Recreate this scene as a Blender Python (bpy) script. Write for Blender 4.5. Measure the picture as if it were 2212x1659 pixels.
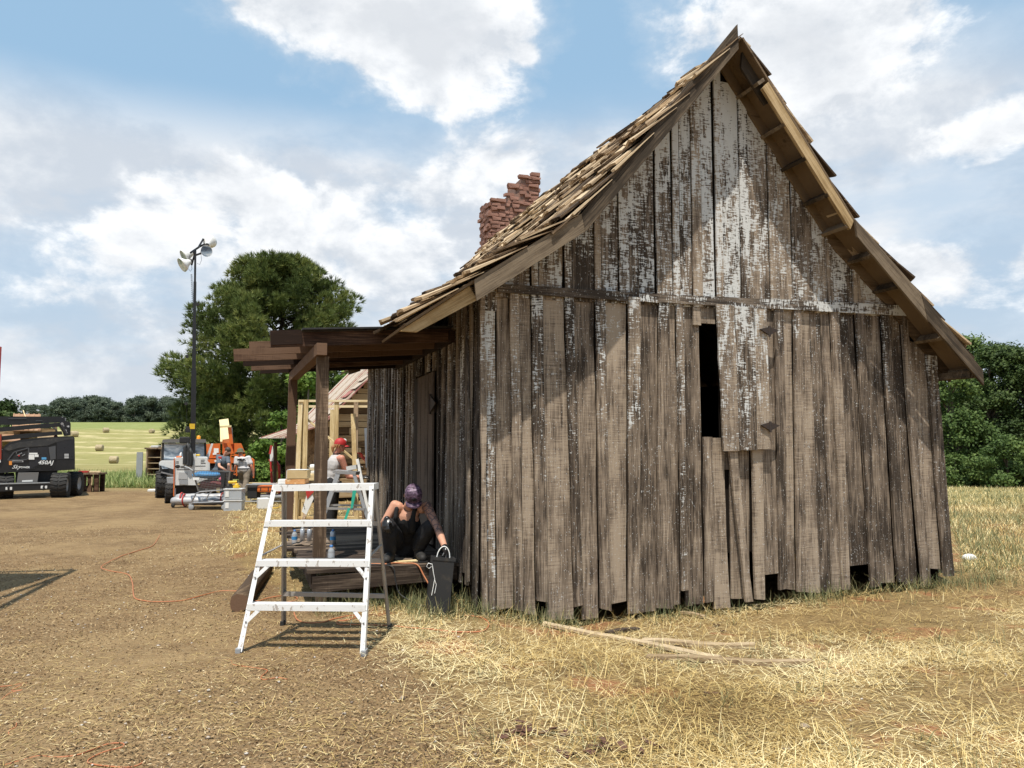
import bpy, bmesh, math, random
import numpy as np
from mathutils import Vector, Matrix, Euler, noise as mnoise

for _o in list(bpy.data.objects):
    bpy.data.objects.remove(_o)
SC = bpy.context.scene
COL = SC.collection
R = random.Random(7)
RNG = np.random.default_rng(7)
rad = math.radians

# ------------------------------------------------------------------ camera
F_PX, CU, CV, PITCH, EYE = 1663.0, 1106.0, 829.5, rad(4.316), 1.6   # photo measured at 2212 x 1659
cam_data = bpy.data.cameras.new("camera")
cam = bpy.data.objects.new("camera", cam_data)
COL.objects.link(cam)
cam_data.sensor_width = 36.0
cam_data.lens = 36.0 * F_PX / 2212.0
cam_data.clip_start = 0.1
cam_data.clip_end = 3000.0
cam.location = (0, 0, EYE)
cam.rotation_euler = (rad(90) + PITCH, 0, 0)
SC.camera = cam

def ray(u, v):
    x = (u - CU) / F_PX
    y = (CV - v) / F_PX
    return Vector((x, math.cos(PITCH) - y * math.sin(PITCH), math.sin(PITCH) + y * math.cos(PITCH)))

def G(u, v, z=0.0):                      # measured photo point on the level z
    d = ray(u, v)
    return Vector((0, 0, EYE)) + d * ((z - EYE) / d.z)

def D(u, v, y):                          # measured photo point at the distance y
    d = ray(u, v)
    return Vector((0, 0, EYE)) + d * (y / d.y)

# ------------------------------------------------------------------ sun, sky, exposure
SUN_TO = Vector((-0.10, -0.48, 1.24)).normalized()
sun_data = bpy.data.lights.new("sun", "SUN")
sun_data.energy = 4.8
sun_data.angle = rad(0.53)
sun_data.color = (1.0, 0.94, 0.84)
sun = bpy.data.objects.new("sun", sun_data)
COL.objects.link(sun)
sun.rotation_euler = SUN_TO.to_track_quat("Z", "Y").to_euler()
sun.location = (-10, -20, 60)

class NT:
    """small node helper"""
    def __init__(self, nt):
        self.nt = nt
    def n(self, typ, props=None, **inp):
        nd = self.nt.nodes.new(typ)
        for k, v in (props or {}).items():
            setattr(nd, k, v)
        for k, v in inp.items():
            key = int(k[1:]) if (k[0] == "i" and k[1:].isdigit()) else k.replace("_", " ")
            self.put(nd.inputs[key], v)
        return nd
    def put(self, sock, v):
        if isinstance(v, bpy.types.NodeSocket):
            self.nt.links.new(v, sock)
        elif isinstance(v, bpy.types.Node):
            self.nt.links.new(v.outputs[0], sock)
        else:
            if sock.type == "RGBA" and len(v) == 3:
                v = (*v, 1)
            sock.default_value = v
    def m(self, op, a, b=0.0, c=None, clamp=False):
        nd = self.nt.nodes.new("ShaderNodeMath")
        nd.operation = op
        nd.use_clamp = clamp
        self.put(nd.inputs[0], a)
        self.put(nd.inputs[1], b)
        if c is not None:
            self.put(nd.inputs[2], c)
        return nd.outputs[0]
    def vm(self, op, a, b=(0, 0, 0)):
        nd = self.nt.nodes.new("ShaderNodeVectorMath")
        nd.operation = op
        self.put(nd.inputs[0], a)
        self.put(nd.inputs[1], b)
        return nd.outputs[0]
    def scale(self, v, s):
        return self.vm("MULTIPLY", v, s if isinstance(s, tuple) else (s, s, s))
    def noise(self, vec, scale=5.0, detail=4.0, rough=0.55, lac=2.0, dist=0.0):
        nd = self.n("ShaderNodeTexNoise", None, Vector=vec, Scale=scale, Detail=detail, Roughness=rough, Lacunarity=lac, Distortion=dist)
        return nd.outputs[0]
    def step(self, v, lo, hi, a=0.0, b=1.0):
        nd = self.n("ShaderNodeMapRange", {"interpolation_type": "SMOOTHSTEP"}, i0=v, i1=lo, i2=hi, i3=a, i4=b)
        return nd.outputs[0]
    def mix(self, f, a, b, mode="MIX"):
        nd = self.nt.nodes.new("ShaderNodeMix")
        nd.data_type = "RGBA"
        nd.blend_type = mode
        self.put(nd.inputs[0], f)
        self.put(nd.inputs[6], a)
        self.put(nd.inputs[7], b)
        return nd.outputs[2]
    def ramp(self, f, stops):
        nd = self.nt.nodes.new("ShaderNodeValToRGB")
        cr = nd.color_ramp
        while len(cr.elements) > 1:
            cr.elements.remove(cr.elements[-1])
        cr.elements[0].position = stops[0][0]
        cr.elements[0].color = (*stops[0][1], 1)
        for p, c in stops[1:]:
            e = cr.elements.new(p)
            e.color = (*c, 1)
        self.put(nd.inputs[0], f)
        return nd.outputs[0]

def build_world():
    w = bpy.data.worlds.new("World")
    SC.world = w
    w.use_nodes = True
    nt = w.node_tree
    nt.nodes.clear()
    t = NT(nt)
    out = t.n("ShaderNodeOutputWorld")
    bg = t.n("ShaderNodeBackground", None, Strength=0.11)
    nt.links.new(bg.outputs[0], out.inputs[0])
    sky = t.n("ShaderNodeTexSky", {"sky_type": "NISHITA", "sun_disc": False})
    sky.sun_elevation = math.asin(SUN_TO.z)
    sky.sun_rotation = math.atan2(SUN_TO.x, SUN_TO.y)
    sky.air_density, sky.dust_density, sky.ozone_density = 1.0, 0.6, 1.2
    dirn = t.n("ShaderNodeTexCoord").outputs["Generated"]
    sep = t.n("ShaderNodeSeparateXYZ", None, i0=dirn)
    X, Y, Z = sep.outputs
    az = t.m("ARCTAN2", X, Y)
    el = t.m("ARCSINE", t.m("MINIMUM", t.m("MAXIMUM", Z, -1.0), 1.0))
    def ae(u, v):
        d = ray(u, v).normalized()
        return math.atan2(d.x, d.y), math.asin(d.z)
    def blob(u, v, su, sv, amp):
        a0, e0 = ae(u, v)
        qa = t.m("MULTIPLY", t.m("SUBTRACT", az, a0), F_PX / su)
        qe = t.m("MULTIPLY", t.m("SUBTRACT", el, e0), F_PX / sv)
        r2 = t.m("ADD", t.m("MULTIPLY", qa, qa), t.m("MULTIPLY", qe, qe))
        return t.m("MULTIPLY", t.m("EXPONENT", t.m("MULTIPLY", r2, -1.0)), amp)
    def total(lst):
        s = None
        for b in lst:
            g = blob(*b)
            s = g if s is None else t.m("ADD", s, g)
        return s
    base = t.vm("MULTIPLY", dirn, (1.0, 1.0, 1.55))
    up = t.vm("ADD", base, (0.0, 0.0, 0.035))
    def fbm(vec):
        a = t.noise(vec, 7.5, 9.0, 0.58, 2.1, 0.2)
        b = t.noise(vec, 17.0, 6.0, 0.6)
        return t.m("ADD", t.m("MULTIPLY", a, 0.72), t.m("MULTIPLY", b, 0.28))
    n0, n1 = fbm(base), fbm(up)
    lay = total([
        (830, 20, 330, 120, .34), (960, 120, 160, 110, .22), (640, 0, 160, 70, .2),
        (1640, 110, 170, 120, .30), (1840, 60, 200, 120, .30), (1780, 190, 120, 60, .1),
        (545, 385, 95, 75, .20), (370, 370, 110, 75, .19), (460, 430, 160, 65, .12), (620, 440, 110, 55, .12),
        (800, 410, 150, 55, .17), (1095, 355, 115, 55, .30), (1000, 430, 90, 60, .14), (720, 520, 160, 60, .10),
        (300, 520, 70, 55, .24), (560, 545, 170, 60, .17), (830, 620, 130, 60, .19), (150, 480, 160, 80, .12), (950, 540, 90, 70, .14), (120, 640, 160, 60, .10), (330, 700, 180, 50, .10), (1140, 120, 22, 20, .2),
        (2130, 285, 130, 40, .27), (2215, 235, 70, 50, .18), (2125, 355, 40, 16, .18),
        (2010, 570, 100, 50, .28), (2090, 640, 130, 50, .22), (2220, 560, 40, 40, .2),
        (180, 130, 340, 150, -.22), (420, 230, 260, 80, -.14), (1290, 120, 110, 190, -.22), (760, 275, 160, 45, -.10),
        (2080, 440, 190, 60, -.22), (2150, 110, 120, 60, -.1), (1330, 230, 110, 70, -.06)])
    dens = t.m("ADD", n0, lay)
    mask = t.step(dens, 0.57, 0.715)
    soft = t.step(dens, 0.44, 0.66)
    lit = t.m("ADD", t.m("MULTIPLY", t.m("SUBTRACT", n0, n1), 4.2), 0.55, clamp=True)
    core = t.step(dens, 0.80, 1.02)
    white, grey = (8.6, 8.7, 8.8), (5.5, 5.8, 6.2)
    ccol = t.mix(lit, (5.6, 5.95, 6.4), white)
    ccol = t.mix(t.m("MULTIPLY", core, 0.85), ccol, grey)
    haze_lo = t.step(el, ae(1106, 960)[1], ae(1106, 330)[1], 1.0, 0.0)
    wisp = t.m("MULTIPLY", t.step(t.noise(t.vm("MULTIPLY", dirn, (1.0, 1.0, 2.6)), 2.6, 6.0, 0.6), 0.36, 0.66), 0.8)
    band = t.m("ADD", t.step(el, ae(1106, 400)[1], ae(1106, 225)[1], 1.0, 0.0), total([(1950, 190, 260, 110, .8), (1150, 300, 330, 60, .55)]), clamp=True)
    veil = t.m("MAXIMUM", t.m("MULTIPLY", haze_lo, 0.85), t.m("MULTIPLY", band, t.m("ADD", wisp, 0.5, clamp=True)))
    veil = t.m("MAXIMUM", veil, t.m("MULTIPLY", soft, 0.32))
    blue = t.mix(0.8, sky.outputs[0], (3.0, 4.75, 6.5))
    c = t.mix(t.m("MULTIPLY", veil, 0.92), blue, t.mix(t.step(n0, 0.40, 0.60), (5.2, 5.6, 6.15), (6.9, 7.1, 7.35)))
    c = t.mix(mask, c, ccol)
    nt.links.new(c, bg.inputs[0])

build_world()
SC.view_settings.view_transform = "Standard"
SC.view_settings.look = "None"
SC.view_settings.exposure = 0.22
SC.view_settings.gamma = 1.0
SC.view_settings.use_curve_mapping = False
SC.render.engine = "CYCLES"
SC.cycles.use_denoising = True
SC.cycles.max_bounces = 5
SC.cycles.diffuse_bounces = 3
SC.cycles.glossy_bounces = 2
SC.cycles.transparent_max_bounces = 6
SC.cycles.caustics_reflective = False
SC.cycles.caustics_refractive = False

# ------------------------------------------------------------------ object helpers
def tag(o, label=None, cat=None, group=None, kind=None):
    if label: o["label"] = label
    if cat: o["category"] = cat
    if group: o["group"] = group
    if kind: o["kind"] = kind
    return o

def thing(name, label, cat, loc=(0, 0, 0), rz=0.0, group=None):
    o = bpy.data.objects.new(name, None)
    o.empty_display_size = 0.2
    COL.objects.link(o)
    o.location = loc
    o.rotation_euler = (0, 0, rz)
    return tag(o, label, cat, group)

def link(name, me, parent=None, mats=()):
    o = bpy.data.objects.new(name, me)
    COL.objects.link(o)
    if parent is not None:
        o.parent = parent
    for m in (mats if isinstance(mats, (list, tuple)) else [mats]):
        if m is not None:
            me.materials.append(m)
    return o

def children(o):
    return [c for c in bpy.data.objects if c.parent == o]

def copy_tree(o, parent=None, kids=None):
    c = o.copy()
    COL.objects.link(c)
    c.parent = parent
    for k in (children(o) if kids is None else kids.get(o.name, [])):
        copy_tree(k, c, kids)
    return c

class MB:
    """collects shapes, then becomes ONE mesh object"""
    def __init__(self):
        self.v, self.f, self.s = [], [], []
    def add(self, vs, fs, smooth=False):
        k = len(self.v)
        self.v += [tuple(p) for p in vs]
        self.f += [tuple(i + k for i in f) for f in fs]
        self.s += [smooth] * len(fs)
        return self
    def box(self, c, size, rot=None):
        hx, hy, hz = size[0] / 2, size[1] / 2, size[2] / 2
        vs = [Vector((x, y, z)) for x in (-hx, hx) for y in (-hy, hy) for z in (-hz, hz)]
        if rot is not None:
            m = Euler(rot).to_matrix() if not isinstance(rot, Matrix) else rot
            vs = [m @ p for p in vs]
        c = Vector(c)
        return self.add([p + c for p in vs], [(0, 1, 3, 2), (4, 6, 7, 5), (0, 4, 5, 1), (2, 3, 7, 6), (0, 2, 6, 4), (1, 5, 7, 3)])
    def bb(self, lo, hi):
        return self.box([(a + b) / 2 for a, b in zip(lo, hi)], [b - a for a, b in zip(lo, hi)])
    def bbox_bevel(self, c, size, r=0.02, rot=None):
        # box with chamfered vertical and horizontal edges
        bm = bmesh.new()
        bmesh.ops.create_cube(bm, size=1.0)
        bmesh.ops.scale(bm, vec=size, verts=bm.verts)
        bmesh.ops.bevel(bm, geom=bm.edges[:] , offset=r, segments=2, affect="EDGES", profile=0.6)
        if rot is not None:
            bmesh.ops.rotate(bm, cent=(0, 0, 0), matrix=Euler(rot).to_matrix(), verts=bm.verts)
        bm.verts.index_update()
        self.add([p.co + Vector(c) for p in bm.verts], [[q.index for q in f.verts] for f in bm.faces], False)
        bm.free()
        return self
    def beam(self, p0, p1, w, h, up=(0, 0, 1), w1=None, h1=None):
        p0, p1 = Vector(p0), Vector(p1)
        d = (p1 - p0).normalized()
        s = d.cross(Vector(up))
        if s.length < 1e-4:
            s = d.cross(Vector((0, 1, 0)))
        s.normalize()
        n = s.cross(d)
        w1, h1 = w1 or w, h1 or h
        vs = []
        for p, a, b in ((p0, w, h), (p1, w1, h1)):
            vs += [p - s * a / 2 - n * b / 2, p + s * a / 2 - n * b / 2, p + s * a / 2 + n * b / 2, p - s * a / 2 + n * b / 2]
        return self.add(vs, [(0, 3, 2, 1), (4, 5, 6, 7), (0, 1, 5, 4), (1, 2, 6, 5), (2, 3, 7, 6), (3, 0, 4, 7)])
    def tube(self, path, r, n=6, cap=True, smooth=True):
        P = [Vector(p) for p in path]
        rs = r if isinstance(r, (list, tuple)) else [r] * len(P)
        k, vs, fs = len(P), [], []
        s = None
        for i, p in enumerate(P):
            d = (P[min(i + 1, k - 1)] - P[max(i - 1, 0)]).normalized()
            if s is None:
                s = d.orthogonal().normalized()
            else:
                s = (s - d * s.dot(d))
                s = s.normalized() if s.length > 1e-5 else d.orthogonal().normalized()
            b = d.cross(s)
            for j in range(n):
                a = 2 * math.pi * j / n
                vs.append(p + (s * math.cos(a) + b * math.sin(a)) * rs[i])
        for i in range(k - 1):
            for j in range(n):
                fs.append((i * n + j, i * n + (j + 1) % n, (i + 1) * n + (j + 1) % n, (i + 1) * n + j))
        self.add(vs, fs, smooth)
        if cap:
            self.add(vs[:n], [tuple(range(n))[::-1]])
            self.add(vs[-n:], [tuple(range(n))])
        return self
    def cyl(self, p0, p1, r0, r1=None, n=12, smooth=True):
        return self.tube([p0, p1], [r0, r0 if r1 is None else r1], n, True, smooth)
    def lathe(self, c, prof, n=16, axis=(0, 0, 1)):
        ax = Vector(axis).normalized()
        s = ax.orthogonal().normalized()
        b = ax.cross(s)
        c = Vector(c)
        vs = []
        for r, h in prof:
            for j in range(n):
                a = 2 * math.pi * j / n
                vs.append(c + ax * h + (s * math.cos(a) + b * math.sin(a)) * r)
        fs = [(i * n + j, i * n + (j + 1) % n, (i + 1) * n + (j + 1) % n, (i + 1) * n + j) for i in range(len(prof) - 1) for j in range(n)]
        return self.add(vs, fs, True)
    def ell(self, c, rr, rot=None, n=12, m=8):
        c = Vector(c)
        mt = Euler(rot).to_matrix() if rot is not None and not isinstance(rot, Matrix) else rot
        vs, fs = [], []
        for i in range(m + 1):
            ph = math.pi * i / m
            for j in range(n):
                a = 2 * math.pi * j / n
                q = Vector((rr[0] * math.sin(ph) * math.cos(a), rr[1] * math.sin(ph) * math.sin(a), rr[2] * math.cos(ph)))
                vs.append(c + (mt @ q if mt is not None else q))
        for i in range(m):
            for j in range(n):
                fs.append((i * n + j, (i + 1) * n + j, (i + 1) * n + (j + 1) % n, i * n + (j + 1) % n))
        return self.add(vs, fs, True)
    def prism(self, poly, d0, d1, plane="xz"):
        """polygon in a plane, extruded along the third axis from d0 to d1"""
        k = len(poly)
        def put(p, d):
            return {"xz": (p[0], d, p[1]), "xy": (p[0], p[1], d), "yz": (d, p[0], p[1])}[plane]
        vs = [put(p, d0) for p in poly] + [put(p, d1) for p in poly]
        fs = [tuple(range(k)), tuple(range(2 * k - 1, k - 1, -1))] + [(i, i + k, (i + 1) % k + k, (i + 1) % k) for i in range(k)]
        return self.add(vs, fs)
    def quad(self, *p):
        return self.add(p, [tuple(range(len(p)))])
    def mesh(self, name):
        me = bpy.data.meshes.new(name)
        me.from_pydata(self.v, [], self.f)
        if any(self.s):
            me.polygons.foreach_set("use_smooth", self.s)
        bm = bmesh.new()
        bm.from_mesh(me)
        bmesh.ops.recalc_face_normals(bm, faces=bm.faces)
        bm.to_mesh(me)
        bm.free()
        me.update()
        return me
    def build(self, name, mat, parent=None, loc=None, rot=None):
        o = link(name, self.mesh(name), parent, mat)
        if loc is not None: o.location = loc
        if rot is not None: o.rotation_euler = rot
        return o

def np_mesh(name, verts, faces, mat, parent=None, colors=None, kind=None):
    """big mesh of triangles / quads straight from numpy (faces: n x 3 or n x 4)"""
    me = bpy.data.meshes.new(name)
    nv, nf, k = len(verts), len(faces), faces.shape[1]
    me.vertices.add(nv)
    me.vertices.foreach_set("co", verts.astype(np.float32).ravel())
    me.loops.add(nf * k)
    me.loops.foreach_set("vertex_index", faces.astype(np.int32).ravel())
    me.polygons.add(nf)
    me.polygons.foreach_set("loop_start", np.arange(0, nf * k, k, dtype=np.int32))
    me.polygons.foreach_set("loop_total", np.full(nf, k, dtype=np.int32))
    if colors is not None:                       # one random value per blade / leaf
        at = me.attributes.new("tint", "FLOAT", "POINT")
        at.data.foreach_set("value", colors.astype(np.float32))
    me.update(calc_edges=True)
    o = link(name, me, parent, mat)
    if kind: o["kind"] = kind
    return o

# ------------------------------------------------------------------ materials
def mat(name, color=(.5, .5, .5), rough=0.6, metal=0.0, spec=0.5, fn=None, **kw):
    m = bpy.data.materials.new(name)
    m.use_nodes = True
    nt = m.node_tree
    p = nt.nodes["Principled BSDF"]
    p.inputs["Base Color"].default_value = (*color, 1)
    p.inputs["Roughness"].default_value = rough
    p.inputs["Metallic"].default_value = metal
    p.inputs["Specular IOR Level"].default_value = spec
    for k, v in kw.items():
        p.inputs[k.replace("_", " ")].default_value = v
    if fn:
        fn(NT(nt), p)
    return m

def set_bump(t, p, h, strength=0.4, dist=0.01):
    b = t.n("ShaderNodeBump", None, Strength=strength, Distance=dist, Height=h)
    t.put(p.inputs["Normal"], b.outputs[0])

def worn(name, color, rough=0.6, amount=0.25, scale=14.0, metal=0.0, dirt=(.16, .12, .08), bump=0.1):
    """plain colour broken by grain, a little dirt and uneven gloss"""
    def fn(t, p):
        co = t.n("ShaderNodeTexCoord").outputs["Object"]
        a = t.noise(co, scale, 6.0, 0.65)
        b = t.noise(co, scale * 5.3, 3.0, 0.6)
        inf = t.n("ShaderNodeObjectInfo").outputs["Random"]
        v = t.m("ADD", t.m("MULTIPLY", b, 0.35), t.m("MULTIPLY", inf, 0.18))
        c = t.mix(t.m("MULTIPLY", v, 0.6), color, tuple(x * 0.62 for x in color))
        c = t.mix(t.m("MULTIPLY", t.step(a, 0.5, 0.72), amount), c, dirt)
        t.put(p.inputs["Base Color"], c)
        t.put(p.inputs["Roughness"], t.m("ADD", t.m("MULTIPLY", a, 0.25), rough - 0.12, clamp=True))
        if bump:
            set_bump(t, p, b, bump, 0.004)
    return mat(name, color, rough, metal, fn=fn)

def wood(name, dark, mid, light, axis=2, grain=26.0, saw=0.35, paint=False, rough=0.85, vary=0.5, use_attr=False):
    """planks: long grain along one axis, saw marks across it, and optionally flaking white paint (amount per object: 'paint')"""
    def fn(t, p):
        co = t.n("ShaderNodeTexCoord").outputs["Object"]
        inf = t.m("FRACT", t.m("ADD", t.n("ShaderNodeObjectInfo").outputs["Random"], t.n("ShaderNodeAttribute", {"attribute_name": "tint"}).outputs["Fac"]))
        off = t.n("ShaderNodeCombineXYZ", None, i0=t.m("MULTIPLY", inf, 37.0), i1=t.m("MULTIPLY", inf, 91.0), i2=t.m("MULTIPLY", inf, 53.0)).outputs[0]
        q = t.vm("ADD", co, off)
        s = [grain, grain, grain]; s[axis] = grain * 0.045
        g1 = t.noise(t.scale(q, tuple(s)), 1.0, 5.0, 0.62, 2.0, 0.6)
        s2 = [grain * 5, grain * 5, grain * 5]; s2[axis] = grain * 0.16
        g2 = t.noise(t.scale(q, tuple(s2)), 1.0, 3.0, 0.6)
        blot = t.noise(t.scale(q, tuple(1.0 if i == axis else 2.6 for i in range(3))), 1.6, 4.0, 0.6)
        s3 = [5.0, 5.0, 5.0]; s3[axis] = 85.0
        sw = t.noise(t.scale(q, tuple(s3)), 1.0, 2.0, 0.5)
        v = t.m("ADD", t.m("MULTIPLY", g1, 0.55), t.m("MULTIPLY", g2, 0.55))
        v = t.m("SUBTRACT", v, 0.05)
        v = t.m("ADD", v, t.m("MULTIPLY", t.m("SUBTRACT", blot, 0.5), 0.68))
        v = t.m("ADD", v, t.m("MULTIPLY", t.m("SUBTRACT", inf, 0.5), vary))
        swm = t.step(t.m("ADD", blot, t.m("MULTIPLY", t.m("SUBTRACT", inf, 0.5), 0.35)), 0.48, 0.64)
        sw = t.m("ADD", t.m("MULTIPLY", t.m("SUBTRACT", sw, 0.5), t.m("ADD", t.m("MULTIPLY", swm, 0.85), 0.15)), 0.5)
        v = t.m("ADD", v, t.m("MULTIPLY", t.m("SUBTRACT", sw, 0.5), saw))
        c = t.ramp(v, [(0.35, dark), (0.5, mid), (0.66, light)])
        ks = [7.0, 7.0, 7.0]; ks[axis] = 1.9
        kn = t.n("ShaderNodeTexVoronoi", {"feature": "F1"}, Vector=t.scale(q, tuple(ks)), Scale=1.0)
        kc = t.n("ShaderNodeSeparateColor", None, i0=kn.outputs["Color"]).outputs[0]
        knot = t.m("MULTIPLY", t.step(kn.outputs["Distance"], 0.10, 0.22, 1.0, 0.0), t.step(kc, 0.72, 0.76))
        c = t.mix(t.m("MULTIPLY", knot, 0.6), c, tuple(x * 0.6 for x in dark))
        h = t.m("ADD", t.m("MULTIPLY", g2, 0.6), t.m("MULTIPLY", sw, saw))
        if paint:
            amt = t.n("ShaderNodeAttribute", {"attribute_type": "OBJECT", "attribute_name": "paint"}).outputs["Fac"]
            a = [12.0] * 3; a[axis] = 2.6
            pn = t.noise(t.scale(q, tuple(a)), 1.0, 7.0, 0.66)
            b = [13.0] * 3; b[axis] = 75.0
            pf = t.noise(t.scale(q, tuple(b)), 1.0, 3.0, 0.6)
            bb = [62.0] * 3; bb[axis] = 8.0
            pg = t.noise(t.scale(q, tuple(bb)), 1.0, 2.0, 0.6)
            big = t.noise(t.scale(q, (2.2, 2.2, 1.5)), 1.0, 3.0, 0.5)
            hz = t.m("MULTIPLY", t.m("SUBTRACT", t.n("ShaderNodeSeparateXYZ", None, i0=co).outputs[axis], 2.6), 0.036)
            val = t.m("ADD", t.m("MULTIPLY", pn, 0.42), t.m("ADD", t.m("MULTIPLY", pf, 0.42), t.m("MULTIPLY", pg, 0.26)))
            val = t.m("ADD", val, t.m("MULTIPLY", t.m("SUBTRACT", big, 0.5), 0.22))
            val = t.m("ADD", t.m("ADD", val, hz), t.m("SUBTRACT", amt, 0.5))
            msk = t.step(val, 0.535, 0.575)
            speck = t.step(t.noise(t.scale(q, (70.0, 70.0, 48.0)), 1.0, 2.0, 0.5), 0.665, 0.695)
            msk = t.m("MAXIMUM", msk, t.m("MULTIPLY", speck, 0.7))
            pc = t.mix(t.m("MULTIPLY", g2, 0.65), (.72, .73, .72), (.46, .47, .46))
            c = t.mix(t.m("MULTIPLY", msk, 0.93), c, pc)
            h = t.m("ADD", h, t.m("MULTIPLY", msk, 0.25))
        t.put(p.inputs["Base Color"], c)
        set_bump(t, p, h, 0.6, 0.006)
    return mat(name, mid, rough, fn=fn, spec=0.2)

M = {}
M["board"] = wood("weathered_painted_board", (.050, .038, .029), (.198, .153, .115), (.37, .297, .224), paint=True, vary=.24, saw=.45)
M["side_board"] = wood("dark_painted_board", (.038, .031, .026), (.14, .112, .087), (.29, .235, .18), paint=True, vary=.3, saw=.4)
M["door"] = wood("dark_door_plank", (.03, .024, .02), (.07, .054, .043), (.13, .10, .078))
M["barge"] = wood("brown_barge_board", (.045, .034, .024), (.118, .088, .060), (.21, .162, .112), axis=0, saw=.15)
M["rafter_yellow"] = wood("new_rafter_timber", (.20, .13, .06), (.36, .25, .125), (.50, .37, .21), axis=0, saw=.1, vary=.2)
M["soffit"] = wood("brown_soffit", (.05, .033, .02), (.11, .074, .045), (.17, .12, .075), axis=0, saw=.1)
M["porch"] = wood("red_brown_porch_timber", (.022, .012, .008), (.068, .036, .023), (.16, .095, .06), axis=0, saw=.3)
M["post"] = wood("rough_sawn_post", (.085, .056, .036), (.25, .175, .115), (.42, .31, .21), saw=.7)
M["deck"] = wood("deck_plank_timber", (.04, .028, .021), (.115, .085, .063), (.25, .19, .14), axis=0, saw=.3)
M["shingle"] = wood("cedar_shingle", (.055, .036, .022), (.29, .20, .122), (.56, .43, .28), axis=0, grain=30, saw=.0, vary=.5)
M["dark"] = mat("dark_sheathing", (.018, .014, .011), 0.9, spec=0.1)
M["iron"] = worn("rusty_hinge_iron", (.055, .042, .036), 0.7, .5, 30, .4, (.13, .06, .03))
M["brick"] = worn("old_red_brick", (.29, .145, .105), 0.9, .75, 16, 0, (.36, .27, .22), 0.9)
M["mortar"] = worn("chimney_mortar", (.25, .155, .12), 0.95, .5, 18, 0, (.30, .22, .18), 0.8)
M["lumber"] = wood("pale_lumber", (.46, .33, .16), (.67, .52, .28), (.80, .67, .44), axis=2, saw=.05, vary=.3)
M["lumber_x"] = wood("pale_lumber_flat", (.46, .33, .16), (.67, .52, .28), (.80, .67, .44), axis=0, saw=.05, vary=.3)
M["scrap"] = wood("weathered_plank_on_ground", (.20, .135, .075), (.36, .265, .16), (.52, .41, .27), axis=0, saw=.1, vary=.3)
M["alu"] = worn("dull_aluminium", (.50, .50, .50), 0.45, .25, 20, .75, (.25, .24, .22))
M["alu_dark"] = worn("weathered_aluminium", (.36, .33, .30), 0.5, .4, 20, .55, (.22, .18, .14))
M["rubber"] = worn("black_rubber", (.022, .021, .02), 0.8, .35, 9, 0, (.11, .085, .06))
M["black"] = worn("satin_black_paint", (.012, .0125, .014), 0.35, .2, 6, 0, (.05, .045, .04), 0.02)
M["black_matte"] = worn("matte_black", (.016, .016, .017), 0.7, .2, 10)
M["steel"] = worn("bare_steel", (.42, .42, .43), 0.4, .3, 20, .8)
M["grey"] = worn("grey_paint", (.32, .33, .34), 0.5, .3, 10)
M["white"] = worn("white_paint", (.78, .78, .76), 0.45, .2, 8)
M["white_dirty"] = worn("white_plastic", (.70, .70, .68), 0.5, .25, 12)
M["orange"] = worn("orange_paint", (.68, .15, .025), 0.45, .3, 6, 0, (.30, .14, .06))
M["cream"] = worn("cream_paint", (.74, .60, .32), 0.5, .25, 6)
M["red"] = worn("red_paint", (.50, .035, .03), 0.45, .3, 10)
M["yellow"] = worn("yellow_plastic", (.75, .48, .03), 0.45, .2, 12)
M["amber"] = mat("amber_plastic", (.85, .30, .01), 0.3)
M["cord"] = worn("orange_cord", (.50, .18, .075), 0.6, .6, 26, 0, (.30, .20, .11))
M["cord_white"] = mat("white_cord", (.80, .80, .78), 0.6)
M["cord_black"] = mat("black_cord", (.02, .02, .02), 0.6)
M["paper"] = worn("white_paper", (.80, .80, .78), 0.7, .1, 8)
def _painted_reflection_glass(t, p):  # blue and white reflections painted into the glass colour, with dusty smears
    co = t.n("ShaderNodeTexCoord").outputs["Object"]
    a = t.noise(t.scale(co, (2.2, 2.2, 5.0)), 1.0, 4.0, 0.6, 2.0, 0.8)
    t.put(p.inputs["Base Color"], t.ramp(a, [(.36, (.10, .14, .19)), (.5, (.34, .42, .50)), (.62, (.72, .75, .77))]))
M["glass"] = mat("vehicle_glass", (.55, .62, .68), 0.12, spec=0.8, fn=_painted_reflection_glass)
M["teal"] = mat("teal_ribbon", (.03, .42, .30), 0.6)
M["blue"] = worn("blue_tarp", (.05, .24, .50), 0.5, .1, 10)
M["clear"] = mat("clear_plastic", (.88, .92, .95), 0.12, Transmission_Weight=0.75, IOR=1.2)
M["translucent"] = mat("cloudy_plastic", (.60, .64, .68), 0.2, Alpha=0.5)
M["skin"] = mat("skin_light", (.56, .30, .205), 0.5, spec=0.3, Subsurface_Weight=0.06)
M["skin_red"] = mat("skin_sunburnt", (.60, .27, .19), 0.5, spec=0.3, Subsurface_Weight=0.06)
M["hair"] = mat("ginger_hair", (.30, .13, .045), 0.6)
M["hair_dark"] = mat("dark_hair", (.05, .032, .02), 0.6)
M["red_roof"] = worn("red_tin_roof", (.36, .13, .10), 0.55, .75, 3.5, .1, (.62, .52, .46))
M["log"] = wood("hewn_log", (.10, .06, .03), (.30, .20, .105), (.46, .34, .20), axis=0, grain=14, saw=.0, vary=.5)
# where the house stands: its own level coordinates (a along the front, b into depth)
TH = rad(19.0)
O = G(1031, 1316)
HC, HS = math.cos(TH), math.sin(TH)

def to_loc(p):
    q = Vector(p) - O
    return Vector((q.x * HC + q.y * HS, -q.x * HS + q.y * HC, p[2]))

def HW(a, b, z=0.0):                      # house coordinates -> world
    return Vector((O.x + a * HC - b * HS, O.y + a * HS + b * HC, z))

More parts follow.
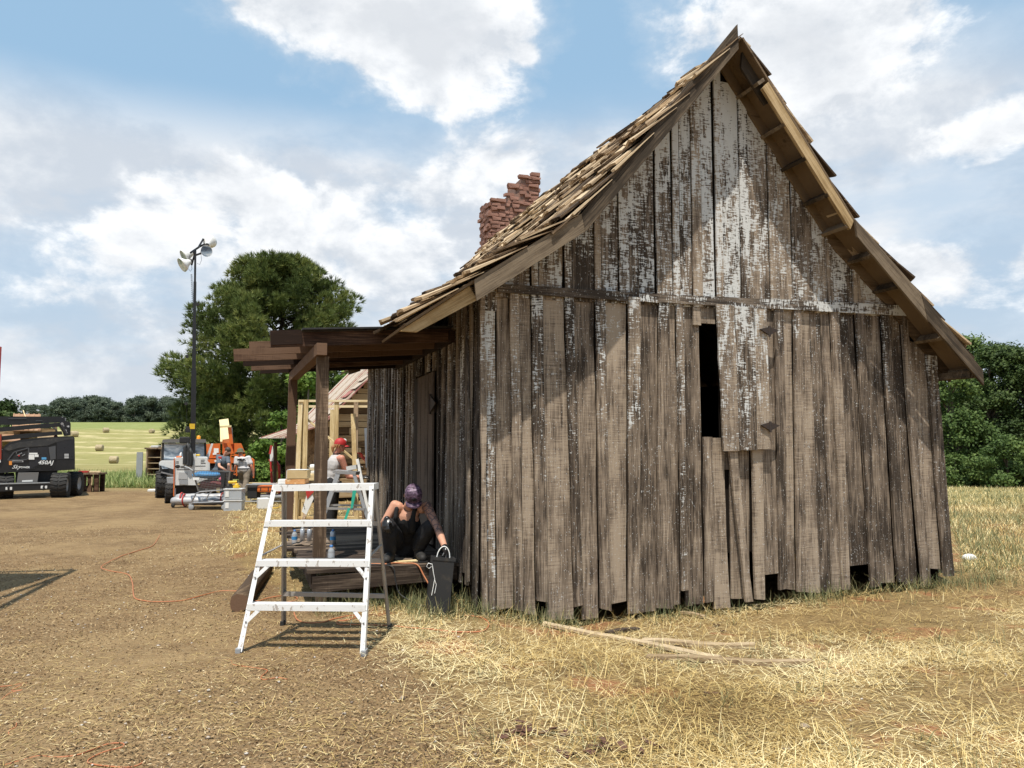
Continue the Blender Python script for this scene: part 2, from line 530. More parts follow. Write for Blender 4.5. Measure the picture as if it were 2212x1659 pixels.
_EYE_L = to_loc((0, 0, EYE))
def FP(u, v, b=0.0):                      # measured point on a wall parallel to the front: (a, z)
    d = ray(u, v)
    dl = Vector((d.x * HC + d.y * HS, -d.x * HS + d.y * HC, d.z))
    p = _EYE_L + dl * ((b - _EYE_L.y) / dl.y)
    return p.x, p.z

WID, DEP, ROOF_END, B0 = 5.88, 7.2, 8.1, -0.43

# ------------------------------------------------------------------ ground
def sm(x, a, b):
    t = np.clip((x - a) / (b - a), 0, 1)
    return t * t * (3 - 2 * t)

LEFT_Y = [0, 30, 60, 90, 125, 150, 200, 260, 330, 450, 900]
LEFT_Z = [0, 0, -.55, -1.0, -1.2, .5, 4.7, 8.3, 9.6, 10.5, 12.0]
RIGHT_Y = [0, 9, 16, 55, 90, 150, 900]
RIGHT_Z = [0, 0, -.12, -1.40, -2.3, -3.0, -4.0]

def ground_z(x, y):
    x = np.asarray(x, float); y = np.asarray(y, float)
    q = x / np.maximum(y, 6.0)
    wl = sm(-q, .18, .36)
    wr = sm(q, -.02, .30)
    ha = (x - O.x) * HC + (y - O.y) * HS
    hb = -(x - O.x) * HS + (y - O.y) * HC
    dip = np.interp(ha, [-.7, .05, .4, .8, 2.8, 3.3, 4.0, 6.0, 9.0], [0, -.02, -.10, -.18, -.19, -.15, -.115, -.09, 0]) * sm(hb, -3.2, -.25) * sm(-hb, -14, -9)
    return wl * np.interp(y, LEFT_Y, LEFT_Z) + wr * np.interp(y, RIGHT_Y, RIGHT_Z) * sm(y, 9, 20) + dip

def gz(x, y):
    return float(ground_z(x, y))

def GT(u, v):                            # measured photo point on the terrain
    p = G(u, v)
    for _ in range(6):
        p = G(u, v, gz(p.x, p.y))
    return p

def straw_amount(x, y):
    """1 where dry straw covers the ground, 0 on the bare track to the left"""
    x = np.asarray(x, float); y = np.asarray(y, float)
    edge = np.interp(y, [0, 3.0, 4.0, 5.0, 5.8, 7.2, 9.0, 11, 14, 18, 25], [.6, .35, .05, -.42, -.78, -1.35, -2.9, -4.0, -5.0, -6.5, -8.0])
    return sm(x - edge, -.55, .55)

def make_ground():
    gx = np.concatenate([-np.geomspace(16, 900, 46)[::-1], np.arange(-15.8, 16, .22), np.geomspace(16.2, 900, 46)])
    gy = np.concatenate([-np.geomspace(3, 400, 14)[::-1], np.arange(-2.8, 2.4, .5), np.arange(2.4, 14, .16), np.geomspace(14.2, 1500, 95)])
    X, Y = np.meshgrid(gx, gy)
    Zb = ground_z(X, Y)
    Z = Zb.copy()
    near = (np.abs(X) < 20) & (Y < 40) & (Y > -4)
    for i, j in zip(*np.nonzero(near)):
        x, y = X[i, j], Y[i, j]
        a = mnoise.noise((x * .55, y * .55, 0)) * .022 + mnoise.noise((x * 2.1, y * 2.1, 5)) * .012
        Z[i, j] += a
        hl = to_loc((x, y, 0))
        if -.06 < hl.x < WID + .05 and -.10 < hl.y < DEP:      # the earth is hollow under the house
            Z[i, j] -= .09
    V = np.stack([X, Y, Z], -1).reshape(-1, 3)
    ny, nx = X.shape
    idx = np.arange(ny * nx).reshape(ny, nx)
    F = np.stack([idx[:-1, :-1], idx[:-1, 1:], idx[1:, 1:], idx[1:, :-1]], -1).reshape(-1, 4)
    o = np_mesh("ground", V, F, M["ground"], kind="structure")
    st = straw_amount(V[:, 0], V[:, 1])
    at = o.data.attributes.new("straw", "FLOAT", "POINT")
    at.data.foreach_set("value", st.astype(np.float32))
    o.data.polygons.foreach_set("use_smooth", np.ones(len(F), bool))
    return o

def ground_mat(t, p):
    co = t.n("ShaderNodeNewGeometry").outputs["Position"]
    straw = t.n("ShaderNodeAttribute", {"attribute_name": "straw"}).outputs["Fac"]
    s = t.n("ShaderNodeSeparateXYZ", None, i0=co)
    x, y = s.outputs[0], s.outputs[1]
    big = t.noise(co, .55, 5.0, .6)
    mid = t.noise(co, 3.2, 5.0, .6)
    fine = t.noise(co, 34.0, 5.0, .7)
    tiny = t.noise(co, 120.0, 3.0, .7)
    chips = t.n("ShaderNodeTexVoronoi", {"feature": "F1"}, Vector=t.vm("ADD", co, t.scale(t.n("ShaderNodeTexNoise", None, Vector=co, Scale=9.0).outputs[1], .3)), Scale=52.0)
    chip_v = t.n("ShaderNodeSeparateColor", None, i0=chips.outputs["Color"]).outputs[0]
    dirt = t.ramp(t.m("ADD", t.m("MULTIPLY", fine, .6), t.m("MULTIPLY", mid, .4)), [(.30, (.095, .057, .028)), (.5, (.245, .155, .077)), (.68, (.45, .315, .165))])
    dirt = t.mix(t.m("MULTIPLY", t.step(chip_v, .35, .95), .55), dirt, t.ramp(tiny, [(.3, (.10, .066, .038)), (.7, (.40, .31, .19))]))
    dirt = t.mix(t.m("MULTIPLY", t.step(big, .42, .66), .6), dirt, (.38, .265, .135))
    soil = t.ramp(t.m("ADD", t.m("MULTIPLY", fine, .5), t.m("MULTIPLY", mid, .5)), [(.3, (.13, .088, .042)), (.55, (.32, .22, .10)), (.75, (.50, .37, .17))])
    # reddish clay shows through in places
    clay = t.m("MULTIPLY", t.step(t.m("ADD", t.noise(co, 1.1, 4.0, .6), t.m("MULTIPLY", fine, .1)), .60, .70), .75)
    soil = t.mix(clay, soil, (.38, .16, .08))
    c = t.mix(t.step(t.m("ADD", straw, t.m("MULTIPLY", t.m("SUBTRACT", mid, .5), .9)), .35, .65), dirt, soil)
    # farther away: field of stubble and hay rows, greener strips
    yy = t.m("ADD", y, t.m("MULTIPLY", t.noise(t.scale(co, (.02, .05, 0)), 1.0, 3.0, .5), 14.0))
    far = t.step(y, 15.0, 32.0)
    fn = t.noise(t.scale(co, (.35, .8, .5)), 1.0, 6.0, .65)
    field = t.ramp(fn, [(.3, (.19, .17, .065)), (.5, (.29, .25, .10)), (.72, (.41, .345, .16))])
    swn = t.noise(t.scale(co, (.012, .012, 0)), 1.0, 2.0, .5)
    ph = t.m("ADD", t.m("ADD", t.m("MULTIPLY", yy, .34), t.m("MULTIPLY", x, .13)), t.m("MULTIPLY", swn, 60.0))
    rows = t.step(t.m("ADD", t.m("SINE", ph), t.m("MULTIPLY", t.m("SUBTRACT", fn, .5), 2.2)), .2, 1.1)
    rows = t.m("MULTIPLY", t.m("MULTIPLY", rows, t.step(y, 60.0, 100.0)), t.step(fn, .3, .55))
    field = t.mix(t.m("MULTIPLY", rows, .62), field, (.56, .48, .27))
    field = t.mix(t.m("MULTIPLY", t.m("SUBTRACT", 1.0, rows), t.m("MULTIPLY", t.step(y, 60.0, 100.0), .42)), field, (.27, .27, .10))
    green = t.m("ADD", t.step(y, 195.0, 215.0), t.m("MULTIPLY", t.step(y, 27.0, 31.0), t.step(y, 44.0, 60.0, 1.0, 0.0)), clamp=True)
    field = t.mix(t.m("MULTIPLY", green, t.step(x, -4.0, -9.0, 0.0, .85)), field, t.mix(fn, (.14, .17, .05), (.28, .31, .11)))
    c = t.mix(t.m("MULTIPLY", far, t.step(t.m("DIVIDE", x, y), -.36, -.40, 1.0, t.step(y, 24.0, 29.0))), c, field)
    t.put(p.inputs["Base Color"], c)
    h = t.m("ADD", t.m("MULTIPLY", fine, .6), t.m("ADD", t.m("MULTIPLY", tiny, .25), t.m("MULTIPLY", chip_v, .35)))
    set_bump(t, p, h, .9, .035)

M["ground"] = mat("dirt_and_stubble", (.3, .2, .1), 0.95, spec=0.1, fn=ground_mat)
make_ground()

def blade_mat(name, stops, trans=0.25):
    def fn(t, p):
        a = t.n("ShaderNodeAttribute", {"attribute_name": "tint"}).outputs["Fac"]
        t.put(p.inputs["Base Color"], t.ramp(a, stops))
        p.inputs["Roughness"].default_value = .65
        p.inputs["Specular IOR Level"].default_value = .25
        if trans:
            nt = t.nt
            tr = t.n("ShaderNodeBsdfTranslucent")
            t.put(tr.inputs[0], t.ramp(a, stops))
            mx = t.n("ShaderNodeMixShader", None, i0=trans)
            nt.links.new(p.outputs[0], mx.inputs[1])
            nt.links.new(tr.outputs[0], mx.inputs[2])
            out = [n for n in nt.nodes if n.type == "OUTPUT_MATERIAL"][0]
            nt.links.new(mx.outputs[0], out.inputs[0])
    return mat(name, (.5, .4, .2), fn=fn)

M["straw"] = blade_mat("dry_straw", [(0, (.16, .095, .035)), (.25, (.44, .30, .105)), (.6, (.74, .565, .245)), (1, (.92, .80, .48))], .15)
M["grass"] = blade_mat("green_grass", [(0, (.05, .07, .03)), (.4, (.13, .155, .07)), (.75, (.30, .29, .14)), (1, (.58, .49, .24))], .3)
M["grass_far"] = blade_mat("tall_green_grass", [(0, (.13, .19, .055)), (.5, (.26, .33, .11)), (1, (.48, .48, .21))], .3)

def blades(name, P, L, W, lean, mat_, tint, parent=None, curl=.35):
    """bent grass / straw blades: three-point strips. lean 0 = upright, 1 = lying"""
    n = len(P)
    az = RNG.uniform(0, 2 * np.pi, n)
    d = np.stack([np.cos(az), np.sin(az), np.zeros(n)], 1)
    side = np.stack([-np.sin(az), np.cos(az), np.zeros(n)], 1)
    up = np.array([0, 0, 1.0])
    th0 = lean * np.pi / 2
    th1 = np.clip(th0 + curl * RNG.uniform(-.3, 1.2, n), 0, 1.62)
    s0 = d * np.sin(th0)[:, None] + up * np.cos(th0)[:, None]
    s1 = d * np.sin(th1)[:, None] + up * np.cos(th1)[:, None]
    p1 = P + s0 * (L * .5)[:, None]
    p2 = p1 + s1 * (L * .5)[:, None]
    gzv = ground_z(p2[:, 0], p2[:, 1])
    p2[:, 2] = np.maximum(p2[:, 2], gzv + .004)
    w = (W / 2)[:, None]
    V = np.stack([P - side * w, P + side * w, p1 - side * w * .85, p1 + side * w * .85, p2 - side * w * .25, p2 + side * w * .25], 1).reshape(-1, 3)
    b = np.arange(n)[:, None] * 6
    F = np.concatenate([b + np.array([0, 1, 3, 2]), b + np.array([2, 3, 5, 4])])
    return np_mesh(name, V, F, mat_, parent, np.repeat(tint, 6), "stuff")

def scatter(n, y0, y1, keep, p=1.0, umin=-.86, umax=.86):
    """random ground points over the field of view, denser near by; keep(x, y) gives the chance to stay"""
    t = RNG.uniform(0, 1, n) ** p
    y = y0 * (y1 / y0) ** t
    x = RNG.uniform(umin, umax, n) * (y + .6)
    k = RNG.uniform(0, 1, n) < keep(x, y)
    x, y = x[k], y[k]
    return np.stack([x, y, ground_z(x, y)], 1)
# ------------------------------------------------------------------ the wooden house
PL = [(2.85, 5.98), (0.94, 3.82), (-0.16, 3.09), (-0.80, 2.645)]
PR = [(2.85, 5.98), (4.28, 4.10), (5.21, 3.30), (6.08, 2.46)]

def roof_z(a):
    P = PL[::-1] + PR[1:]
    return float(np.interp(a, [p[0] for p in P], [p[1] for p in P]))

house = thing("wooden_house", "old weathered wooden house with steep shingle roof and flaking white paint", "house", O, TH)

def board(parent, name, plane, bl, br, tl, tr, zb, zt, y, th, paint=0.3, m="board", n=5, wob=.006, out=0.0, bow=0.0, sub=None):
    """one sawn board; p = position along the wall, y = depth (negative = outwards)"""
    zbl, zbr = zb if isinstance(zb, tuple) else (zb, zb)
    ztl, ztr = zt if isinstance(zt, tuple) else (zt, zt)
    vs, fs = [], []
    ph = R.uniform(0, 9)
    for i in range(n + 1):
        k = i / n
        wl = mnoise.noise((ph, k * 4.0, 1.0)) * wob * (0 < i < n)
        wr = mnoise.noise((ph, k * 4.0, 7.0)) * wob * (0 < i < n)
        pl, pr = bl + (tl - bl) * k + wl + bow * math.sin(math.pi * k), br + (tr - br) * k + wr + bow * math.sin(math.pi * k)
        zl, zr = zbl + (ztl - zbl) * k, zbr + (ztr - zbr) * k
        yy = y - out * (1 - k) ** 2 + mnoise.noise((ph, k * 2.5, 3.0)) * .006
        for p, z, d in ((pl, zl, yy), (pr, zr, yy), (pr, zr, yy + th), (pl, zl, yy + th)):
            vs.append({"front": (p, d, z), "left": (d, p, z), "right": (WID - d, p, z), "back": (p, DEP - d, z)}[plane])
    for i in range(n):
        o = i * 4
        for j in range(4):
            fs.append((o + j, o + (j + 1) % 4, o + 4 + (j + 1) % 4, o + 4 + j))
    fs += [(0, 3, 2, 1), (n * 4, n * 4 + 1, n * 4 + 2, n * 4 + 3)]
    mb = MB().add(vs, fs)
    o = mb.build(name, M[m], parent)
    o["paint"] = float(paint)
    return o

# dark sheathing behind the boards, open at the hatch and along the foot
def front_sheath():
    mb = MB()
    y = .034
    a0, a1, z0, z1 = 2.50, 2.78, 1.64, 2.93
    def strip(x0, x1, zb, zt0, zt1):
        mb.prism([(x0, zb), (x1, zb), (x1, zt1), (x0, zt0)], y, y + .02)
    xs = [.02, .94, a0]
    for p, q in zip(xs[:-1], xs[1:]):
        strip(p, q, .40, roof_z(p) - .03, roof_z(q) - .03)
    strip(a0, a1, .22, z0, z0)
    strip(a0, a1, z1, roof_z(a0) - .03, roof_z(a1) - .03)
    xs = [a1, 2.86, 4.28, 5.21, WID - .02]
    for p, q in zip(xs[:-1], xs[1:]):
        strip(p, q, .40, roof_z(p) - .03, roof_z(q) - .03)
    return mb.build("front_wall", M["dark"], house)

front_wall = front_sheath()
left_wall = MB().bb((.034, .06, -.3), (.054, DEP, 3.12)).build("left_wall", M["dark"], house)
right_wall = MB().bb((WID - .054, .06, -.3), (WID - .034, DEP, 2.6)).build("right_wall", M["dark"], house)
_bk = MB()
for p, q in zip([.06, .94, 2.85, 4.28, 5.21], [.94, 2.85, 4.28, 5.21, WID - .06]):
    _bk.prism([(p, -.3), (q, -.3), (q, roof_z(q) - .05), (p, roof_z(p) - .05)], DEP - .054, DEP - .034)
back_wall = _bk.build("back_wall", M["dark"], house)
MB().bb((.3, .8, .28), (WID - .3, DEP - .3, .34)).build("floor", M["dark"], house)

U3 = lambda x: 973.3 + .4799 * x
V3 = lambda y: 575.1 + .4799 * y
U4 = lambda x: 1459.9 + .5334 * x
V4 = lambda y: 619.4 + .5334 * y
LOW3 = [  # (top left, top right, top y), (bottom left, bottom right, bottom y), layer, paint -- front boards, left half
    (128, 152, 110, 133, 156, 1560, 1, .36), (152, 204, 105, 156, 206, 1570, 0, .42), (203, 262, 125, 207, 286, 1545, 0, .30),
    (262, 302, 128, 284, 326, 1550, 1, .33), (302, 358, 130, 325, 384, 1575, 0, .28), (357, 408, 136, 382, 434, 1510, 1, .37),
    (408, 510, 140, 428, 555, 1592, 0, .31), (508, 546, 150, 550, 592, 1535, 1, .36), (545, 647, 152, 586, 665, 1592, 0, .22),
    (645, 688, 158, 668, 717, 1550, 1, .33), (688, 792, 160, 711, 792, 1525, 0, .29), (788, 840, 163, 787, 845, 1562, 2, .37),
    (838, 932, 178, 843, 924, 1562, 0, .20), (930, 974, 172, 918, 995, 1545, 1, .31), (972, 1012, 178, 988, 1036, 1530, 0, .24),
    (1010, 1043, 178, 1028, 1057, 1457, 1, .40), (1042, 1100, 182, 1054, 1092, 1528, 0, .26), (1094, 1119, 186, 1090, 1140, 1528, 0, .30),
    (1132, 1170, 768, 1140, 1178, 1512, 1, .33), (1168, 1228, 772, 1178, 1258, 1547, 0, .24), (1236, 1272, 825, 1298, 1331, 1510, 2, .26),
    (1250, 1342, 178, 1262, 1352, 1500, 0, .22), (1338, 1390, 178, 1350, 1392, 1495, 1, .25)]
LOW4 = [
    (328, 393, 96, 340, 413, 1165, 0, .25), (390, 427, 100, 411, 444, 1232, 1, .30), (425, 471, 104, 443, 486, 1235, 0, .28),
    (469, 498, 104, 484, 526, 1240, 1, .30), (496, 543, 106, 524, 582, 1242, 0, .27), (541, 584, 108, 580, 631, 1240, 0, .33),
    (582, 621, 110, 629, 666, 1235, 0, .29), (619, 652, 112, 664, 697, 1235, 1, .33), (650, 720, 116, 695, 780, 1135, 0, .27),
    (718, 751, 118, 778, 815, 1222, 1, .29), (749, 823, 120, 812, 887, 1202, 0, .28), (821, 853, 122, 886, 922, 1202, 1, .30),
    (851, 905, 124, 921, 981, 1206, 0, .28), (903, 927, 126, 979, 1014, 1212, 1, .31), (925, 1006, 190, 1012, 1072, 1146, 0, .31),
    (1004, 1043, 255, 1068, 1107, 1178, 1, .34)]
for rows, UU, VV in ((LOW3, U3, V3), (LOW4, U4, V4)):
    for (tl, tr, ty, bl, br, by, ly, pt) in rows:
        a0, zt = FP(UU(tl), VV(ty)); a1, _ = FP(UU(tr), VV(ty))
        c0, zb = FP(UU(bl), VV(by)); c1, _ = FP(UU(br), VV(by))
        # the board may run a little behind its proud neighbour
        e = -.007 if ly == 0 else -.001
        zt = min(zt, roof_z(max(a0, a1)) - .02) + (.05 if ty < 200 else 0)
        ztt = (min(zt, roof_z(a0) - .03), min(zt, roof_z(a1) - .03))
        board(front_wall, "board", "front", c0 - e, c1 + e, a0 - e, a1 + e, (zb + R.uniform(-.01, .03), zb + R.uniform(-.01, .03)), ztt,
              (0.0, -.044, -.078)[ly] + R.uniform(-.006, .006), (.024 if ly == 0 else .034), pt + .10 + R.uniform(-.02, .02), n=7, wob=.02, out=R.choice([0, 0, .01, .03, .05]) * (1 if ly else .4))
# boards hidden behind the open shutter
board(front_wall, "board", "front", 2.79, 2.98, 2.79, 2.98, 1.3, 3.12, .004, .024, .25)
# lintel blocks over the hatch and a patch at its foot
board(front_wall, "board", "front", 2.43, 2.525, 2.43, 2.525, 2.87, 3.09, -.03, .024, .3, n=1)
board(front_wall, "board", "front", 2.52, 2.72, 2.52, 2.72, 2.90, 3.10, -.004, .024, .2, n=1)
# belt board across the front, two lengths
def belt(u0, v0, v0b, u1, v1, v1b, y):
    a0, zt0 = FP(u0, v0); _, zb0 = FP(u0, v0b); a1, zt1 = FP(u1, v1); _, zb1 = FP(u1, v1b)
    n = 8
    vs, fs = [], []
    for i in range(n + 1):
        k = i / n
        w = mnoise.noise((i * .9, u0, 0)) * .008
        for d, z in ((y, zb0 + (zb1 - zb0) * k + w), (y, zt0 + (zt1 - zt0) * k + w), (y + .026, zt0 + (zt1 - zt0) * k + w), (y + .026, zb0 + (zb1 - zb0) * k + w)):
            vs.append((a0 + (a1 - a0) * k, d, z))
    for i in range(n):
        fs += [(i * 4 + j, i * 4 + (j + 1) % 4, i * 4 + 4 + (j + 1) % 4, i * 4 + 4 + j) for j in range(4)]
    fs += [(0, 1, 2, 3), (n * 4, n * 4 + 3, n * 4 + 2, n * 4 + 1)]
    o = MB().add(vs, fs).build("belt_board", M["belt"], front_wall)
    o["paint"] = .445
M["belt"] = wood("painted_belt_board", (.05, .039, .031), (.155, .122, .094), (.31, .25, .19), axis=0, paint=True, vary=.2)
belt(1072, 615, 633.5, 1418, 637, 656, -.058)
belt(1416, 637, 655, 1956, 661.5, 684, -.054)
# gable boards above the belt
UP = [1068, 1090, 1117, 1144.4, 1162, 1213.5, 1217, 1234.8, 1280.7, 1298, 1336.7, 1357, 1413, 1418, 1453.5, 1467, 1495, 1516, 1544.6, 1562.5,
      1598, 1619, 1662, 1681, 1713, 1757, 1785.5, 1799, 1841, 1856, 1890, 1923, 1956]
gable_n = 0
for i, (u0, u1) in enumerate(zip(UP[:-1], UP[1:])):
    if u1 - u0 < 6:
        continue
    vb = 632 + (u0 - 1072) * .0505
    a0, zb = FP(u0, vb); a1, _ = FP(u1, vb)
    narrow = (u1 - u0) < 24
    gap = R.choice([0, .004, .01])
    lean = R.uniform(-.015, .015)
    t0, t1 = roof_z(a0) - .04, roof_z(a1) - .04
    if a0 < 2.85 < a1:
        t0 = t1 = min(t0, t1)
    board(front_wall, "board", "front", a0 + gap, a1 - gap, a0 + gap + lean, a1 - gap + lean, zb - .05, (t0, t1),
          (-.034 if narrow else -.012) + R.uniform(-.004, .004), .022, .438 + R.uniform(-.04, .04) + .010 * (1.4 - abs(a0 - 3.2)), n=4, wob=.012)
# corner boards of the front that run up behind the eave
for p, q, y in ((0.02, .085, -.028), (.085, .19, -.004)):
    board(front_wall, "board", "front", p, q, p, q, 2.9, roof_z(p) - .05, y, .024, .47, n=2)

# --- shutter, standing ajar on the right of the hatch
sh_frame = MB()
sh_frame.bb((2.74, -.082, 1.68), (3.30, -.058, 1.78)).bb((2.74, -.082, 2.75), (3.30, -.058, 2.85)).beam((2.80, -.071, 1.72), (3.24, -.071, 2.80), .09, .02, (0, 1, 0))
shutter = sh_frame.build("shutter", M["porch"], house)
for tl, tr, ty, bl, br, by in ((1197, 1276, 170, 1229, 1298, 832), (1280, 1363, 180, 1299, 1379, 828), (1366, 1421, 190, 1380, 1441, 824)):
    a0, zt = FP(U3(tl), V3(ty), -.1); a1, _ = FP(U3(tr), V3(ty), -.1)
    c0, zb = FP(U3(bl), V3(by), -.1); c1, _ = FP(U3(br), V3(by), -.1)
    board(shutter, "board", "front", c0, c1, a0, a1, zb, zt, -.108, .024, .48, n=8, wob=.02)
for (uc, vc) in ((1661, 716), (1663, 922)):
    a, z = FP(uc, vc, -.12)
    mb = MB().prism([(a - .125, z + .02), (a, z + .05), (a + .125, z + .015), (a, z - .045)], -.135, -.112)
    mb.cyl((a, -.13, z - .06), (a, -.13, z + .06), .014, n=8)
    mb.build("hinge", M["iron"], shutter)

# --- left wall boards
def left_boards():
    b = 0.0
    i = 0
    while b < DEP:
        w = R.uniform(.10, .19) if i % 2 == 0 else R.uniform(.06, .10)
        ly = 0 if i % 2 == 0 else 1
        zb = .20 + R.uniform(-.05, .06)
        if b < .12: zb = -.02
        zt = 3.16
        inside = 1.60 < b + w / 2 < 2.74
        if inside: zb = 2.46
        lean = R.uniform(-.02, .02)
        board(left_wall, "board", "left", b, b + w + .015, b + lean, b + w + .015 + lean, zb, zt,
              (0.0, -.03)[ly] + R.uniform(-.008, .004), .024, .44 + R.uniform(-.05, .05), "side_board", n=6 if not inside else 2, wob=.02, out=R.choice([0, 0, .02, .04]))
        b += w
        i += 1
left_boards()
board(left_wall, "batten", "left", .04, .12, .26, .34, .26, 3.1, -.07, .024, .36, "side_board", n=8, wob=.01, bow=-.05, out=.02)
board(left_wall, "batten", "left", .30, .37, .18, .25, .30, 2.0, -.06, .022, .40, "side_board", n=8, wob=.02, bow=.03)
# right and back walls, plainer
for plane, wall, span, top in (("right", right_wall, DEP, lambda p: 2.62), ("back", back_wall, WID, lambda p: roof_z(p) - .06)):
    p = 0.0
    while p < span - .05:
        w = min(R.uniform(.18, .28), span - p)
        board(wall, "board", plane, p, p + w - .006, p, p + w - .006, .05 + R.uniform(0, .08), (top(p), top(p + w)), R.uniform(-.01, .01), .024, .36, n=2)
        p += w

# --- plank door on the porch side
door = MB().bb((-.045, 1.66, .60), (-.022, 2.68, .72)).bb((-.045, 1.66, 1.95), (-.022, 2.68, 2.07)).build("door", M["door"], house)
bq = 1.665
for k, w in enumerate((.22, .19, .21, .2, .19)):
    board(door, "plank", "left", bq, bq + w - .004, bq, bq + w - .004, .41, 2.43 - .004 * k, -.07 - .003 * (k % 2), .024, 0, "door", n=2, wob=.002)
    bq += w
mb = MB().prism([(1.42, 2.05), (1.70, 2.15), (1.70, 1.95)], -.092, -.078, "yz")
mb.cyl((-.09, 1.705, 1.93), (-.09, 1.705, 2.17), .016, n=8)
mb.build("hinge", M["iron"], door)

# --- roof structure
roof = MB()
for P in (PL, PR):
    for (p, q) in zip(P[:-1], P[1:]):
        n = Vector((-(q[1] - p[1]), q[0] - p[0])).normalized()
        if n.y < 0: n = -n
        e = n * .022
        y1 = ROOF_END
        if q[0] < -.5:
            c = (-.40, roof_z(-.40))
            roof.prism([p, c, (c[0] + e.x, c[1] + e.y), (p[0] + e.x, p[1] + e.y)], .852, ROOF_END)
            y1 = .85
        roof.prism([p, q, (q[0] + e.x, q[1] + e.y), (p[0] + e.x, p[1] + e.y)], B0 + .004, y1)
roof = roof.build("roof", M["soffit"], house)
def slope_board(name, m, lo0, lo1, up1, up0, y0, y1):
    a = math.atan2(lo1[1] - lo0[1], lo1[0] - lo0[0])
    ca, sa = math.cos(a), math.sin(a)
    loc = [((p[0] - lo0[0]) * ca + (p[1] - lo0[1]) * sa, -(p[0] - lo0[0]) * sa + (p[1] - lo0[1]) * ca) for p in (lo0, lo1, up1, up0)]
    return MB().prism(loc, y0, y1).build(name, M[m], roof, (lo0[0], 0, lo0[1]), (0, -a, 0))
slope_board("barge_board", "barge", (.955, 3.655), (2.775, 5.825), (2.768, 6.10), (.915, 3.835), B0 - .035, B0)
slope_board("barge_board", "barge", (-.15, 2.905), (.965, 3.665), (.925, 3.84), (-.175, 3.10), B0 - .03, B0 - .002)
slope_board("rafter", "rafter_yellow", (-.69, 2.60), (-.12, 2.93), (-.20, 3.055), (-.85, 2.60), B0 + .05, B0 + .09)
slope_board("barge_board", "barge", (2.90, 5.70), (3.20, 5.32), (3.30, 5.39), (2.92, 5.88), B0 + .10, B0 + .13)
slope_board("rafter", "rafter_yellow", (3.10, 5.455), (4.235, 3.99), (4.285, 4.085), (3.18, 5.54), B0 + .004, B0 + .045)
slope_board("barge_board", "barge", (4.30, 3.90), (5.29, 2.985), (5.19, 3.31), (4.275, 4.10), B0 - .03, B0 - .002)
slope_board("barge_board", "barge", (5.27, 3.01), (6.10, 2.27), (6.09, 2.45), (5.20, 3.30), B0 - .034, B0 - .004)
# the wall-side rafters and blocking that show under the right-hand overhang
for (p, q) in zip(PR[:-1], PR[1:]):
    MB().prism([p, q, (q[0] - .02, q[1] - .12), (p[0] - .02, p[1] - .16)], -.045, -.014).build("rafter", M["soffit"], roof)
for aa in (3.14, 3.46, 3.73, 4.02, 4.27, 4.62, 5.0, 5.62):
    z = roof_z(aa)
    sl = math.atan2(roof_z(aa + .05) - z, .05)
    MB().box((aa - .045, (B0 - .014) / 2 + .01, z - .062), (.04, -B0 - .03, .10), (0, -sl, 0)).build("lookout", M["barge"], roof)
MB().bb((5.90, B0 + .01, 2.36), (5.935, -.02, 2.44)).build("lookout", M["barge"], roof)
for b in (1.2, 2.4, 3.6, 4.8, 6.0, 7.15):
    for P in (PL, PR):
        for (p, q) in zip(P[:-1], P[1:]):
            if q[0] < -.5: q = (-.38, roof_z(-.38))
            MB().prism([p, q, (q[0], q[1] - .10), (p[0], p[1] - .17)], b, b + .04).build("rafter", M["soffit"], roof)
MB().bb((6.02, B0 + .02, 2.36), (6.05, ROOF_END - .1, 2.48)).build("fascia", M["barge"], roof)

# --- shingles
def slope_path(P):
    acc, out = 0.0, []
    for p, q in zip(P[:-1], P[1:]):
        L = math.hypot(q[0] - p[0], q[1] - p[1])
        out.append((acc, L, p, q))
        acc += L
    return out, acc

def slope_at(path, s):
    for (acc, L, p, q) in path:
        if s <= acc + L or (acc, L, p, q) == path[-1]:
            k = (s - acc) / L
            d = Vector((q[0] - p[0], 0, q[1] - p[1])) / L
            return Vector((p[0] + (q[0] - p[0]) * k, 0, p[1] + (q[1] - p[1]) * k)), d

def shingle_shape(seed):
    r = random.Random(seed)
    L, W = .66, 1.0
    n = 4
    xs = [L + r.uniform(-.07, .03) for _ in range(n + 1)]
    vs, fs = [], []
    for (z0, z1, s) in ((0, .006, 0), (1, .020, 1)):
        pass
    curl = [r.uniform(0, .03) for _ in range(n + 1)]
    for j in range(n + 1):
        y = -W / 2 + W * j / n
        vs += [(0, y, 0), (0, y, .006), (xs[j], y, curl[j]), (xs[j], y, .026 + curl[j])]
    for j in range(n):
        a, b = j * 4, j * 4 + 4
        fs += [(a + 1, a + 3, b + 3, b + 1), (a, b, b + 2, a + 2), (a + 2, b + 2, b + 3, a + 3)]
    fs += [(0, 2, 3, 1), (n * 4, n * 4 + 1, n * 4 + 3, n * 4 + 2)]
    return vs, fs

SHAPES = [shingle_shape(i) for i in range(8)]
SMESH = []
for i, (vs, fs) in enumerate(SHAPES):
    me = MB().add(vs, fs).mesh("shingle")
    me.materials.append(M["shingle"])
    SMESH.append(me)

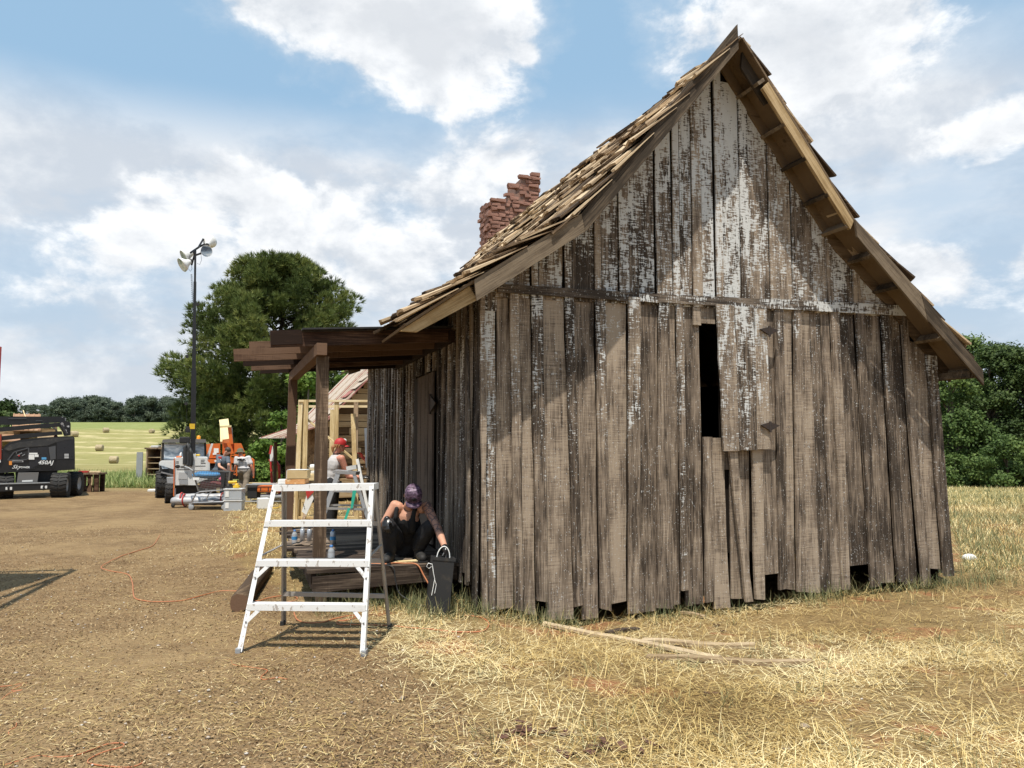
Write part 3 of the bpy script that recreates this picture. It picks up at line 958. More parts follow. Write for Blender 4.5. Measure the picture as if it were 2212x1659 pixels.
def shingle_rows(P, left, single):
    path, total = slope_path(P)
    rest_v, rest_f, rest_t = [], [], []
    k = 0
    items = []
    s_b = total + .01                     # butt of the lowest row
    row = 0
    while s_b > .1:
        b = B0 - (.04 if left else -.03) + R.uniform(-.1, 0) * left
        while b < ROOF_END:
            w = R.uniform(.12, .33)
            b0 = max(b, B0 - .05) if left else b
            w2 = min(b + w, ROOF_END + .02) - b0
            if w2 > .04 and not (left and b0 > .82 and s_b > total - .50):
                items.append((b0, w2, s_b + R.uniform(-.13, .11), R.randrange(8), R.choice([0, .015, .03, .05, .10]), R.uniform(-.06, .06), R.random()))
            b += w + R.choice([.004, .01, .04, .07])
        s_b -= .33
        row += 1
    items.sort(key=lambda q: q[0])
    for i, (b0, w, sb, sh, lift, skew, tnt) in enumerate(items):
        s0 = max(sb - .66, 0.0)
        p, d = slope_at(path, s0 + .2)
        p = p - d * .2
        sx = min(1.0, max(sb, .08) / .66)
        nrm = Vector((-d.z, 0, d.x))
        if nrm.z < 0: nrm = -nrm
        # the old roof has settled: its middle bellies up behind the front edge
        belly = .085 * float(sm(np.array(b0), -.4, 1.4)) * math.exp(-((sb - total * .86) / (total * .28)) ** 2) if left else 0
        yax = Vector((0, 1, 0))
        rot = Matrix((d, yax, nrm)).transposed()
        if rot.determinant() < 0:
            rot = Matrix((d, -yax, nrm)).transposed()
        rot = rot @ Matrix.Rotation(skew, 3, "Z") @ Matrix.Rotation(-.045 - lift, 3, "Y")
        loc = p + nrm * (.026 + belly) + Vector((0, b0 + w / 2, 0))
        mt = Matrix.LocRotScale(loc, rot.to_quaternion(), Vector((sx, w, 1.0)))
        if single and i < 300:
            o = bpy.data.objects.new("shingle", SMESH[sh])
            COL.objects.link(o)
            o.parent = roof
            o.matrix_local = mt
        else:
            vs, fs = SHAPES[sh]
            kk = len(rest_v)
            rest_v += [tuple(mt @ Vector(v)) for v in vs]
            rest_f += [tuple(x + kk for x in f) for f in fs]
            rest_t += [tnt] * len(vs)
    me = bpy.data.meshes.new("shingle")
    me.from_pydata(rest_v, [], rest_f)
    me.attributes.new("tint", "FLOAT", "POINT").data.foreach_set("value", rest_t)
    o = link("shingle_courses", me, roof, M["shingle"])
    o["kind"] = "stuff"
shingle_rows(PL, True, True)
shingle_rows(PR, False, False)
# loose ridge pieces
for b, l in ((.35, .3), (2.6, .4), (5.2, .5)):
    MB().box((2.80 + R.uniform(-.02, .02), b + l / 2, 6.03), (.12, l, .02), (0, R.uniform(-.6, -.4), R.uniform(-.1, .1))).build("ridge_board", M["shingle"], roof)

# --- brick chimney behind the ridge, broken at the top
CH_A0, CH_A1, CH_B0, CH_B1 = 2.70, 3.78, 8.2, 8.95
def ch_top(a, b=8.2):
    if a < 2.98: return 6.78 + (a - 2.72) * .6
    if a < 3.08: return 6.72
    if a < 3.2: return 6.96
    if a < 3.3: return 7.02
    if a < 3.42: return 7.26
    return 7.42
core = MB()
for p, q in zip([2.74, 2.98, 3.08, 3.2, 3.3, 3.42], [2.98, 3.08, 3.2, 3.3, 3.42, 3.74]):
    core.prism([(p, 0), (q, 0), (q, ch_top((p + q) / 2) - .05), (p, ch_top((p + q) / 2) - .05)], CH_B0 + .005, CH_B1 - .03)
chimney = core.build("chimney", M["mortar"], house)
BR = []
for k in range(4):
    bm = bmesh.new()
    bmesh.ops.create_cube(bm, size=1)
    rr = random.Random(k)
    for v in bm.verts:
        v.co += Vector((rr.uniform(-.09, .09), rr.uniform(-.09, .09), rr.uniform(-.12, .12)))
    me = bpy.data.meshes.new("brick")
    bm.to_mesh(me)
    bm.free()
    me.materials.append(M["brick"])
    BR.append(me)
def brick(c, size, rz=0):
    o = bpy.data.objects.new("brick", R.choice(BR))
    COL.objects.link(o)
    o.parent = chimney
    o.location = c
    o.scale = size
    o.rotation_euler = (R.uniform(-.06, .06), R.uniform(-.06, .06), rz + R.uniform(-.06, .06))
z, row = 5.2, 0
while z < 7.5:
    x = CH_A0 - (.1 if row % 2 else 0)
    while x < CH_A1:
        xc = min(max(x + .1, CH_A0 + .06), CH_A1 - .06)
        if z < ch_top(xc) + R.uniform(-.03, .04):
            brick((xc + R.uniform(-.03, .03), CH_B0 + .03 + R.uniform(-.04, .03), z + R.uniform(-.012, .012)), (.19 * R.uniform(.7, 1.15), .11, .068 * R.uniform(.75, 1.15)))
        x += .21
    yb = CH_B0 + (.2 if row % 2 else .1)
    while yb < CH_B1:
        if z < ch_top(CH_A0) + R.uniform(-.05, .05):
            brick((CH_A0 + .03 + R.uniform(-.03, .02), yb, z), (.11, .19, .068))
        yb += .21
    z += .083
    row += 1
brick((3.2, 8.22, 7.14), (.24, .12, .09), .1)
brick((2.70, 8.3, 6.25), (.1, .12, .07), 0)
# back and right faces of the stack as joined courses
mb = MB()
z, row = 5.2, 0
while z < 7.4:
    for x in np.arange(CH_A0 + .1, CH_A1, .21):
        if z < ch_top(float(x)): mb.box((float(x), CH_B1 - .03, z), (.19, .11, .068))
    for y in np.arange(CH_B0 + .1, CH_B1, .21):
        mb.box((CH_A1 - .03, float(y), z), (.11, .19, .068))
    z += .083
o = mb.build("brick_courses", M["brick"], chimney)
o["kind"] = "stuff"

# --- porch: deck, posts, beam, rafters
deck = MB()
deck.box((-.80, .455, .27), (1.42, .05, .15), (0, rad(-2.2), 0))
deck.bb((-1.52, .47, .20), (-1.47, 4.25, .345)).bb((-.10, .47, .20), (-.05, 4.25, .345))
deck = deck.build("porch_deck", M["deck"], house)
b = .43
while b < 4.25:
    w = R.uniform(.13, .16)
    a0 = -1.56 - R.uniform(0, .12) if b > .6 else -1.56
    o = MB().box(((a0 - .06) / 2, b + w / 2, .365 + R.uniform(-.004, .004)), (-a0 - .06, w - .008, .034), (R.uniform(-.01, .01), R.uniform(-.004, .004), R.uniform(-.004, .004))).build("plank", M["deck"], deck)
    b += w
for (a, b) in ((-1.42, .52), (-1.44, 4.15), (-.75, 2.3)):
    MB().bb((a - .05, b - .05, -.03), (a + .05, b + .05, .30)).build("leg", M["post"], deck)
M["post_shaded"] = wood("shade_painted_post", (.025, .014, .009), (.07, .038, .025), (.14, .085, .055), saw=.4)  # far post: the porch roof's shade painted in as a darker red-brown
porch = MB().beam((-1.44, .66, 2.535), (-1.53, 4.2, 2.525), .10, .12).build("porch_roof", M["porch"], house)
for (a, b) in ((-1.415, .83), (-1.53, 4.03)):
    mb = MB()
    n = 8
    vs, fs = [], []
    for i in range(n + 1):
        k = i / n
        for (sx, sy) in ((-1, -1), (1, -1), (1, 1), (-1, 1)):
            vs.append((a + sx * (.06 + mnoise.noise((i * .7, sx, a)) * .006) - .03 * (1 - k) * (b > 2), b + sy * .06, .38 + 2.09 * k))
    for i in range(n):
        fs += [(i * 4 + j, i * 4 + (j + 1) % 4, i * 4 + 4 + (j + 1) % 4, i * 4 + 4 + j) for j in range(4)]
    fs += [(0, 1, 2, 3), (n * 4, n * 4 + 1, n * 4 + 2, n * 4 + 3)]
    MB().add(vs, fs).build("porch_post", M["post" if b < 2 else "post_shaded"], house)
ends = [-1.93, -2.13, -2.30, -2.20, -2.10, -1.98]
for k, b in enumerate((.95, 1.60, 2.25, 2.90, 3.55, 4.12)):
    a0 = ends[k]
    z0 = 2.63 + (a0 + 2.0) * .075
    MB().beam((a0, b, z0), (-.03, b, 2.775), .045, .145).build("rafter", M["porch"], porch)
MB().beam((-1.93, .945, 2.66), (-1.62, .945, 2.683), .056, .15).build("rafter", M["porch"], porch)
MB().beam((-1.62, 2.5, 2.758), (-.0, 2.5, 2.862), 3.3, .018).build("roof_panel", M["black_matte"], porch)
MB().beam((-.045, .82, 2.745), (-.045, 4.25, 2.745), .05, .13).build("ledger", M["porch"], porch)
# ------------------------------------------------------------------ trees, shrubs, grass
def leaf_mat(name, stops, trans=.3):
    return blade_mat(name, stops, trans)

M["leaf_dark"] = leaf_mat("dark_leaves", [(0, (.024, .042, .014)), (.5, (.055, .092, .026)), (1, (.115, .16, .048))])
M["leaf_mid"] = leaf_mat("green_leaves", [(0, (.035, .062, .018)), (.5, (.085, .14, .036)), (1, (.18, .245, .07))])
M["leaf_bright"] = leaf_mat("bright_green_leaves", [(0, (.045, .085, .016)), (.5, (.13, .215, .04)), (1, (.28, .38, .09))], .4)
M["leaf_far"] = leaf_mat("haze_tinted_leaves", [(0, (.06, .082, .06)), (.5, (.095, .125, .085)), (1, (.15, .18, .115))])  # distance haze mixed into the leaf colour: paler and bluer
M["needle"] = leaf_mat("pine_needles", [(0, (.048, .074, .021)), (.5, (.135, .178, .05)), (1, (.31, .33, .105))], .2)
M["bark"] = wood("grey_brown_bark", (.035, .028, .022), (.10, .08, .062), (.19, .16, .13), axis=2, grain=9, saw=.1)

def leaf_quads(C, Nrm, size, aspect=1.5):
    n = len(C)
    t = np.cross(Nrm, RNG.normal(size=(n, 3)))
    t /= np.linalg.norm(t, axis=1, keepdims=True) + 1e-9
    b = np.cross(Nrm, t)
    L = (size * aspect / 2)[:, None]; W = (size / 2)[:, None]
    V = np.stack([C - t * L, C + b * W, C + t * L, C - b * W], 1).reshape(-1, 3)
    return V, np.arange(n * 4).reshape(n, 4)

def crown(name, clumps, n, size, m, parent, droop=.25):
    """clumps: (x, y, z, r, tint). Leaves sit in the shells of the clumps"""
    cl = np.array(clumps)
    wgt = cl[:, 3] ** 2
    pick = RNG.choice(len(cl), n, p=wgt / wgt.sum())
    d = RNG.normal(size=(n, 3)); d /= np.linalg.norm(d, axis=1, keepdims=True)
    rr = cl[pick, 3] * np.abs(RNG.normal(.80, .34, n))
    C = cl[pick, :3] + d * rr[:, None] * np.array([1.12, 1.12, .66])
    C += np.stack([np.sin(C[:, 2] * 5.1 + C[:, 1] * 3.3), np.sin(C[:, 0] * 4.3 + C[:, 2] * 2.7), np.sin(C[:, 0] * 3.7 + C[:, 1] * 4.9)], 1) * (cl[pick, 3] * .16)[:, None]
    N = d * .8 + RNG.normal(size=(n, 3)) * .6 + np.array([0, 0, .55])
    N /= np.linalg.norm(N, axis=1, keepdims=True)
    V, F = leaf_quads(C, N, RNG.uniform(.65, 1.35, n) * size)
    tint = np.clip(cl[pick, 4] + RNG.normal(0, .16, n), 0, 1)
    return np_mesh(name, V, F, m, parent, np.repeat(tint, 4))

def limb(mb, p, q, r0, r1, seed=0, n=5):
    p, q = Vector(p), Vector(q)
    pts, rs = [], []
    for i in range(n):
        k = i / (n - 1)
        w = Vector((mnoise.noise((seed, k * 3, 0)), mnoise.noise((seed, k * 3, 5)), mnoise.noise((seed, k * 3, 9)))) * (p - q).length * .10 * math.sin(math.pi * k)
        pts.append(p.lerp(q, k) + w)
        rs.append(r0 + (r1 - r0) * k)
    mb.tube(pts, rs, 6)

def leafy_tree(name, label, cat, loc, h, rw, n, size, m, seed, group=None, low=.12, rz=0.0, lean=0.0, lumps=26, sharp=1.0):
    r = random.Random(seed)
    root = thing(name, label, cat, loc, rz, group)
    cl = []
    for i in range(lumps):
        k = r.uniform(low, .96)
        env = rw * (math.sin(math.pi * min(1, (k * .86 + .14)) ** sharp) ** .6 if k > .35 else .72 + .28 * k / .35)
        a = r.uniform(0, 2 * math.pi)
        rr = env * math.sqrt(r.uniform(.1, 1)) * .85
        cr = rw * r.uniform(.16, .38) * (1.15 - .4 * k)
        cl.append((math.cos(a) * rr + lean * k * h, math.sin(a) * rr, min(k * h, h - cr * .75), cr, r.uniform(.2, .8)))
    cl.append((lean * h, 0, h - rw * .3, rw * .32, .6))
    tm = MB()
    limb(tm, (0, 0, -.2), (lean * h, 0, h * .8), h * .022 + .05, .03, seed)
    for c in cl[::2]:
        z0 = max(c[2] - rw * .5, h * .1)
        limb(tm, (lean * z0, 0, z0), c[:3], h * .008 + .02, .012, seed + c[2], 4)
    tm.build("trunk", M["bark"], root)
    crown("crown", cl, n, size, m, root)
    return root

# --- the big pine behind the light tower
def big_pine():
    y = 45.0
    x = (592 - CU) / F_PX * y
    root = thing("pine_tree", "large round-crowned dark pine behind the light tower and porch", "tree", (x, y, gz(x, y)))
    r = random.Random(5)
    zs = [-.2, .6, 2.0, 3.2, 5.0, 6.4, 8.0, 9.3, 10.4, 11.3, 12.1, 12.6]
    ra = [5.0, 5.6, 5.8, 5.8, 5.7, 5.5, 5.2, 4.7, 4.0, 3.2, 2.2, 1.0]
    tm = MB()
    limb(tm, (0, 0, -.3), (.2, 0, 11.5), .30, .05, 3, 9)
    P, Dr, T = [], [], []
    for i in range(400):
        z = 12.4 * (r.random() ** .85) + .1
        env = float(np.interp(z, zs, ra))
        az = r.uniform(0, 2 * math.pi)
        env *= .80 + .26 * mnoise.noise((math.cos(az) * 1.3, math.sin(az) * 1.3, z * .42)) + r.uniform(-.05, .16)
        tip = Vector((math.cos(az) * env, math.sin(az) * env, z))
        base = Vector((0, 0, max(z - env * .35, .2)))
        if i % 3 == 0:
            limb(tm, base, tip, .05, .012, i, 5)
        tint = r.uniform(.15, .75)
        for k in (1.0, .84, .66, .46):
            c = base.lerp(tip, k)
            pr = .55 * (1.1 - .3 * k) * r.uniform(.8, 1.3)
            m = int(18 * k + 7)
            for j in range(m):
                d = Vector((r.gauss(0, 1), r.gauss(0, 1), r.gauss(0, 1) + .35)).normalized()
                P.append(c + Vector((d.x * pr, d.y * pr, d.z * pr * .7)))
                o = Vector((math.cos(az), math.sin(az), 0)) * .5 + d * .7 + Vector((0, 0, .75))
                Dr.append(o.normalized())
                T.append(min(1, max(0, tint + r.gauss(0, .14))))
    tm.build("trunk", M["bark"], root)
    P, Dr, T = np.array(P), np.array(Dr), np.array(T)
    q = 11
    n = len(P)
    d = np.repeat(Dr, q, 0) + RNG.normal(size=(n * q, 3)) * .42
    d /= np.linalg.norm(d, axis=1, keepdims=True)
    s = np.cross(d, RNG.normal(size=(n * q, 3)))
    s /= np.linalg.norm(s, axis=1, keepdims=True)
    L = RNG.uniform(.24, .42, n * q)[:, None]
    p = np.repeat(P, q, 0)
    V = np.stack([p - s * .021, p + s * .021, p + d * L], 1).reshape(-1, 3)
    np_mesh("crown", V, np.arange(n * q * 3).reshape(-1, 3), M["needle"], root, np.repeat(np.repeat(T, q), 3))
big_pine()

def at_px(u, y):
    x = (u - CU) / F_PX * y
    return (x, y, gz(x, y) - .05)

leafy_tree("leafy_shrub", "tall bright green leafy shrub seen left of the porch posts", "shrub", at_px(608, 33), 3.1, 1.15, 5200, .12, M["leaf_bright"], 11, low=.05)
leafy_tree("leafy_tree", "bright green leafy tree seen between the two porch posts", "tree", at_px(665, 37), 5.3, 1.75, 9000, .14, M["leaf_bright"], 12, low=.05)
leafy_tree("leafy_shrub", "bright green leafy shrub right of the near porch post", "shrub", at_px(760, 36), 5.0, 1.2, 4500, .14, M["leaf_bright"], 13, low=.05)
leafy_tree("leafy_shrub", "low green bush beside the red hand truck", "shrub", at_px(572, 29), .95, .7, 1800, .09, M["leaf_bright"], 14, low=.02)
leafy_tree("dark_tree", "dark broad tree behind the bright shrubs by the porch", "tree", at_px(700, 50), 8.4, 3.3, 8000, .2, M["leaf_dark"], 15, low=.04)
leafy_tree("dark_tree", "dark tree behind the tin-roofed cabin", "tree", at_px(800, 52), 8.0, 3.2, 8000, .2, M["leaf_dark"], 16, low=.04)

# --- wood edge on the right
spots = [(2005, 58, 9.0, 2.8, "mid", 0), (2052, 53, 8.2, 2.6, "mid", 1), (2088, 60, 10.6, 3.0, "mid", 2), (2140, 56, 9.3, 2.7, "dark", 3), (2178, 61, 10.2, 2.9, "dark", 4),
         (2215, 55, 9.0, 3.0, "dark", 5), (2260, 58, 9.6, 3.2, "dark", 6), (2120, 64, 10.4, 3.0, "dark", 7), (1950, 60, 8.6, 3.0, "mid", 8), (2320, 60, 9.8, 3.2, "dark", 9)]
SAY = ["leafy green tree at the wood edge beside the right end of the house", "medium green tree at the wood edge just right of the house wall",
       "pale-topped tallest leafy tree of the wood edge on the right", "dark green tree in the wood edge right of the pale-topped tree",
       "tall dark tree near the right edge of the photo", "dark tree cut by the right edge of the photo", "dark tree at the wood edge just past the right edge of the photo",
       "dark tree filling the back of the wood between its neighbours", "leafy tree of the wood edge mostly hidden behind the house", "outermost dark tree of the wood edge on the right"]
for (u, y, h, w, k, i) in spots:
    leafy_tree("woodland_tree", SAY[i], "tree", at_px(u, y), h * 1.1, w, 22000, .135, M["leaf_" + k], 30 + i, "trees of the wood edge on the right", low=.05, lumps=52)
for i, (u, y, h, w, s) in enumerate([(2060, 49, 2.2, 1.4, "low leafy bush at the foot of the wood beside the house wall"), (2170, 47, 3.3, 1.9, "round green bush in front of the dark wood on the right"),
                                     (2235, 48, 2.6, 1.6, "green bush at the wood foot cut by the right photo edge"), (2115, 50, 2.0, 1.3, "small bush in the gap between two larger bushes at the wood foot")]):
    leafy_tree("bush", s, "bush", at_px(u, y), h, w, 8000, .11, M["leaf_mid"], 60 + i, "bushes at the foot of the wood", low=.02)

# --- left: one big tree, smaller ones, and the far treeline beyond the hayfield
leafy_tree("oak_tree", "broad dark tree at the left edge above the black lift", "tree", at_px(5, 75), 6.6, 2.7, 9000, .2, M["leaf_dark"], 70, low=.04)
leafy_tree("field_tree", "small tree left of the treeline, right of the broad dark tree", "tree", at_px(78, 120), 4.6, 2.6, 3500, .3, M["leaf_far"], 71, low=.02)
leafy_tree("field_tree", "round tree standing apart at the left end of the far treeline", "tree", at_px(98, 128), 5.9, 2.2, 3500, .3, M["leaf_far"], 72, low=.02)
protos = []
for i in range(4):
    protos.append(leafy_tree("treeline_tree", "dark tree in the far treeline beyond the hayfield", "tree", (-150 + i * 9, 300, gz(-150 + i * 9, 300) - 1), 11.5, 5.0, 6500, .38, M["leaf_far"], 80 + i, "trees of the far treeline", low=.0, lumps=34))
pk = {p.name: children(p) for p in protos}
used = set()
k = 0
for row, (y0, u0, u1, st) in enumerate(((292, 128, 470, 12.5), (312, 95, 470, 15), (335, 40, 470, 18))):
    u = u0
    while u < u1:
        y = y0 + R.uniform(-6, 6)
        p = protos[k % 4]
        if k < 4:
            o = p
        else:
            o = copy_tree(p, None, pk)
        x, y, z = at_px(u + R.uniform(-4, 4), y)
        o.location = (x, y, z - .6)
        s = R.uniform(.52, .98) * (1.0 + .08 * row) * (.8 if u < 128 else 1)
        o.scale = (s * R.uniform(.9, 1.2), s * R.uniform(.9, 1.2), s)
        o.rotation_euler.z = R.uniform(0, 6.28)
        u += st * R.uniform(.8, 1.25)
        k += 1

# --- straw, stubble, grass
def tint(n, lo=0.0, hi=1.0):
    return RNG.uniform(lo, hi, n)

def patchy(P, sc=.8, off=0.0):
    return np.array([mnoise.noise((p[0] * sc + off, p[1] * sc, 1.3)) for p in P])

P = scatter(350000, 2.7, 17, lambda x, y: straw_amount(x, y) * .9)
pn = patchy(P, 1.1)
P = P[RNG.uniform(0, 1, len(P)) < np.clip(.64 + pn * 1.4, .26, 1)]
inside = np.array([(lambda q: -.02 < q.x < WID and q.y > -.09)(to_loc(p)) for p in P])
P = P[~inside]
n = len(P)
pn = patchy(P, .7, 9)
P[:, 2] += RNG.uniform(.0, .03, n)
blades("straw_litter", P, .03 + .17 * RNG.uniform(0, 1, n) ** 1.8, RNG.uniform(.0024, .0048, n), RNG.uniform(.78, 1.02, n), M["straw"], np.clip(RNG.uniform(.05, 1, n) + pn * .8, 0, 1))
P = scatter(28000, 2.7, 20, lambda x, y: straw_amount(x, y) * .6)
pn = patchy(P, .9, 4)
P = P[(pn + RNG.uniform(-.2, .2, len(P))) > .03]
P = P[~np.array([(lambda q: .05 < q.x < WID and q.y > .1)(to_loc(p)) for p in P])]
n = len(P)
blades("standing_stubble", P, RNG.uniform(.06, .20, n), RNG.uniform(.003, .005, n), RNG.uniform(.1, .6, n), M["straw"], RNG.uniform(.1, .95, n))
# sparse straw on the bare track
P = scatter(70000, 2.7, 14, lambda x, y: (1 - straw_amount(x, y)) * .55)
P = P[patchy(P, .8, 6) + RNG.uniform(-.35, .35, len(P)) > .0]
n = len(P)
P[:, 2] += .012
blades("straw_on_track", P, RNG.uniform(.03, .13, n), RNG.uniform(.002, .004, n), RNG.uniform(.92, 1.02, n), M["straw"], RNG.uniform(.1, .8, n))
# bark chips and dry leaf bits on the track
def chip_mat(t, p):
    a = t.n("ShaderNodeAttribute", {"attribute_name": "tint"}).outputs["Fac"]
    t.put(p.inputs["Base Color"], t.ramp(a, [(0, (.075, .043, .022)), (.45, (.225, .14, .07)), (.85, (.42, .29, .15)), (1, (.56, .46, .29))]))
M["chips"] = mat("mulch_chips", (.2, .14, .08), .9, fn=chip_mat, spec=.2)
P = scatter(265000, 2.6, 15, lambda x, y: (1 - straw_amount(x, y)) * .8 + .06)
n = len(P)
P[:, 2] += RNG.uniform(0, .016, n)
N = RNG.normal(size=(n, 3)) * .38 + np.array([0, 0, 1.0])
N /= np.linalg.norm(N, axis=1, keepdims=True)
V, F = leaf_quads(P, N, RNG.uniform(.0035, .0105, n), 3.2)
np_mesh("mulch_chips", V, F, M["chips"], None, np.repeat(tint(n), 4), "stuff")
# pebbles
def pebble_mat(t, p):
    a = t.n("ShaderNodeAttribute", {"attribute_name": "tint"}).outputs["Fac"]
    t.put(p.inputs["Base Color"], t.ramp(a, [(0, (.25, .19, .14)), (.6, (.45, .38, .31)), (1, (.62, .57, .52))]))
M["pebble"] = mat("pale_pebbles", (.4, .3, .25), .8, fn=pebble_mat)
P = scatter(1500, 2.7, 12, lambda x, y: .85 - .6 * straw_amount(x, y))
n = len(P)
octa = np.array([(1, 0, 0), (0, 1, 0), (-1, 0, 0), (0, -1, 0), (.2, .1, .55), (0, 0, -.6), (.7, .7, .2), (-.7, .6, .25)])
of = np.array([(6, 4, 0), (6, 1, 4), (1, 7, 4), (7, 2, 4), (2, 3, 4), (3, 0, 4), (0, 3, 5), (3, 2, 5), (2, 7, 5), (7, 1, 5), (1, 6, 5), (6, 0, 5)])
sz = RNG.uniform(.005, .015, n) * np.where(RNG.uniform(0, 1, n) < .06, 2.0, 1)
ang = RNG.uniform(0, 6.28, n)
ca, sa = np.cos(ang), np.sin(ang)
base = octa[None] * (sz[:, None, None] * RNG.uniform(.6, 1.3, (n, 1, 3)))
bx = base[..., 0] * ca[:, None] - base[..., 1] * sa[:, None]
by = base[..., 0] * sa[:, None] + base[..., 1] * ca[:, None]
V = np.stack([bx, by, base[..., 2]], -1) + P[:, None, :] + np.array([0, 0, .006])
np_mesh("pebbles", V.reshape(-1, 3), (np.arange(n)[:, None, None] * 8 + of[None]).reshape(-1, 3), M["pebble"], None, np.repeat(tint(n), 8), "stuff")

# green-grey grass at the foot of the walls
pts = []
for i in range(2700):
    a = R.uniform(-.25, 6.7)
    b = -abs(R.gauss(0, .22)) - .07
    if mnoise.noise((a * 1.2, 3.3, 0)) + R.uniform(-.3, .4) < 0: continue
    if 2.4 < a < 3.5 and R.random() < .75: continue
    pts.append(HW(a, b))
for i in range(700):
    pts.append(HW(R.uniform(-.7, .1), R.gauss(.0, .25)))
for i in range(900):
    pts.append(HW(R.uniform(-1.5, -.4), R.uniform(.1, .9)))
for i in range(700):
    pts.append(HW(6.0 + abs(R.gauss(0, .5)), R.uniform(-.4, 3)))
P = np.array(pts)
P[:, 2] = ground_z(P[:, 0], P[:, 1])
n = len(P)
blades("wall_grass", P, RNG.uniform(.06, .22, n) * np.where(RNG.uniform(0, 1, n) < .1, 1.6, 1), RNG.uniform(.003, .006, n), RNG.uniform(.05, .6, n), M["grass"], RNG.uniform(.1, .95, n), curl=.7)
# scattered green tufts among the straw
P0 = scatter(220, 3, 14, lambda x, y: straw_amount(x, y) * .8)
P = np.repeat(P0, 16, 0) + np.concatenate([RNG.normal(0, .05, (len(P0) * 16, 2)), np.zeros((len(P0) * 16, 1))], 1)
n = len(P)
blades("green_tufts", P, RNG.uniform(.05, .2, n), RNG.uniform(.003, .005, n), RNG.uniform(.1, .7, n), M["grass"], RNG.uniform(.3, 1, n), curl=.6)
# tall grass strip along the far side of the track, and the meadow right of the house
def box_pts(n, f):
    q = np.array([f() for _ in range(n)])
    return np.stack([q[:, 0], q[:, 1], ground_z(q[:, 0], q[:, 1])], 1)
def strip():
    y = 27 + 17 * R.random() ** 1.5
    u = R.uniform(-20, 350) + (y - 27) * 2
    return ((u - CU) / F_PX * y, y)
P = box_pts(11000, strip)
n = len(P)
blades("tall_grass", P, RNG.uniform(.15, .6, n) * (.55 + .9 * np.clip(patchy(P, .25) + .3, 0, 1)), RNG.uniform(.02, .035, n), RNG.uniform(.05, .6, n), M["grass_far"], RNG.uniform(0, 1, n), curl=.6)
def meadow():
    y = 10 * (52 / 10) ** R.random()
    return (y * R.uniform(.53, .86) + .5, y)
P = box_pts(24000, meadow)
n = len(P)
blades("meadow_grass", P, RNG.uniform(.06, .22, n), RNG.uniform(.008, .016, n) * (.4 + P[:, 1] / 40), RNG.uniform(.35, 1, n), M["straw"], RNG.uniform(.1, 1, n), curl=.6)
P = box_pts(26000, meadow)
P = P[patchy(P, .35, 2) + RNG.uniform(-.25, .25, len(P)) > -.15]
n = len(P)
blades("meadow_green_grass", P, RNG.uniform(.08, .26, n), RNG.uniform(.008, .016, n) * (.4 + P[:, 1] / 40), RNG.uniform(.1, .7, n), M["grass"], RNG.uniform(.2, 1, n), curl=.6)
def mid():
    y = 11 * (30 / 11) ** R.random()
    u = R.uniform(430, 800)
    return ((u - CU) / F_PX * y, y)
P = box_pts(17000, mid)
P = P[RNG.uniform(0, 1, len(P)) < straw_amount(P[:, 0], P[:, 1])]
n = len(P)
blades("straw_patch", P, RNG.uniform(.04, .13, n), RNG.uniform(.005, .009, n), RNG.uniform(.5, 1, n), M["straw"], RNG.uniform(.2, 1, n))
# ------------------------------------------------------------------ things in front of and on the porch
def facing(u, y, turn=1.0, extra=0.0):
    """local frame of a machine that stands on the line of sight u at the distance y, turned to face it"""
    o = D(u, 955, y); o.z = 0
    a = math.atan2(o.x, o.y) * turn - extra
    f, s = Vector((math.sin(a), math.cos(a), 0)), Vector((math.cos(a), -math.sin(a), 0))
    def q(u_, v_, dy=0.0):
        d = ray(u_, v_)
        t_ = (dy + o.dot(f)) / d.dot(f)
        p = Vector((0, 0, EYE)) + d * t_ - o
        return Vector((p.dot(s), dy, p.z))
    return o, -a, q

def splat(name, base, rough=.4, metal=0.0, n1=.585):
    def fn(t, p):
        co = t.n("ShaderNodeTexCoord").outputs["Object"]
        a = t.noise(t.scale(co, (30, 30, 14)), 1.0, 4.0, .6)
        b = t.noise(co, 7.0, 4.0, .6)
        g = t.noise(co, 90.0, 2.0, .6)
        c = t.mix(t.m("MULTIPLY", g, .25), base, tuple(x * .7 for x in base))
        c = t.mix(t.m("MULTIPLY", t.step(a, n1, n1 + .05), .8), c, (.36, .31, .27))
        c = t.mix(t.m("MULTIPLY", t.step(b, .58, .70), .35), c, (.52, .48, .43))
        t.put(p.inputs["Base Color"], c)
        set_bump(t, p, a, .2, .003)
    return mat(name, base, rough, metal, fn=fn)
M["ladder_white"] = splat("paint_splashed_white", (.80, .80, .79))
M["ladder_back"] = splat("paint_splashed_aluminium", (.37, .34, .31), .5, .35, .6)

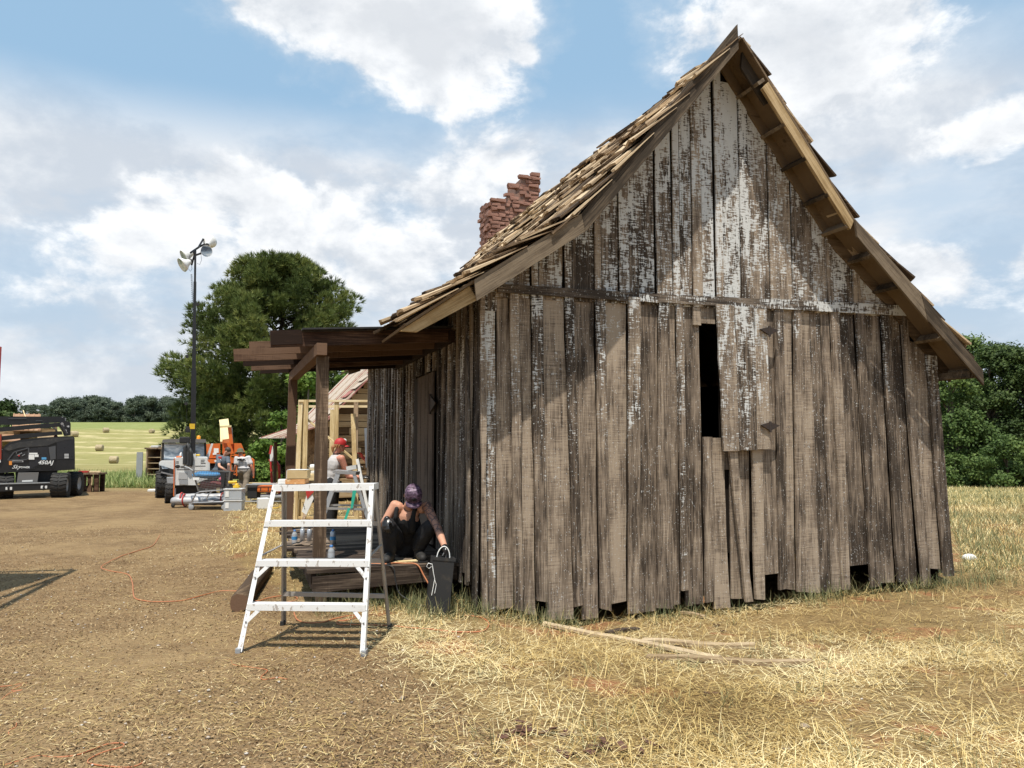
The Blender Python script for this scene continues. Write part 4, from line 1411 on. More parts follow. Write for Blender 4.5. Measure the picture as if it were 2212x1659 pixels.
def white_ladder():
    base = G(680, 1385)
    root = thing("step_ladder", "white paint-splashed platform step ladder standing on the dirt in front of the porch", "ladder", base)
    W = lambda p: Vector(p) - base
    F0 = [W(G(517, 1412)), W(G(787, 1416))]
    F1 = [W(D(593, 1049, 6.36)), W(D(807, 1047, 6.30))]
    B0_ = [W(G(611, 1351)), W(G(842, 1359))]
    B1 = [W(D(612, 1054, 6.47)), W(D(811, 1051, 6.42))]
    for i in (0, 1):
        inn = Vector((1 if i == 0 else -1, 0, 0))
        mb = MB()
        mb.beam(F0[i] + Vector((0, 0, .02)), F1[i], .016, .062, (0, 1, 0))
        mb.beam(F0[i] + inn * .014 + Vector((0, -.027, .02)), F1[i] + inn * .014 + Vector((0, -.027, 0)), .028, .006, (0, 1, 0))
        mb.build("front_rail", M["ladder_white"], root)
        mb = MB().beam(B0_[i] + Vector((0, 0, .02)), B1[i], .014, .05, (0, 1, 0))
        mb.beam(B0_[i] + inn * .012 + Vector((0, .02, .02)), B1[i] + inn * .012 + Vector((0, .02, 0)), .024, .005, (0, 1, 0))
        mb.build("back_rail", M["ladder_back"], root)
        MB().bbox_bevel(F0[i] + Vector((0, 0, .022)), (.04, .085, .05), .006).build("rubber_foot", M["grey"], root)
        MB().bbox_bevel(B0_[i] + Vector((0, 0, .02)), (.035, .07, .045), .006).build("rubber_foot", M["black_matte"], root)
    top0 = (F1[0] + B1[0]) / 2; top1 = (F1[1] + B1[1]) / 2
    mb = MB().beam(top0 - Vector((.012, 0, .006)), top1 + Vector((.012, 0, -.006)), .19, .05)
    mb.build("top_platform", M["ladder_white"], root)
    for k, h in ((.762, .05), (.523, .052), (.268, .055)):
        p = F0[0].lerp(F1[0], k); q = F0[1].lerp(F1[1], k)
        st = MB().beam(p, q, .092, h * .9).build("step", M["ladder_white"], root)
        if k < .7:
            d = (q - p).normalized()
            for s, e in ((p, 1), (q, -1)):
                a = s + d * e * .10 + Vector((0, -.036, -.01))
                b = F0[0 if e == 1 else 1].lerp(F1[0 if e == 1 else 1], k - .085) + Vector((0, -.036, 0)) + d * e * .012
                MB().beam(a, b, .028, .005, (0, 1, 0)).build("gusset", M["ladder_white"], st)
                for pt in (a, b):
                    MB().cyl(pt + Vector((0, -.008, 0)), pt + Vector((0, .004, 0)), .007, n=6).build("rivet", M["steel"], st)
    for v0, v1 in ((1129, 1126), (1206, 1204), (1280, 1279)):
        k = (1351 - v0) / (1351 - 1054)
        MB().beam(B0_[0].lerp(B1[0], k), B0_[1].lerp(B1[1], k), .03, .035).build("cross_bar", M["ladder_back"], root)
    for i in (0, 1):
        MB().beam(F0[i].lerp(F1[i], .56), B0_[i].lerp(B1[i], .60), .006, .022, (1, 0, 0)).build("spreader", M["ladder_back"], root)
        for k in (.04, .25, .5, .74, .97):
            p = F0[i].lerp(F1[i], k) + Vector((0, -.034, 0))
            MB().cyl(p - Vector((0, .003, 0)), p + Vector((0, .004, 0)), .008, n=6).build("rivet", M["steel"], root)
    return base, top0 + base, top1 + base
lad_base, LT0, LT1 = white_ladder()

M["card"] = worn("cardboard", (.52, .38, .19), .85, .3, 20, 0, (.62, .5, .3), .1)
M["card_torn"] = worn("torn_orange_cardboard", (.55, .27, .10), .9, .8, 26, 0, (.72, .55, .33), .3)
bt = LT0 + (LT1 - LT0) * .19 + Vector((0, 0, .022))
root = thing("cardboard_box", "beige box with a torn orange-brown lower edge on top of the white step ladder", "box", bt)
MB().bbox_bevel((0, 0, .021), (.16, .13, .04), .004).build("torn_base", M["card_torn"], root)
MB().bbox_bevel((.012, .005, .079), (.165, .14, .068), .004, (0, 0, rad(4))).build("carton", M["card"], root)
MB().bb((-.0715, -.06, .046), (-.0675, .075, .112)).build("side_label", M["paper"], root)
MB().bb((-.066, -.062, .1165), (.09, .072, .119)).build("lid", M["paper"], root)
tag(MB().bbox_bevel(LT0 + (LT1 - LT0) * .035 + Vector((0, .01, .042)), (.07, .10, .04), .008, (0, 0, .2)).build("foam_block", M["white_dirty"]),
    "white foam block left of the beige box on the step ladder", "block")

def old_log():
    p, q = G(516, 1322), G(575, 1238)
    n, k = 10, 9
    vs, fs = [], []
    d = (q - p).normalized(); s = Vector((d.y, -d.x, 0))
    for i in range(k):
        for j in range(n):
            a = 2 * math.pi * j / n
            r = .082 * (1 + .12 * mnoise.noise((i * .5, math.cos(a) * 1.5, math.sin(a) * 1.5)))
            sq = 1 / max(abs(math.cos(a)), abs(math.sin(a))) ** .6
            vs.append(p.lerp(q, i / (k - 1)) - p + s * math.cos(a) * r * sq + Vector((0, 0, .085 + math.sin(a) * r * sq)))
    for i in range(k - 1):
        fs += [(i * n + j, i * n + (j + 1) % n, (i + 1) * n + (j + 1) % n, (i + 1) * n + j) for j in range(n)]
    root = thing("timber_log", "rough squared log lying on the dirt left of the porch deck", "log", p)
    o = MB().add(vs, fs, True).build("trunk", M["logwood"], root)
    for e, c in ((0, p - p), (k - 1, q - p)):
        MB().add([v for v in vs[e * n:(e + 1) * n]], [tuple(range(n))]).build("sawn_end", M["porch"], root)
M["logwood"] = wood("grey_brown_log", (.07, .045, .028), (.20, .135, .08), (.36, .26, .165), axis=1, grain=12, saw=.05)
old_log()

def ground_cable(name, pts, r, m, label, cat="cord", z=.012, close=None):
    P = [GT(*p) if len(p) == 2 else Vector(p) for p in pts]
    out = []
    for i in range(len(P) - 1):
        a, b, c, d = P[max(i - 1, 0)], P[i], P[i + 1], P[min(i + 2, len(P) - 1)]
        for t_ in (0, .2, .4, .6, .8):
            t2, t3 = t_ * t_, t_ ** 3
            q = .5 * ((2 * b) + (c - a) * t_ + (2 * a - 5 * b + 4 * c - d) * t2 + (3 * b - a - 3 * c + d) * t3)
            if len(pts[0]) == 2 or q.z < .03:
                q.z = gz(q.x, q.y) + z + .006 * mnoise.noise((q.x * 5, q.y * 5, 2))
            out.append(q)
    out.append(P[-1] + (Vector((0, 0, z)) if len(pts[0]) == 2 else Vector()))
    return tag(MB().tube(out, r, 6).build(name, m), label, cat)
B = lambda x, y: (.5 * x, 1150.3 + .5 * y)
ground_cable("extension_cord", [B(*p) for p in ((690, 15), (660, 60), (600, 82), (520, 108), (440, 150), (462, 168), (550, 185), (572, 225), (580, 285), (625, 300), (690, 305), (780, 300), (860, 282), (940, 260), (1005, 258), (1050, 262), (1085, 285), (1110, 302), (1160, 288), (1250, 278), (1285, 292), (1240, 308), (1130, 312), (1100, 306))],
             .0058, M["cord"], "long orange extension cord winding over the dirt and across the log", z=.014)
ground_cable("extension_cord", [B(*p) for p in ((1270, 352), (1285, 385), (1330, 396), (1400, 392), (1450, 378), (1520, 366), (1540, 372), (1500, 384), (1462, 388), (1465, 402), (1560, 406), (1690, 410), (1850, 426), (1980, 436), (2080, 434), (2112, 405), (2085, 375), (2010, 366))],
             .006, M["cord"], "orange extension cord looping under the white step ladder towards the house corner", z=.014)
for i, (pts, say) in enumerate([
        (((900, 555), (990, 555), (1005, 572), (1040, 580), (1110, 590), (1155, 602), (1128, 628), (1140, 640), (1200, 630), (1240, 636)), "thin orange cord in the dirt below the white step ladder"),
        (((-20, 672), (60, 664), (150, 640), (100, 660), (50, 690), (95, 686), (40, 700), (5, 728)), "thin orange cord at the left photo edge in the dirt"),
        (((20, 1010), (110, 985), (170, 970), (240, 974), (330, 965), (400, 942), (470, 920), (530, 918), (525, 935), (450, 955), (395, 978), (380, 1000), (440, 1012), (560, 1016), (625, 994)), "orange cord bent double in the bottom left corner of the photo"),
        (((72, 825), (66, 845), (40, 860), (38, 880)), "short curl of orange cord in the dirt above the bottom left corner"),
        (((500, 552), (545, 562), (575, 572), (620, 578)), "short straight piece of orange cord in the middle of the dirt")]):
    ground_cable("extension_cord", [B(*p) for p in pts], .0037, M["cord"], say, z=.006)

# --- the tall black box by the house corner
bb = HW(-.40, -.02, 0)
root = thing("tall_black_box", "tall narrow open black box leaning against the house corner by the deck", "box", bb + Vector((0, -.02, 0)), rad(12))
root.rotation_euler = (rad(-3), rad(6), rad(12))
mb = MB()
w, d, h, t_ = .205, .17, .52, .008
mb.bb((-w / 2, -d / 2, 0), (w / 2, -d / 2 + t_, h)).bb((-w / 2, d / 2 - t_, 0), (w / 2, d / 2, h)).bb((-w / 2, -d / 2 + t_, 0), (-w / 2 + t_, d / 2 - t_, h)).bb((w / 2 - t_, -d / 2 + t_, 0), (w / 2, d / 2 - t_, h)).bb((-w / 2 + t_, -d / 2 + t_, .0), (w / 2 - t_, d / 2 - t_, .01))
mb.build("box_body", M["black_matte"], root)
MB().bb((-w / 2 - .004, -d / 2 - .006, h - .03), (w / 2 + .012, -d / 2 - .001, h)).bb((w / 2 + .001, -d / 2 - .001, h - .03), (w / 2 + .012, d / 2, h)).build("rim", M["black_matte"], root)
def arc(c, rx, rz, a0, a1, n=12, y=0.0):
    return [Vector((c[0] + rx * math.cos(a0 + (a1 - a0) * i / n), c[1] + y, c[2] + rz * math.sin(a0 + (a1 - a0) * i / n))) for i in range(n + 1)]
MB().tube(arc((0.0, -.05, h - .02), .062, .12, 0, math.pi), .005, 6).build("cord_handle", M["cord_white"], root)
MB().tube([(-.10, -.09, h - .07), (-.14, -.10, h - .06), (-.155, -.10, h - .09), (-.13, -.10, h - .11), (-.10, -.095, h - .08), (-.085, -.095, h - .14), (-.065, -.092, h - .2), (-.078, -.092, h - .35)], .0035, 5).build("cord_end", M["cord_white"], root)
MB().tube([(-.068, -.0925, h - .2), (-.045, -.0925, h - .25), (-.052, -.0925, h - .33)], .003, 5).build("cord_end", M["cord_white"], root)

def vpath(*pts):
    return [Vector(p) for p in pts]
# orange and black leads on the deck edge
dl = lambda a, b, z=.392: HW(a, b, z)
ground_cable("power_lead", [tuple(p) for p in (dl(-.95, .60), dl(-.80, .52), dl(-.70, .56), dl(-.62, .50), dl(-.50, .43, .385), dl(-.44, .38, .28), dl(-.38, .30, .16))], .008, M["cord"], "orange lead hanging over the deck edge beside the crouching person", z=0)
ground_cable("power_lead", [tuple(p) for p in (dl(-.98, .55), dl(-.86, .50), dl(-.78, .56), dl(-.88, .62), dl(-.98, .56), dl(-.84, .48), dl(-.74, .41, .37), dl(-.72, .395, .25), dl(-.68, .36, .12), dl(-.55, .2, .05), dl(-.44, .05, .03))], .006, M["cord_black"], "black lead coiled on the deck edge and hanging down into the grass", z=0)
MBs = MB()
MBs.beam(HW(-.72, .60, .392), HW(-.45, .64, .392), .09, .012)
tag(MBs.build("board_offcut", M["lumber_x"]), "small pale offcut of board on the deck by the crouching person's boot", "wood scrap")

# --- bottles and cans on the deck
def bottle(u, v, h, r, body, cap, label, band=None, can=False):
    p = G(u, v, .383)
    root = thing("spray_can" if can else "water_bottle", label, "can" if can else "bottle", p)
    if can:
        MB().lathe((0, 0, 0), [(0, 0), (r, 0), (r, h * .8), (r * .72, h * .86), (r * .5, h * .87), (0, h * .87)], 14).build("can_body", body, root)
        MB().lathe((0, 0, 0), [(r * .48, h * .87), (r * .48, h * .98), (r * .3, h), (0, h)], 12).build("cap", cap, root)
    else:
        MB().lathe((0, 0, 0), [(0, 0), (r * .9, 0), (r, h * .04), (r, h * .55), (r * .93, h * .58), (r, h * .62), (r * .8, h * .74), (r * .4, h * .86), (r * .38, h * .90), (0, h * .90)], 14).build("bottle_body", body, root)
        MB().lathe((0, 0, 0), [(r * .46, h * .88), (r * .46, h * .99), (0, h)], 12).build("cap", cap, root)
    if band:
        MB().lathe((0, 0, 0), [(r * 1.015, h * .28), (r * 1.015, h * .52)], 14).build("paper_label", band, root)
M["bottle_blue"] = worn("blue_bottle_cap", (.04, .16, .42), .4, .05)
M["can_silver"] = worn("silver_can", (.46, .49, .53), .35, .1, 10, .4)
bottle(636, 1174, .165, .034, M["translucent"], M["bottle_blue"], "clear water bottle at the left end of the row on the porch deck", M["blue"])
bottle(653, 1168, .17, .030, M["can_silver"], M["grey"], "silver can just right of the leftmost bottle on the deck", None, True)
bottle(668, 1169, .17, .030, M["can_silver"], M["black_matte"], "second silver can, next to the near porch post", None, True)
bottle(719, 1175, .175, .034, M["can_silver"], M["bottle_blue"], "blue and silver spray can standing right of the near porch post", M["blue"], True)
bottle(715, 1217, .185, .036, M["translucent"], M["bottle_blue"], "blue-capped clear water bottle nearest the camera on the deck", None)
def rag():
    c = G(650, 1177, .385)
    vs, fs = [], []
    n = 14
    for i in range(n):
        for j in range(n):
            x, y = (i / (n - 1) - .5) * .23, (j / (n - 1) - .5) * .14
            r = max(0, 1 - (x / .12) ** 2 - (y / .08) ** 2)
            vs.append((x, y, .004 + .05 * r * (.7 + mnoise.noise((x * 22, y * 22, 3)))))
    for i in range(n - 1):
        for j in range(n - 1):
            fs.append((i * n + j, (i + 1) * n + j, (i + 1) * n + j + 1, i * n + j + 1))
    tag(MB().add(vs, fs, True).build("cloth_rag", M["rag"], None, c), "crumpled brown rag on the deck in front of the cans", "rag")
M["rag"] = worn("brown_cloth", (.20, .15, .11), .95, .3, 30)
rag()

# --- boards lying in the straw
K = lambda x, y: (1106 + .32 * x, 1106 + .32 * y)
def ground_plank(pts, w, label, m="scrap", th=.022, lift=.012):
    P = [GT(*K(*p)) for p in pts]
    n = len(P)
    vs, fs = [], []
    for i, p in enumerate(P):
        d = (P[min(i + 1, n - 1)] - P[max(i - 1, 0)]).normalized()
        s = Vector((d.y, -d.x, 0)) * w / 2
        z = gz(p.x, p.y) + lift + .008 * math.sin(i * 1.7)
        for q, dz in ((p - s, 0), (p + s, 0), (p + s, th), (p - s, th)):
            vs.append((q.x - P[0].x, q.y - P[0].y, z + dz))
    for i in range(n - 1):
        fs += [(i * 4 + j, i * 4 + (j + 1) % 4, i * 4 + 4 + (j + 1) % 4, i * 4 + 4 + j) for j in range(4)]
    fs += [(0, 1, 2, 3), (n * 4 - 4, n * 4 - 1, n * 4 - 2, n * 4 - 3)]
    o = MB().add(vs, fs).build("loose_board", M[m], None, (P[0].x, P[0].y, 0))
    tag(o, label, "board", "loose boards lying in front of the house")
ground_plank([(212, 768), (400, 812), (560, 840), (720, 862), (900, 905), (1060, 940), (1250, 975), (1390, 1000)], .085, "longest loose board, bent, running from the house foot out into the straw")
ground_plank([(880, 888), (1050, 900), (1250, 912), (1450, 920), (1640, 925)], .095, "straight loose board ending with a squared right end, middle of the three long boards", th=.03)
ground_plank([(910, 1003), (1150, 1012), (1400, 1022), (1700, 1034), (2030, 1042)], .075, "loose board lying nearest the camera, dark sawn end at its left", th=.03)
ground_plank([(1140, 692), (1220, 706), (1300, 722)], .06, "short pale board scrap close under the house wall")
ground_plank([(640, 832), (750, 816), (850, 802)], .07, "short grey board scrap behind the long bent board", "deck")
for i, (x, y, l, a, say) in enumerate([(1380, 770, .06, .3, "small dark wood chip on the red soil by the wall"), (1420, 812, .05, 1.0, "small dark chip in the straw right of the red soil"), (1350, 1238, .10, .1, "dark splinter of wood near the bottom of the straw")]):
    p = GT(*K(x, y))
    tag(MB().box((0, 0, .012), (l, .025, .014), (0, .1, a)).build("wood_chip", M["porch"], None, p), say, "wood chip")
# broken bark and red soil clods in the near straw
M["bark_red"] = worn("dark_red_bark", (.12, .055, .035), .9, .4, 25)
S5 = lambda x, y: (1106 + x * .5, 1238.7 + y * .5)
for k, (cx, cy, n, say) in enumerate([(60, 690, 16, "left heap of dark bark shards in the near straw"), (430, 770, 13, "right heap of dark bark shards in the near straw"), (585, 765, 6, "few bark shards right of the two heaps")]):
    mb = MB()
    c = GT(*S5(cx, cy))
    for i in range(n):
        mb.box((R.gauss(0, .11), R.gauss(0, .05), R.uniform(.005, .03)), (R.uniform(.03, .09), R.uniform(.02, .04), .006), (R.uniform(-.4, .4), R.uniform(-.4, .4), R.uniform(0, 3)))
    o = tag(mb.build("bark_shards", M["bark_red"], None, c), say, "bark", None, "stuff")
for (x, y, r, say) in ((1265, 668, .035, "pale flat stone in the middle of the near straw"), (1185, 770, .03, "grey stone in the near straw left of the flat pale one")):
    p = GT(*S5(x, y))
    tag(MB().ell((0, 0, .01), (r, r * .7, r * .4), None, 8, 5).build("stone", M["pebble"], None, p), say, "stone")
tag(MB().ell((0, 0, .05), (.10, .07, .06), None, 10, 6).ell((.06, .02, .04), (.06, .05, .045), None, 8, 5).build("crumpled_bag", M["paper"], None, G(2094, 1207) + Vector((0, 0, -.04))),
    "crumpled white plastic bag in the grass right of the house", "bag")
tag(MB().tube([G(537, 1160), G(537, 1160) + Vector((-.02, 0, .12)), G(537, 1160) + Vector((-.045, 0, .27))], [.011, .009, .006], 6).build("wooden_stake", M["post"]),
    "thin wooden stake standing alone in the straw left of the step ladder", "stake")

# yellow timber lying under the house, seen through the gap at the wall foot
tag(MB().beam(HW(3.55, .35, .24), HW(4.35, .5, .24), .05, .07).build("yellow_timber", M["yellow"]), "yellow timber lying under the house behind the gap in the front boards", "timber")

# --- things behind the porch: aluminium ladder, timber frame, leaning boards, sawhorse table
def small_ladder():
    y = 13.0
    root = thing("aluminium_ladder", "grey aluminium folding step ladder standing in front of the person in the red cap", "ladder", D(746, 1155, y))
    o = root.location.copy(); o.z = 0; root.location = o
    q = lambda u, v, dy=0: D(u, v, y + dy) - o
    for dy, nm in ((-.22, 0), (.22, 1)):
        for (a, b) in (((732, 1018), (684, 1157)), ((764, 1021), (806, 1157))):
            MB().beam(q(*b, dy * 1.25), q(*a, dy * .7), .075 if a[0] < 750 else .055, .03, (0, 1, 0)).build("rail", M["alu"], root)
    MB().beam(q(724, 1018), q(773, 1022), .36, .05).build("top_cap", M["alu"], root)
    for v, (ul, ur) in ((1098, (706, 788)), (1060, (719, 775)), (1130, (695, 797))):
        MB().beam(q(ul, v, -.25), q(ur, v + 2, -.25), .02, .04).build("spreader", M["alu"], root)
        MB().beam(q(ul, v - 7, .25), q(ur, v - 6, .25), .02, .035).build("spreader", M["alu"], root)
    tag(MB().beam(q(750, 1016) + o + Vector((0, 0, .03)), q(771, 1012) + o + Vector((0, 0, .03)), .14, .07).build("paint_block", M["white_dirty"]), "white paint-stained block on top of the aluminium ladder", "block")
    mb = MB()
    mb.add([q(762, 1058, -.28), q(770, 1060, -.28), q(762, 1098, -.285), q(757, 1098, -.285)], [(0, 1, 2, 3)])
    mb.add([q(751, 1098, -.29), q(757, 1098, -.29), q(747, 1126, -.30), q(741, 1128, -.30)], [(0, 1, 2, 3)])
    o2 = mb.build("tape_ribbon", M["teal"], None, o)
    sol = o2.modifiers.new("s", "SOLIDIFY"); sol.thickness = .006
    tag(o2, "green ribbon hanging from the aluminium ladder", "ribbon")
small_ladder()

def stud_frame():
    y = 16.0
    o = D(720, 1120, y); o.z = 0
    root = thing("framed_wall", "open frame of pale new studs standing behind the porch", "framed wall", o)
    q = lambda u, v, dy=0: D(u, v, y + dy) - o
    zt = q(650, 864).z
    def stud(u0, u1, dy=0, top=None, bot=0.0, m="lumber"):
        a = q(u0, 955, dy); b = q(u1, 955, dy)
        p0 = Vector((a.x, a.y, bot)); p1 = Vector((b.x, b.y, top or zt))
        MB().beam(p0, p1, .09, .045, (0, 1, 0)).build("stud", M[m], root)
    stud(643, 648); stud(650, 652, .1); stud(659, 660, -.05); stud(653, 655, .5)
    stud(727, 726); stud(770, 768, .2, None, 0, "post"); stud(716, 717, 1.1, q(0, 880).z); stud(812, 812); stud(860, 860)
    MB().beam(q(646, 866), q(905, 866.5), .09, .045).build("top_plate", M["lumber_x"], root)
    MB().beam(q(657, 878, .3), q(905, 878, .3), .045, .05).build("rail", M["lumber_x"], root)
    MB().beam(q(655, 898, .1), q(764, 992, .1), .03, .12, (0, 1, 0)).build("brace", M["lumber_x"], root)
    MB().beam(q(655, 1005, .1), q(690, 1022, .1), .03, .12, (0, 1, 0)).build("brace", M["lumber_x"], root)
    MB().beam(q(641, 1118), q(905, 1118), .09, .045).build("bottom_plate", M["lumber_x"], root)
stud_frame()
def leaning(u0, v0, u1, v1, y, w, th, label, m="lumber", dy=.25):
    a = D(u0, v0, y); a.z = max(a.z, .02)
    b = D(u1, v1, y + dy)
    o = MB().beam(a, b, w, th, (0, 1, 0)).build("leaning_board", M[m])
    tag(o, label, "board", "boards leaning behind the porch")
leaning(771, 1146, 763, 894, 14.3, .085, .04, "upright yellow board with an angled top right of the red cap")
leaning(797, 1110, 772, 992, 13.6, .05, .04, "short pale board leaning in front of the upright yellow board", "white_dirty")
leaning(786, 1120, 772, 980, 15.2, .06, .03, "brown board leaning behind the upright yellow board", "post")
leaning(793, 1010, 790, 925, 15.0, .05, .03, "white painted board standing close to the far house corner", "white")
leaning(655, 1125, 671, 1062, 13.4, .05, .02, "brown stick propping the white sign", "post")

def sawhorse_table():
    y = 14.8
    o = D(690, 1100, y); o.z = 0
    root = thing("work_table", "work table of pale boards behind the near porch post", "table", o)
    q = lambda u, v, dy=0: D(u, v, y + dy) - o
    MB().beam(q(640, 1030), q(706, 1030), .6, .11).build("table_top", M["lumber_x"], root)
    MB().beam(q(636, 1066, .1), q(708, 1066, .1), .04, .22, (0, 0, 1)).build("apron", M["lumber_x"], root)
    for u in (642, 702):
        for dy in (-.2, .25):
            b = q(u, 1034, dy)
            MB().beam((b.x, b.y, 0), b, .05, .05).build("leg", M["lumber"], root)
    tag(MB().bbox_bevel(D(682, 1020, y - .1), (.16, .12, .05), .01).build("power_tool", M["white_dirty"]), "white and grey hand tool lying on the work table", "tool")
    c = D(690, 1007, y + .15)
    tag(MB().cyl(c + Vector((-.17, 0, -.02)), c + Vector((.12, 0, 0)), .055, n=10).build("white_tube", M["white_dirty"]), "white roll lying on the work table behind the post", "roll")
sawhorse_table()
def sign_board():
    y = 13.2
    o = D(663, 1098, y)
    root = thing("leaning_sign", "white board with a red corner leaning under the work table", "sign", o)
    q = lambda u, v, dy=0: D(u, v, y + dy) - o
    P = [q(652, 1105), q(662, 1112), q(681, 1076, .1), q(676, 1058, .1), (q(668, 1062, .1))]
    MB().prism([(p.x, p.z) for p in P], -.01, .012).build("panel", M["paper"], root)
    MB().prism([(q(661, 1060).x, q(0, 1060).z), (q(679, 1058).x, q(0, 1058).z), (q(678, 1063).x, q(0, 1063).z), (q(664, 1077).x, q(0, 1077).z)], -.022, -.012).build("red_corner", M["red"], root)
    for i in range(4):
        c = q(655 + i * 1.2, 1086 + i * 4.2)
        MB().box((c.x, -.0135, c.z), (.03 - .004 * i, .002, .012), (0, rad(62), 0)).build("print_line", M["black_matte"], root)
sign_board()
for i, (u, v, say) in enumerate(((746, 1134, "small open crate of pale wood left of the upright yellow board"), (766, 1136, "small pale wooden crate at the foot of the upright yellow board"))):
    c = G(u, v + 8)
    root = thing("wooden_crate", say, "crate", c, .1)
    for (cx, cy, sx, sy) in ((0, -.1, .22, .015), (0, .1, .22, .015), (-.105, 0, .015, .18), (.105, 0, .015, .18)):
        MB().box((cx, cy, .09), (sx, sy, .16)).build("side_board", M["lumber_x"], root)
    MB().box((0, 0, .012), (.2, .18, .015)).build("base_board", M["lumber_x"], root)

# --- far cabin of hewn logs with a red tin roof, partly behind the house
M["tin_white"] = worn("bleached_tin", (.52, .43, .34), .55, .8, 5, .1, (.33, .22, .15))
def tin_cabin():
    y = 21.0
    o, rz, q = facing(760, y, 1.0, rad(22))
    root = thing("log_cabin", "log cabin with rusty pale tin roof seen through the porch", "cabin", o, rz)
    xr, zr = q(812, 790).x, q(812, 796).z
    xk, zk = q(690, 921).x, q(690, 921).z
    xe, ze = q(604, 950).x, q(604, 951).z
    w = xr - xk
    prof = [(xr - (xr - xk) * 1.0, 0), (xr + w, 0), (xr + w, zk), (xr, zr), (xk, zk)]
    wall = MB().prism([(p[0] + .0, p[1] - .06) if p[1] else p for p in prof], .06, .12).build("gable_wall", M["dark"], root)
    z = .1
    while z < zr - .1:
        h = R.uniform(.15, .21)
        zc = z + h / 2
        if zc < zk: x0, x1 = xk + .03, xr + w
        else:
            f = (zr - zc) / (zr - zk)
            x0, x1 = xr - w * f + .10, xr + w * f - .10
        if x1 - x0 > .1:
            x = x0
            while x < x1:
                L = min(R.uniform(.8, 2.4), x1 - x)
                MB().bbox_bevel((x + L / 2, .02 + R.uniform(-.012, .012), zc), (L - .012, .06, h - .014), .012, (0, R.uniform(-.006, .006), 0)).build("log", M["log"], wall)
                x += L
        z += h
    MB().bb((xk + .1, .13, 0), (xk + .2, 1.8, zk)).build("side_wall", M["log"], root)
    roof = MB()
    for (a, b) in (((xr, zr), (xk - .05, zk - .03)), ((xk - .05, zk - .03), (xe, ze)), ((xr, zr), (xr + w + .3, zk - .2))):
        roof.prism([(a[0], a[1] + .05), (b[0], b[1] + .05), (b[0], b[1] + .07), (a[0], a[1] + .07)], -.45, 1.9)
    roof = roof.build("roof", M["tin_white"], root)
    yy = -.45
    i = 0
    while yy < 1.85:                       # ribs of the tin sheets run down the slope
        for (a, b) in (((xr, zr), (xk - .05, zk - .03)), ((xk - .05, zk - .03), (xe, ze))):
            MB().beam((a[0], yy, a[1] + .075), (b[0], yy, b[1] + .075), .035, .03).build("roof_rib", M["red_roof" if i % 3 == 0 else "tin_white"], roof)
        yy += .16 if yy < .6 else .5
        i += 1
    for k in range(7):
        a = (xr - w * k / 7, zr - (zr - zk) * k / 7); b = (xr - w * (k + 1) / 7, zr - (zr - zk) * (k + 1) / 7)
        o2 = MB().beam((a[0], -.2 + .1 * (k % 2), a[1] + .085), (b[0] - .08, -.2 + .1 * (k % 2), b[1] + .085), .34, .012).build("tin_sheet", M["tin_white"] if k % 3 else M["red_roof"], roof)
    MB().bb((xe + .35, -.1, 0), (xe + .43, -.02, ze - .05)).build("porch_post", M["post"], root)
    MB().bb((xe + .35, 1.6, 0), (xe + .43, 1.68, ze - .05)).build("porch_post", M["post"], root)
    MB().bb((xk, .3, 0), (xr + w, 1.8, .05)).build("floor", M["dark"], root)
tin_cabin()
# ------------------------------------------------------------------ machines on the track
def text_mesh(s, size, name, m, parent, loc, rot, shear=0.0, ext=.004, bold=False, align="LEFT"):
    cu = bpy.data.curves.new("lettering", "FONT")
    cu.body = s
    cu.size = size
    cu.shear = shear
    cu.extrude = ext
    cu.align_x = align
    if bold: cu.offset = size * .02
    cu.resolution_u = 2
    t = bpy.data.objects.new("lettering", cu)
    COL.objects.link(t)
    me = bpy.data.meshes.new_from_object(t.evaluated_get(bpy.context.evaluated_depsgraph_get()))
    bpy.data.objects.remove(t)
    bpy.data.curves.remove(cu)
    me.materials.clear()
    o = link(name, me, parent, m)
    o.location = loc
    o.rotation_euler = rot
    return o

def wheel(parent, c, r, w, axis, m_rim, lugs=22, chevron=True, rim=.55):
    """tyre with tread lugs, rim as its sub-part"""
    c, ax = Vector(c), Vector(axis).normalized()
    mb = MB().lathe(c, [(r * rim, -w * .42), (r * .90, -w * .5), (r * .965, -w * .40), (r * .965, w * .40), (r * .90, w * .5), (r * rim, w * .42)], 28, ax)
    up = ax.orthogonal().normalized()
    for i in range(lugs):
        for sd in (-1, 1):
            a = 2 * math.pi * (i + (.5 if sd > 0 else 0) * (0 if chevron else 1)) / lugs
            rt = Matrix.Rotation(a, 3, ax)
            d = rt @ up
            tn = ax.cross(d)
            p0 = c + d * (r * .975) + ax * sd * w * .04 + tn * (r * .05 if chevron else 0)
            p1 = c + d * (r * .965) + ax * sd * w * .5 - tn * (r * .08 if chevron else 0)
            mb.beam(p0, p1, 2 * math.pi * r / lugs * .5, r * .07, d)
    ty = mb.build("wheel", M["rubber"], parent)
    MB().lathe(c, [(0, -w * .12), (r * .2, -w * .3), (r * .45, -w * .30), (r * rim, -w * .40), (r * rim, w * .40), (r * .45, w * .30), (r * .2, w * .3), (0, w * .12)], 20, ax).build("rim", m_rim, ty)
    return ty

M["decal_white"] = mat("white_decal", (.80, .80, .78), .5)
M["decal_blue"] = mat("blue_decal", (.10, .34, .60), .5)
M["decal_grey"] = mat("grey_decal", (.42, .42, .42), .5)
M["decal_orange"] = mat("orange_decal", (.72, .27, .05), .5)

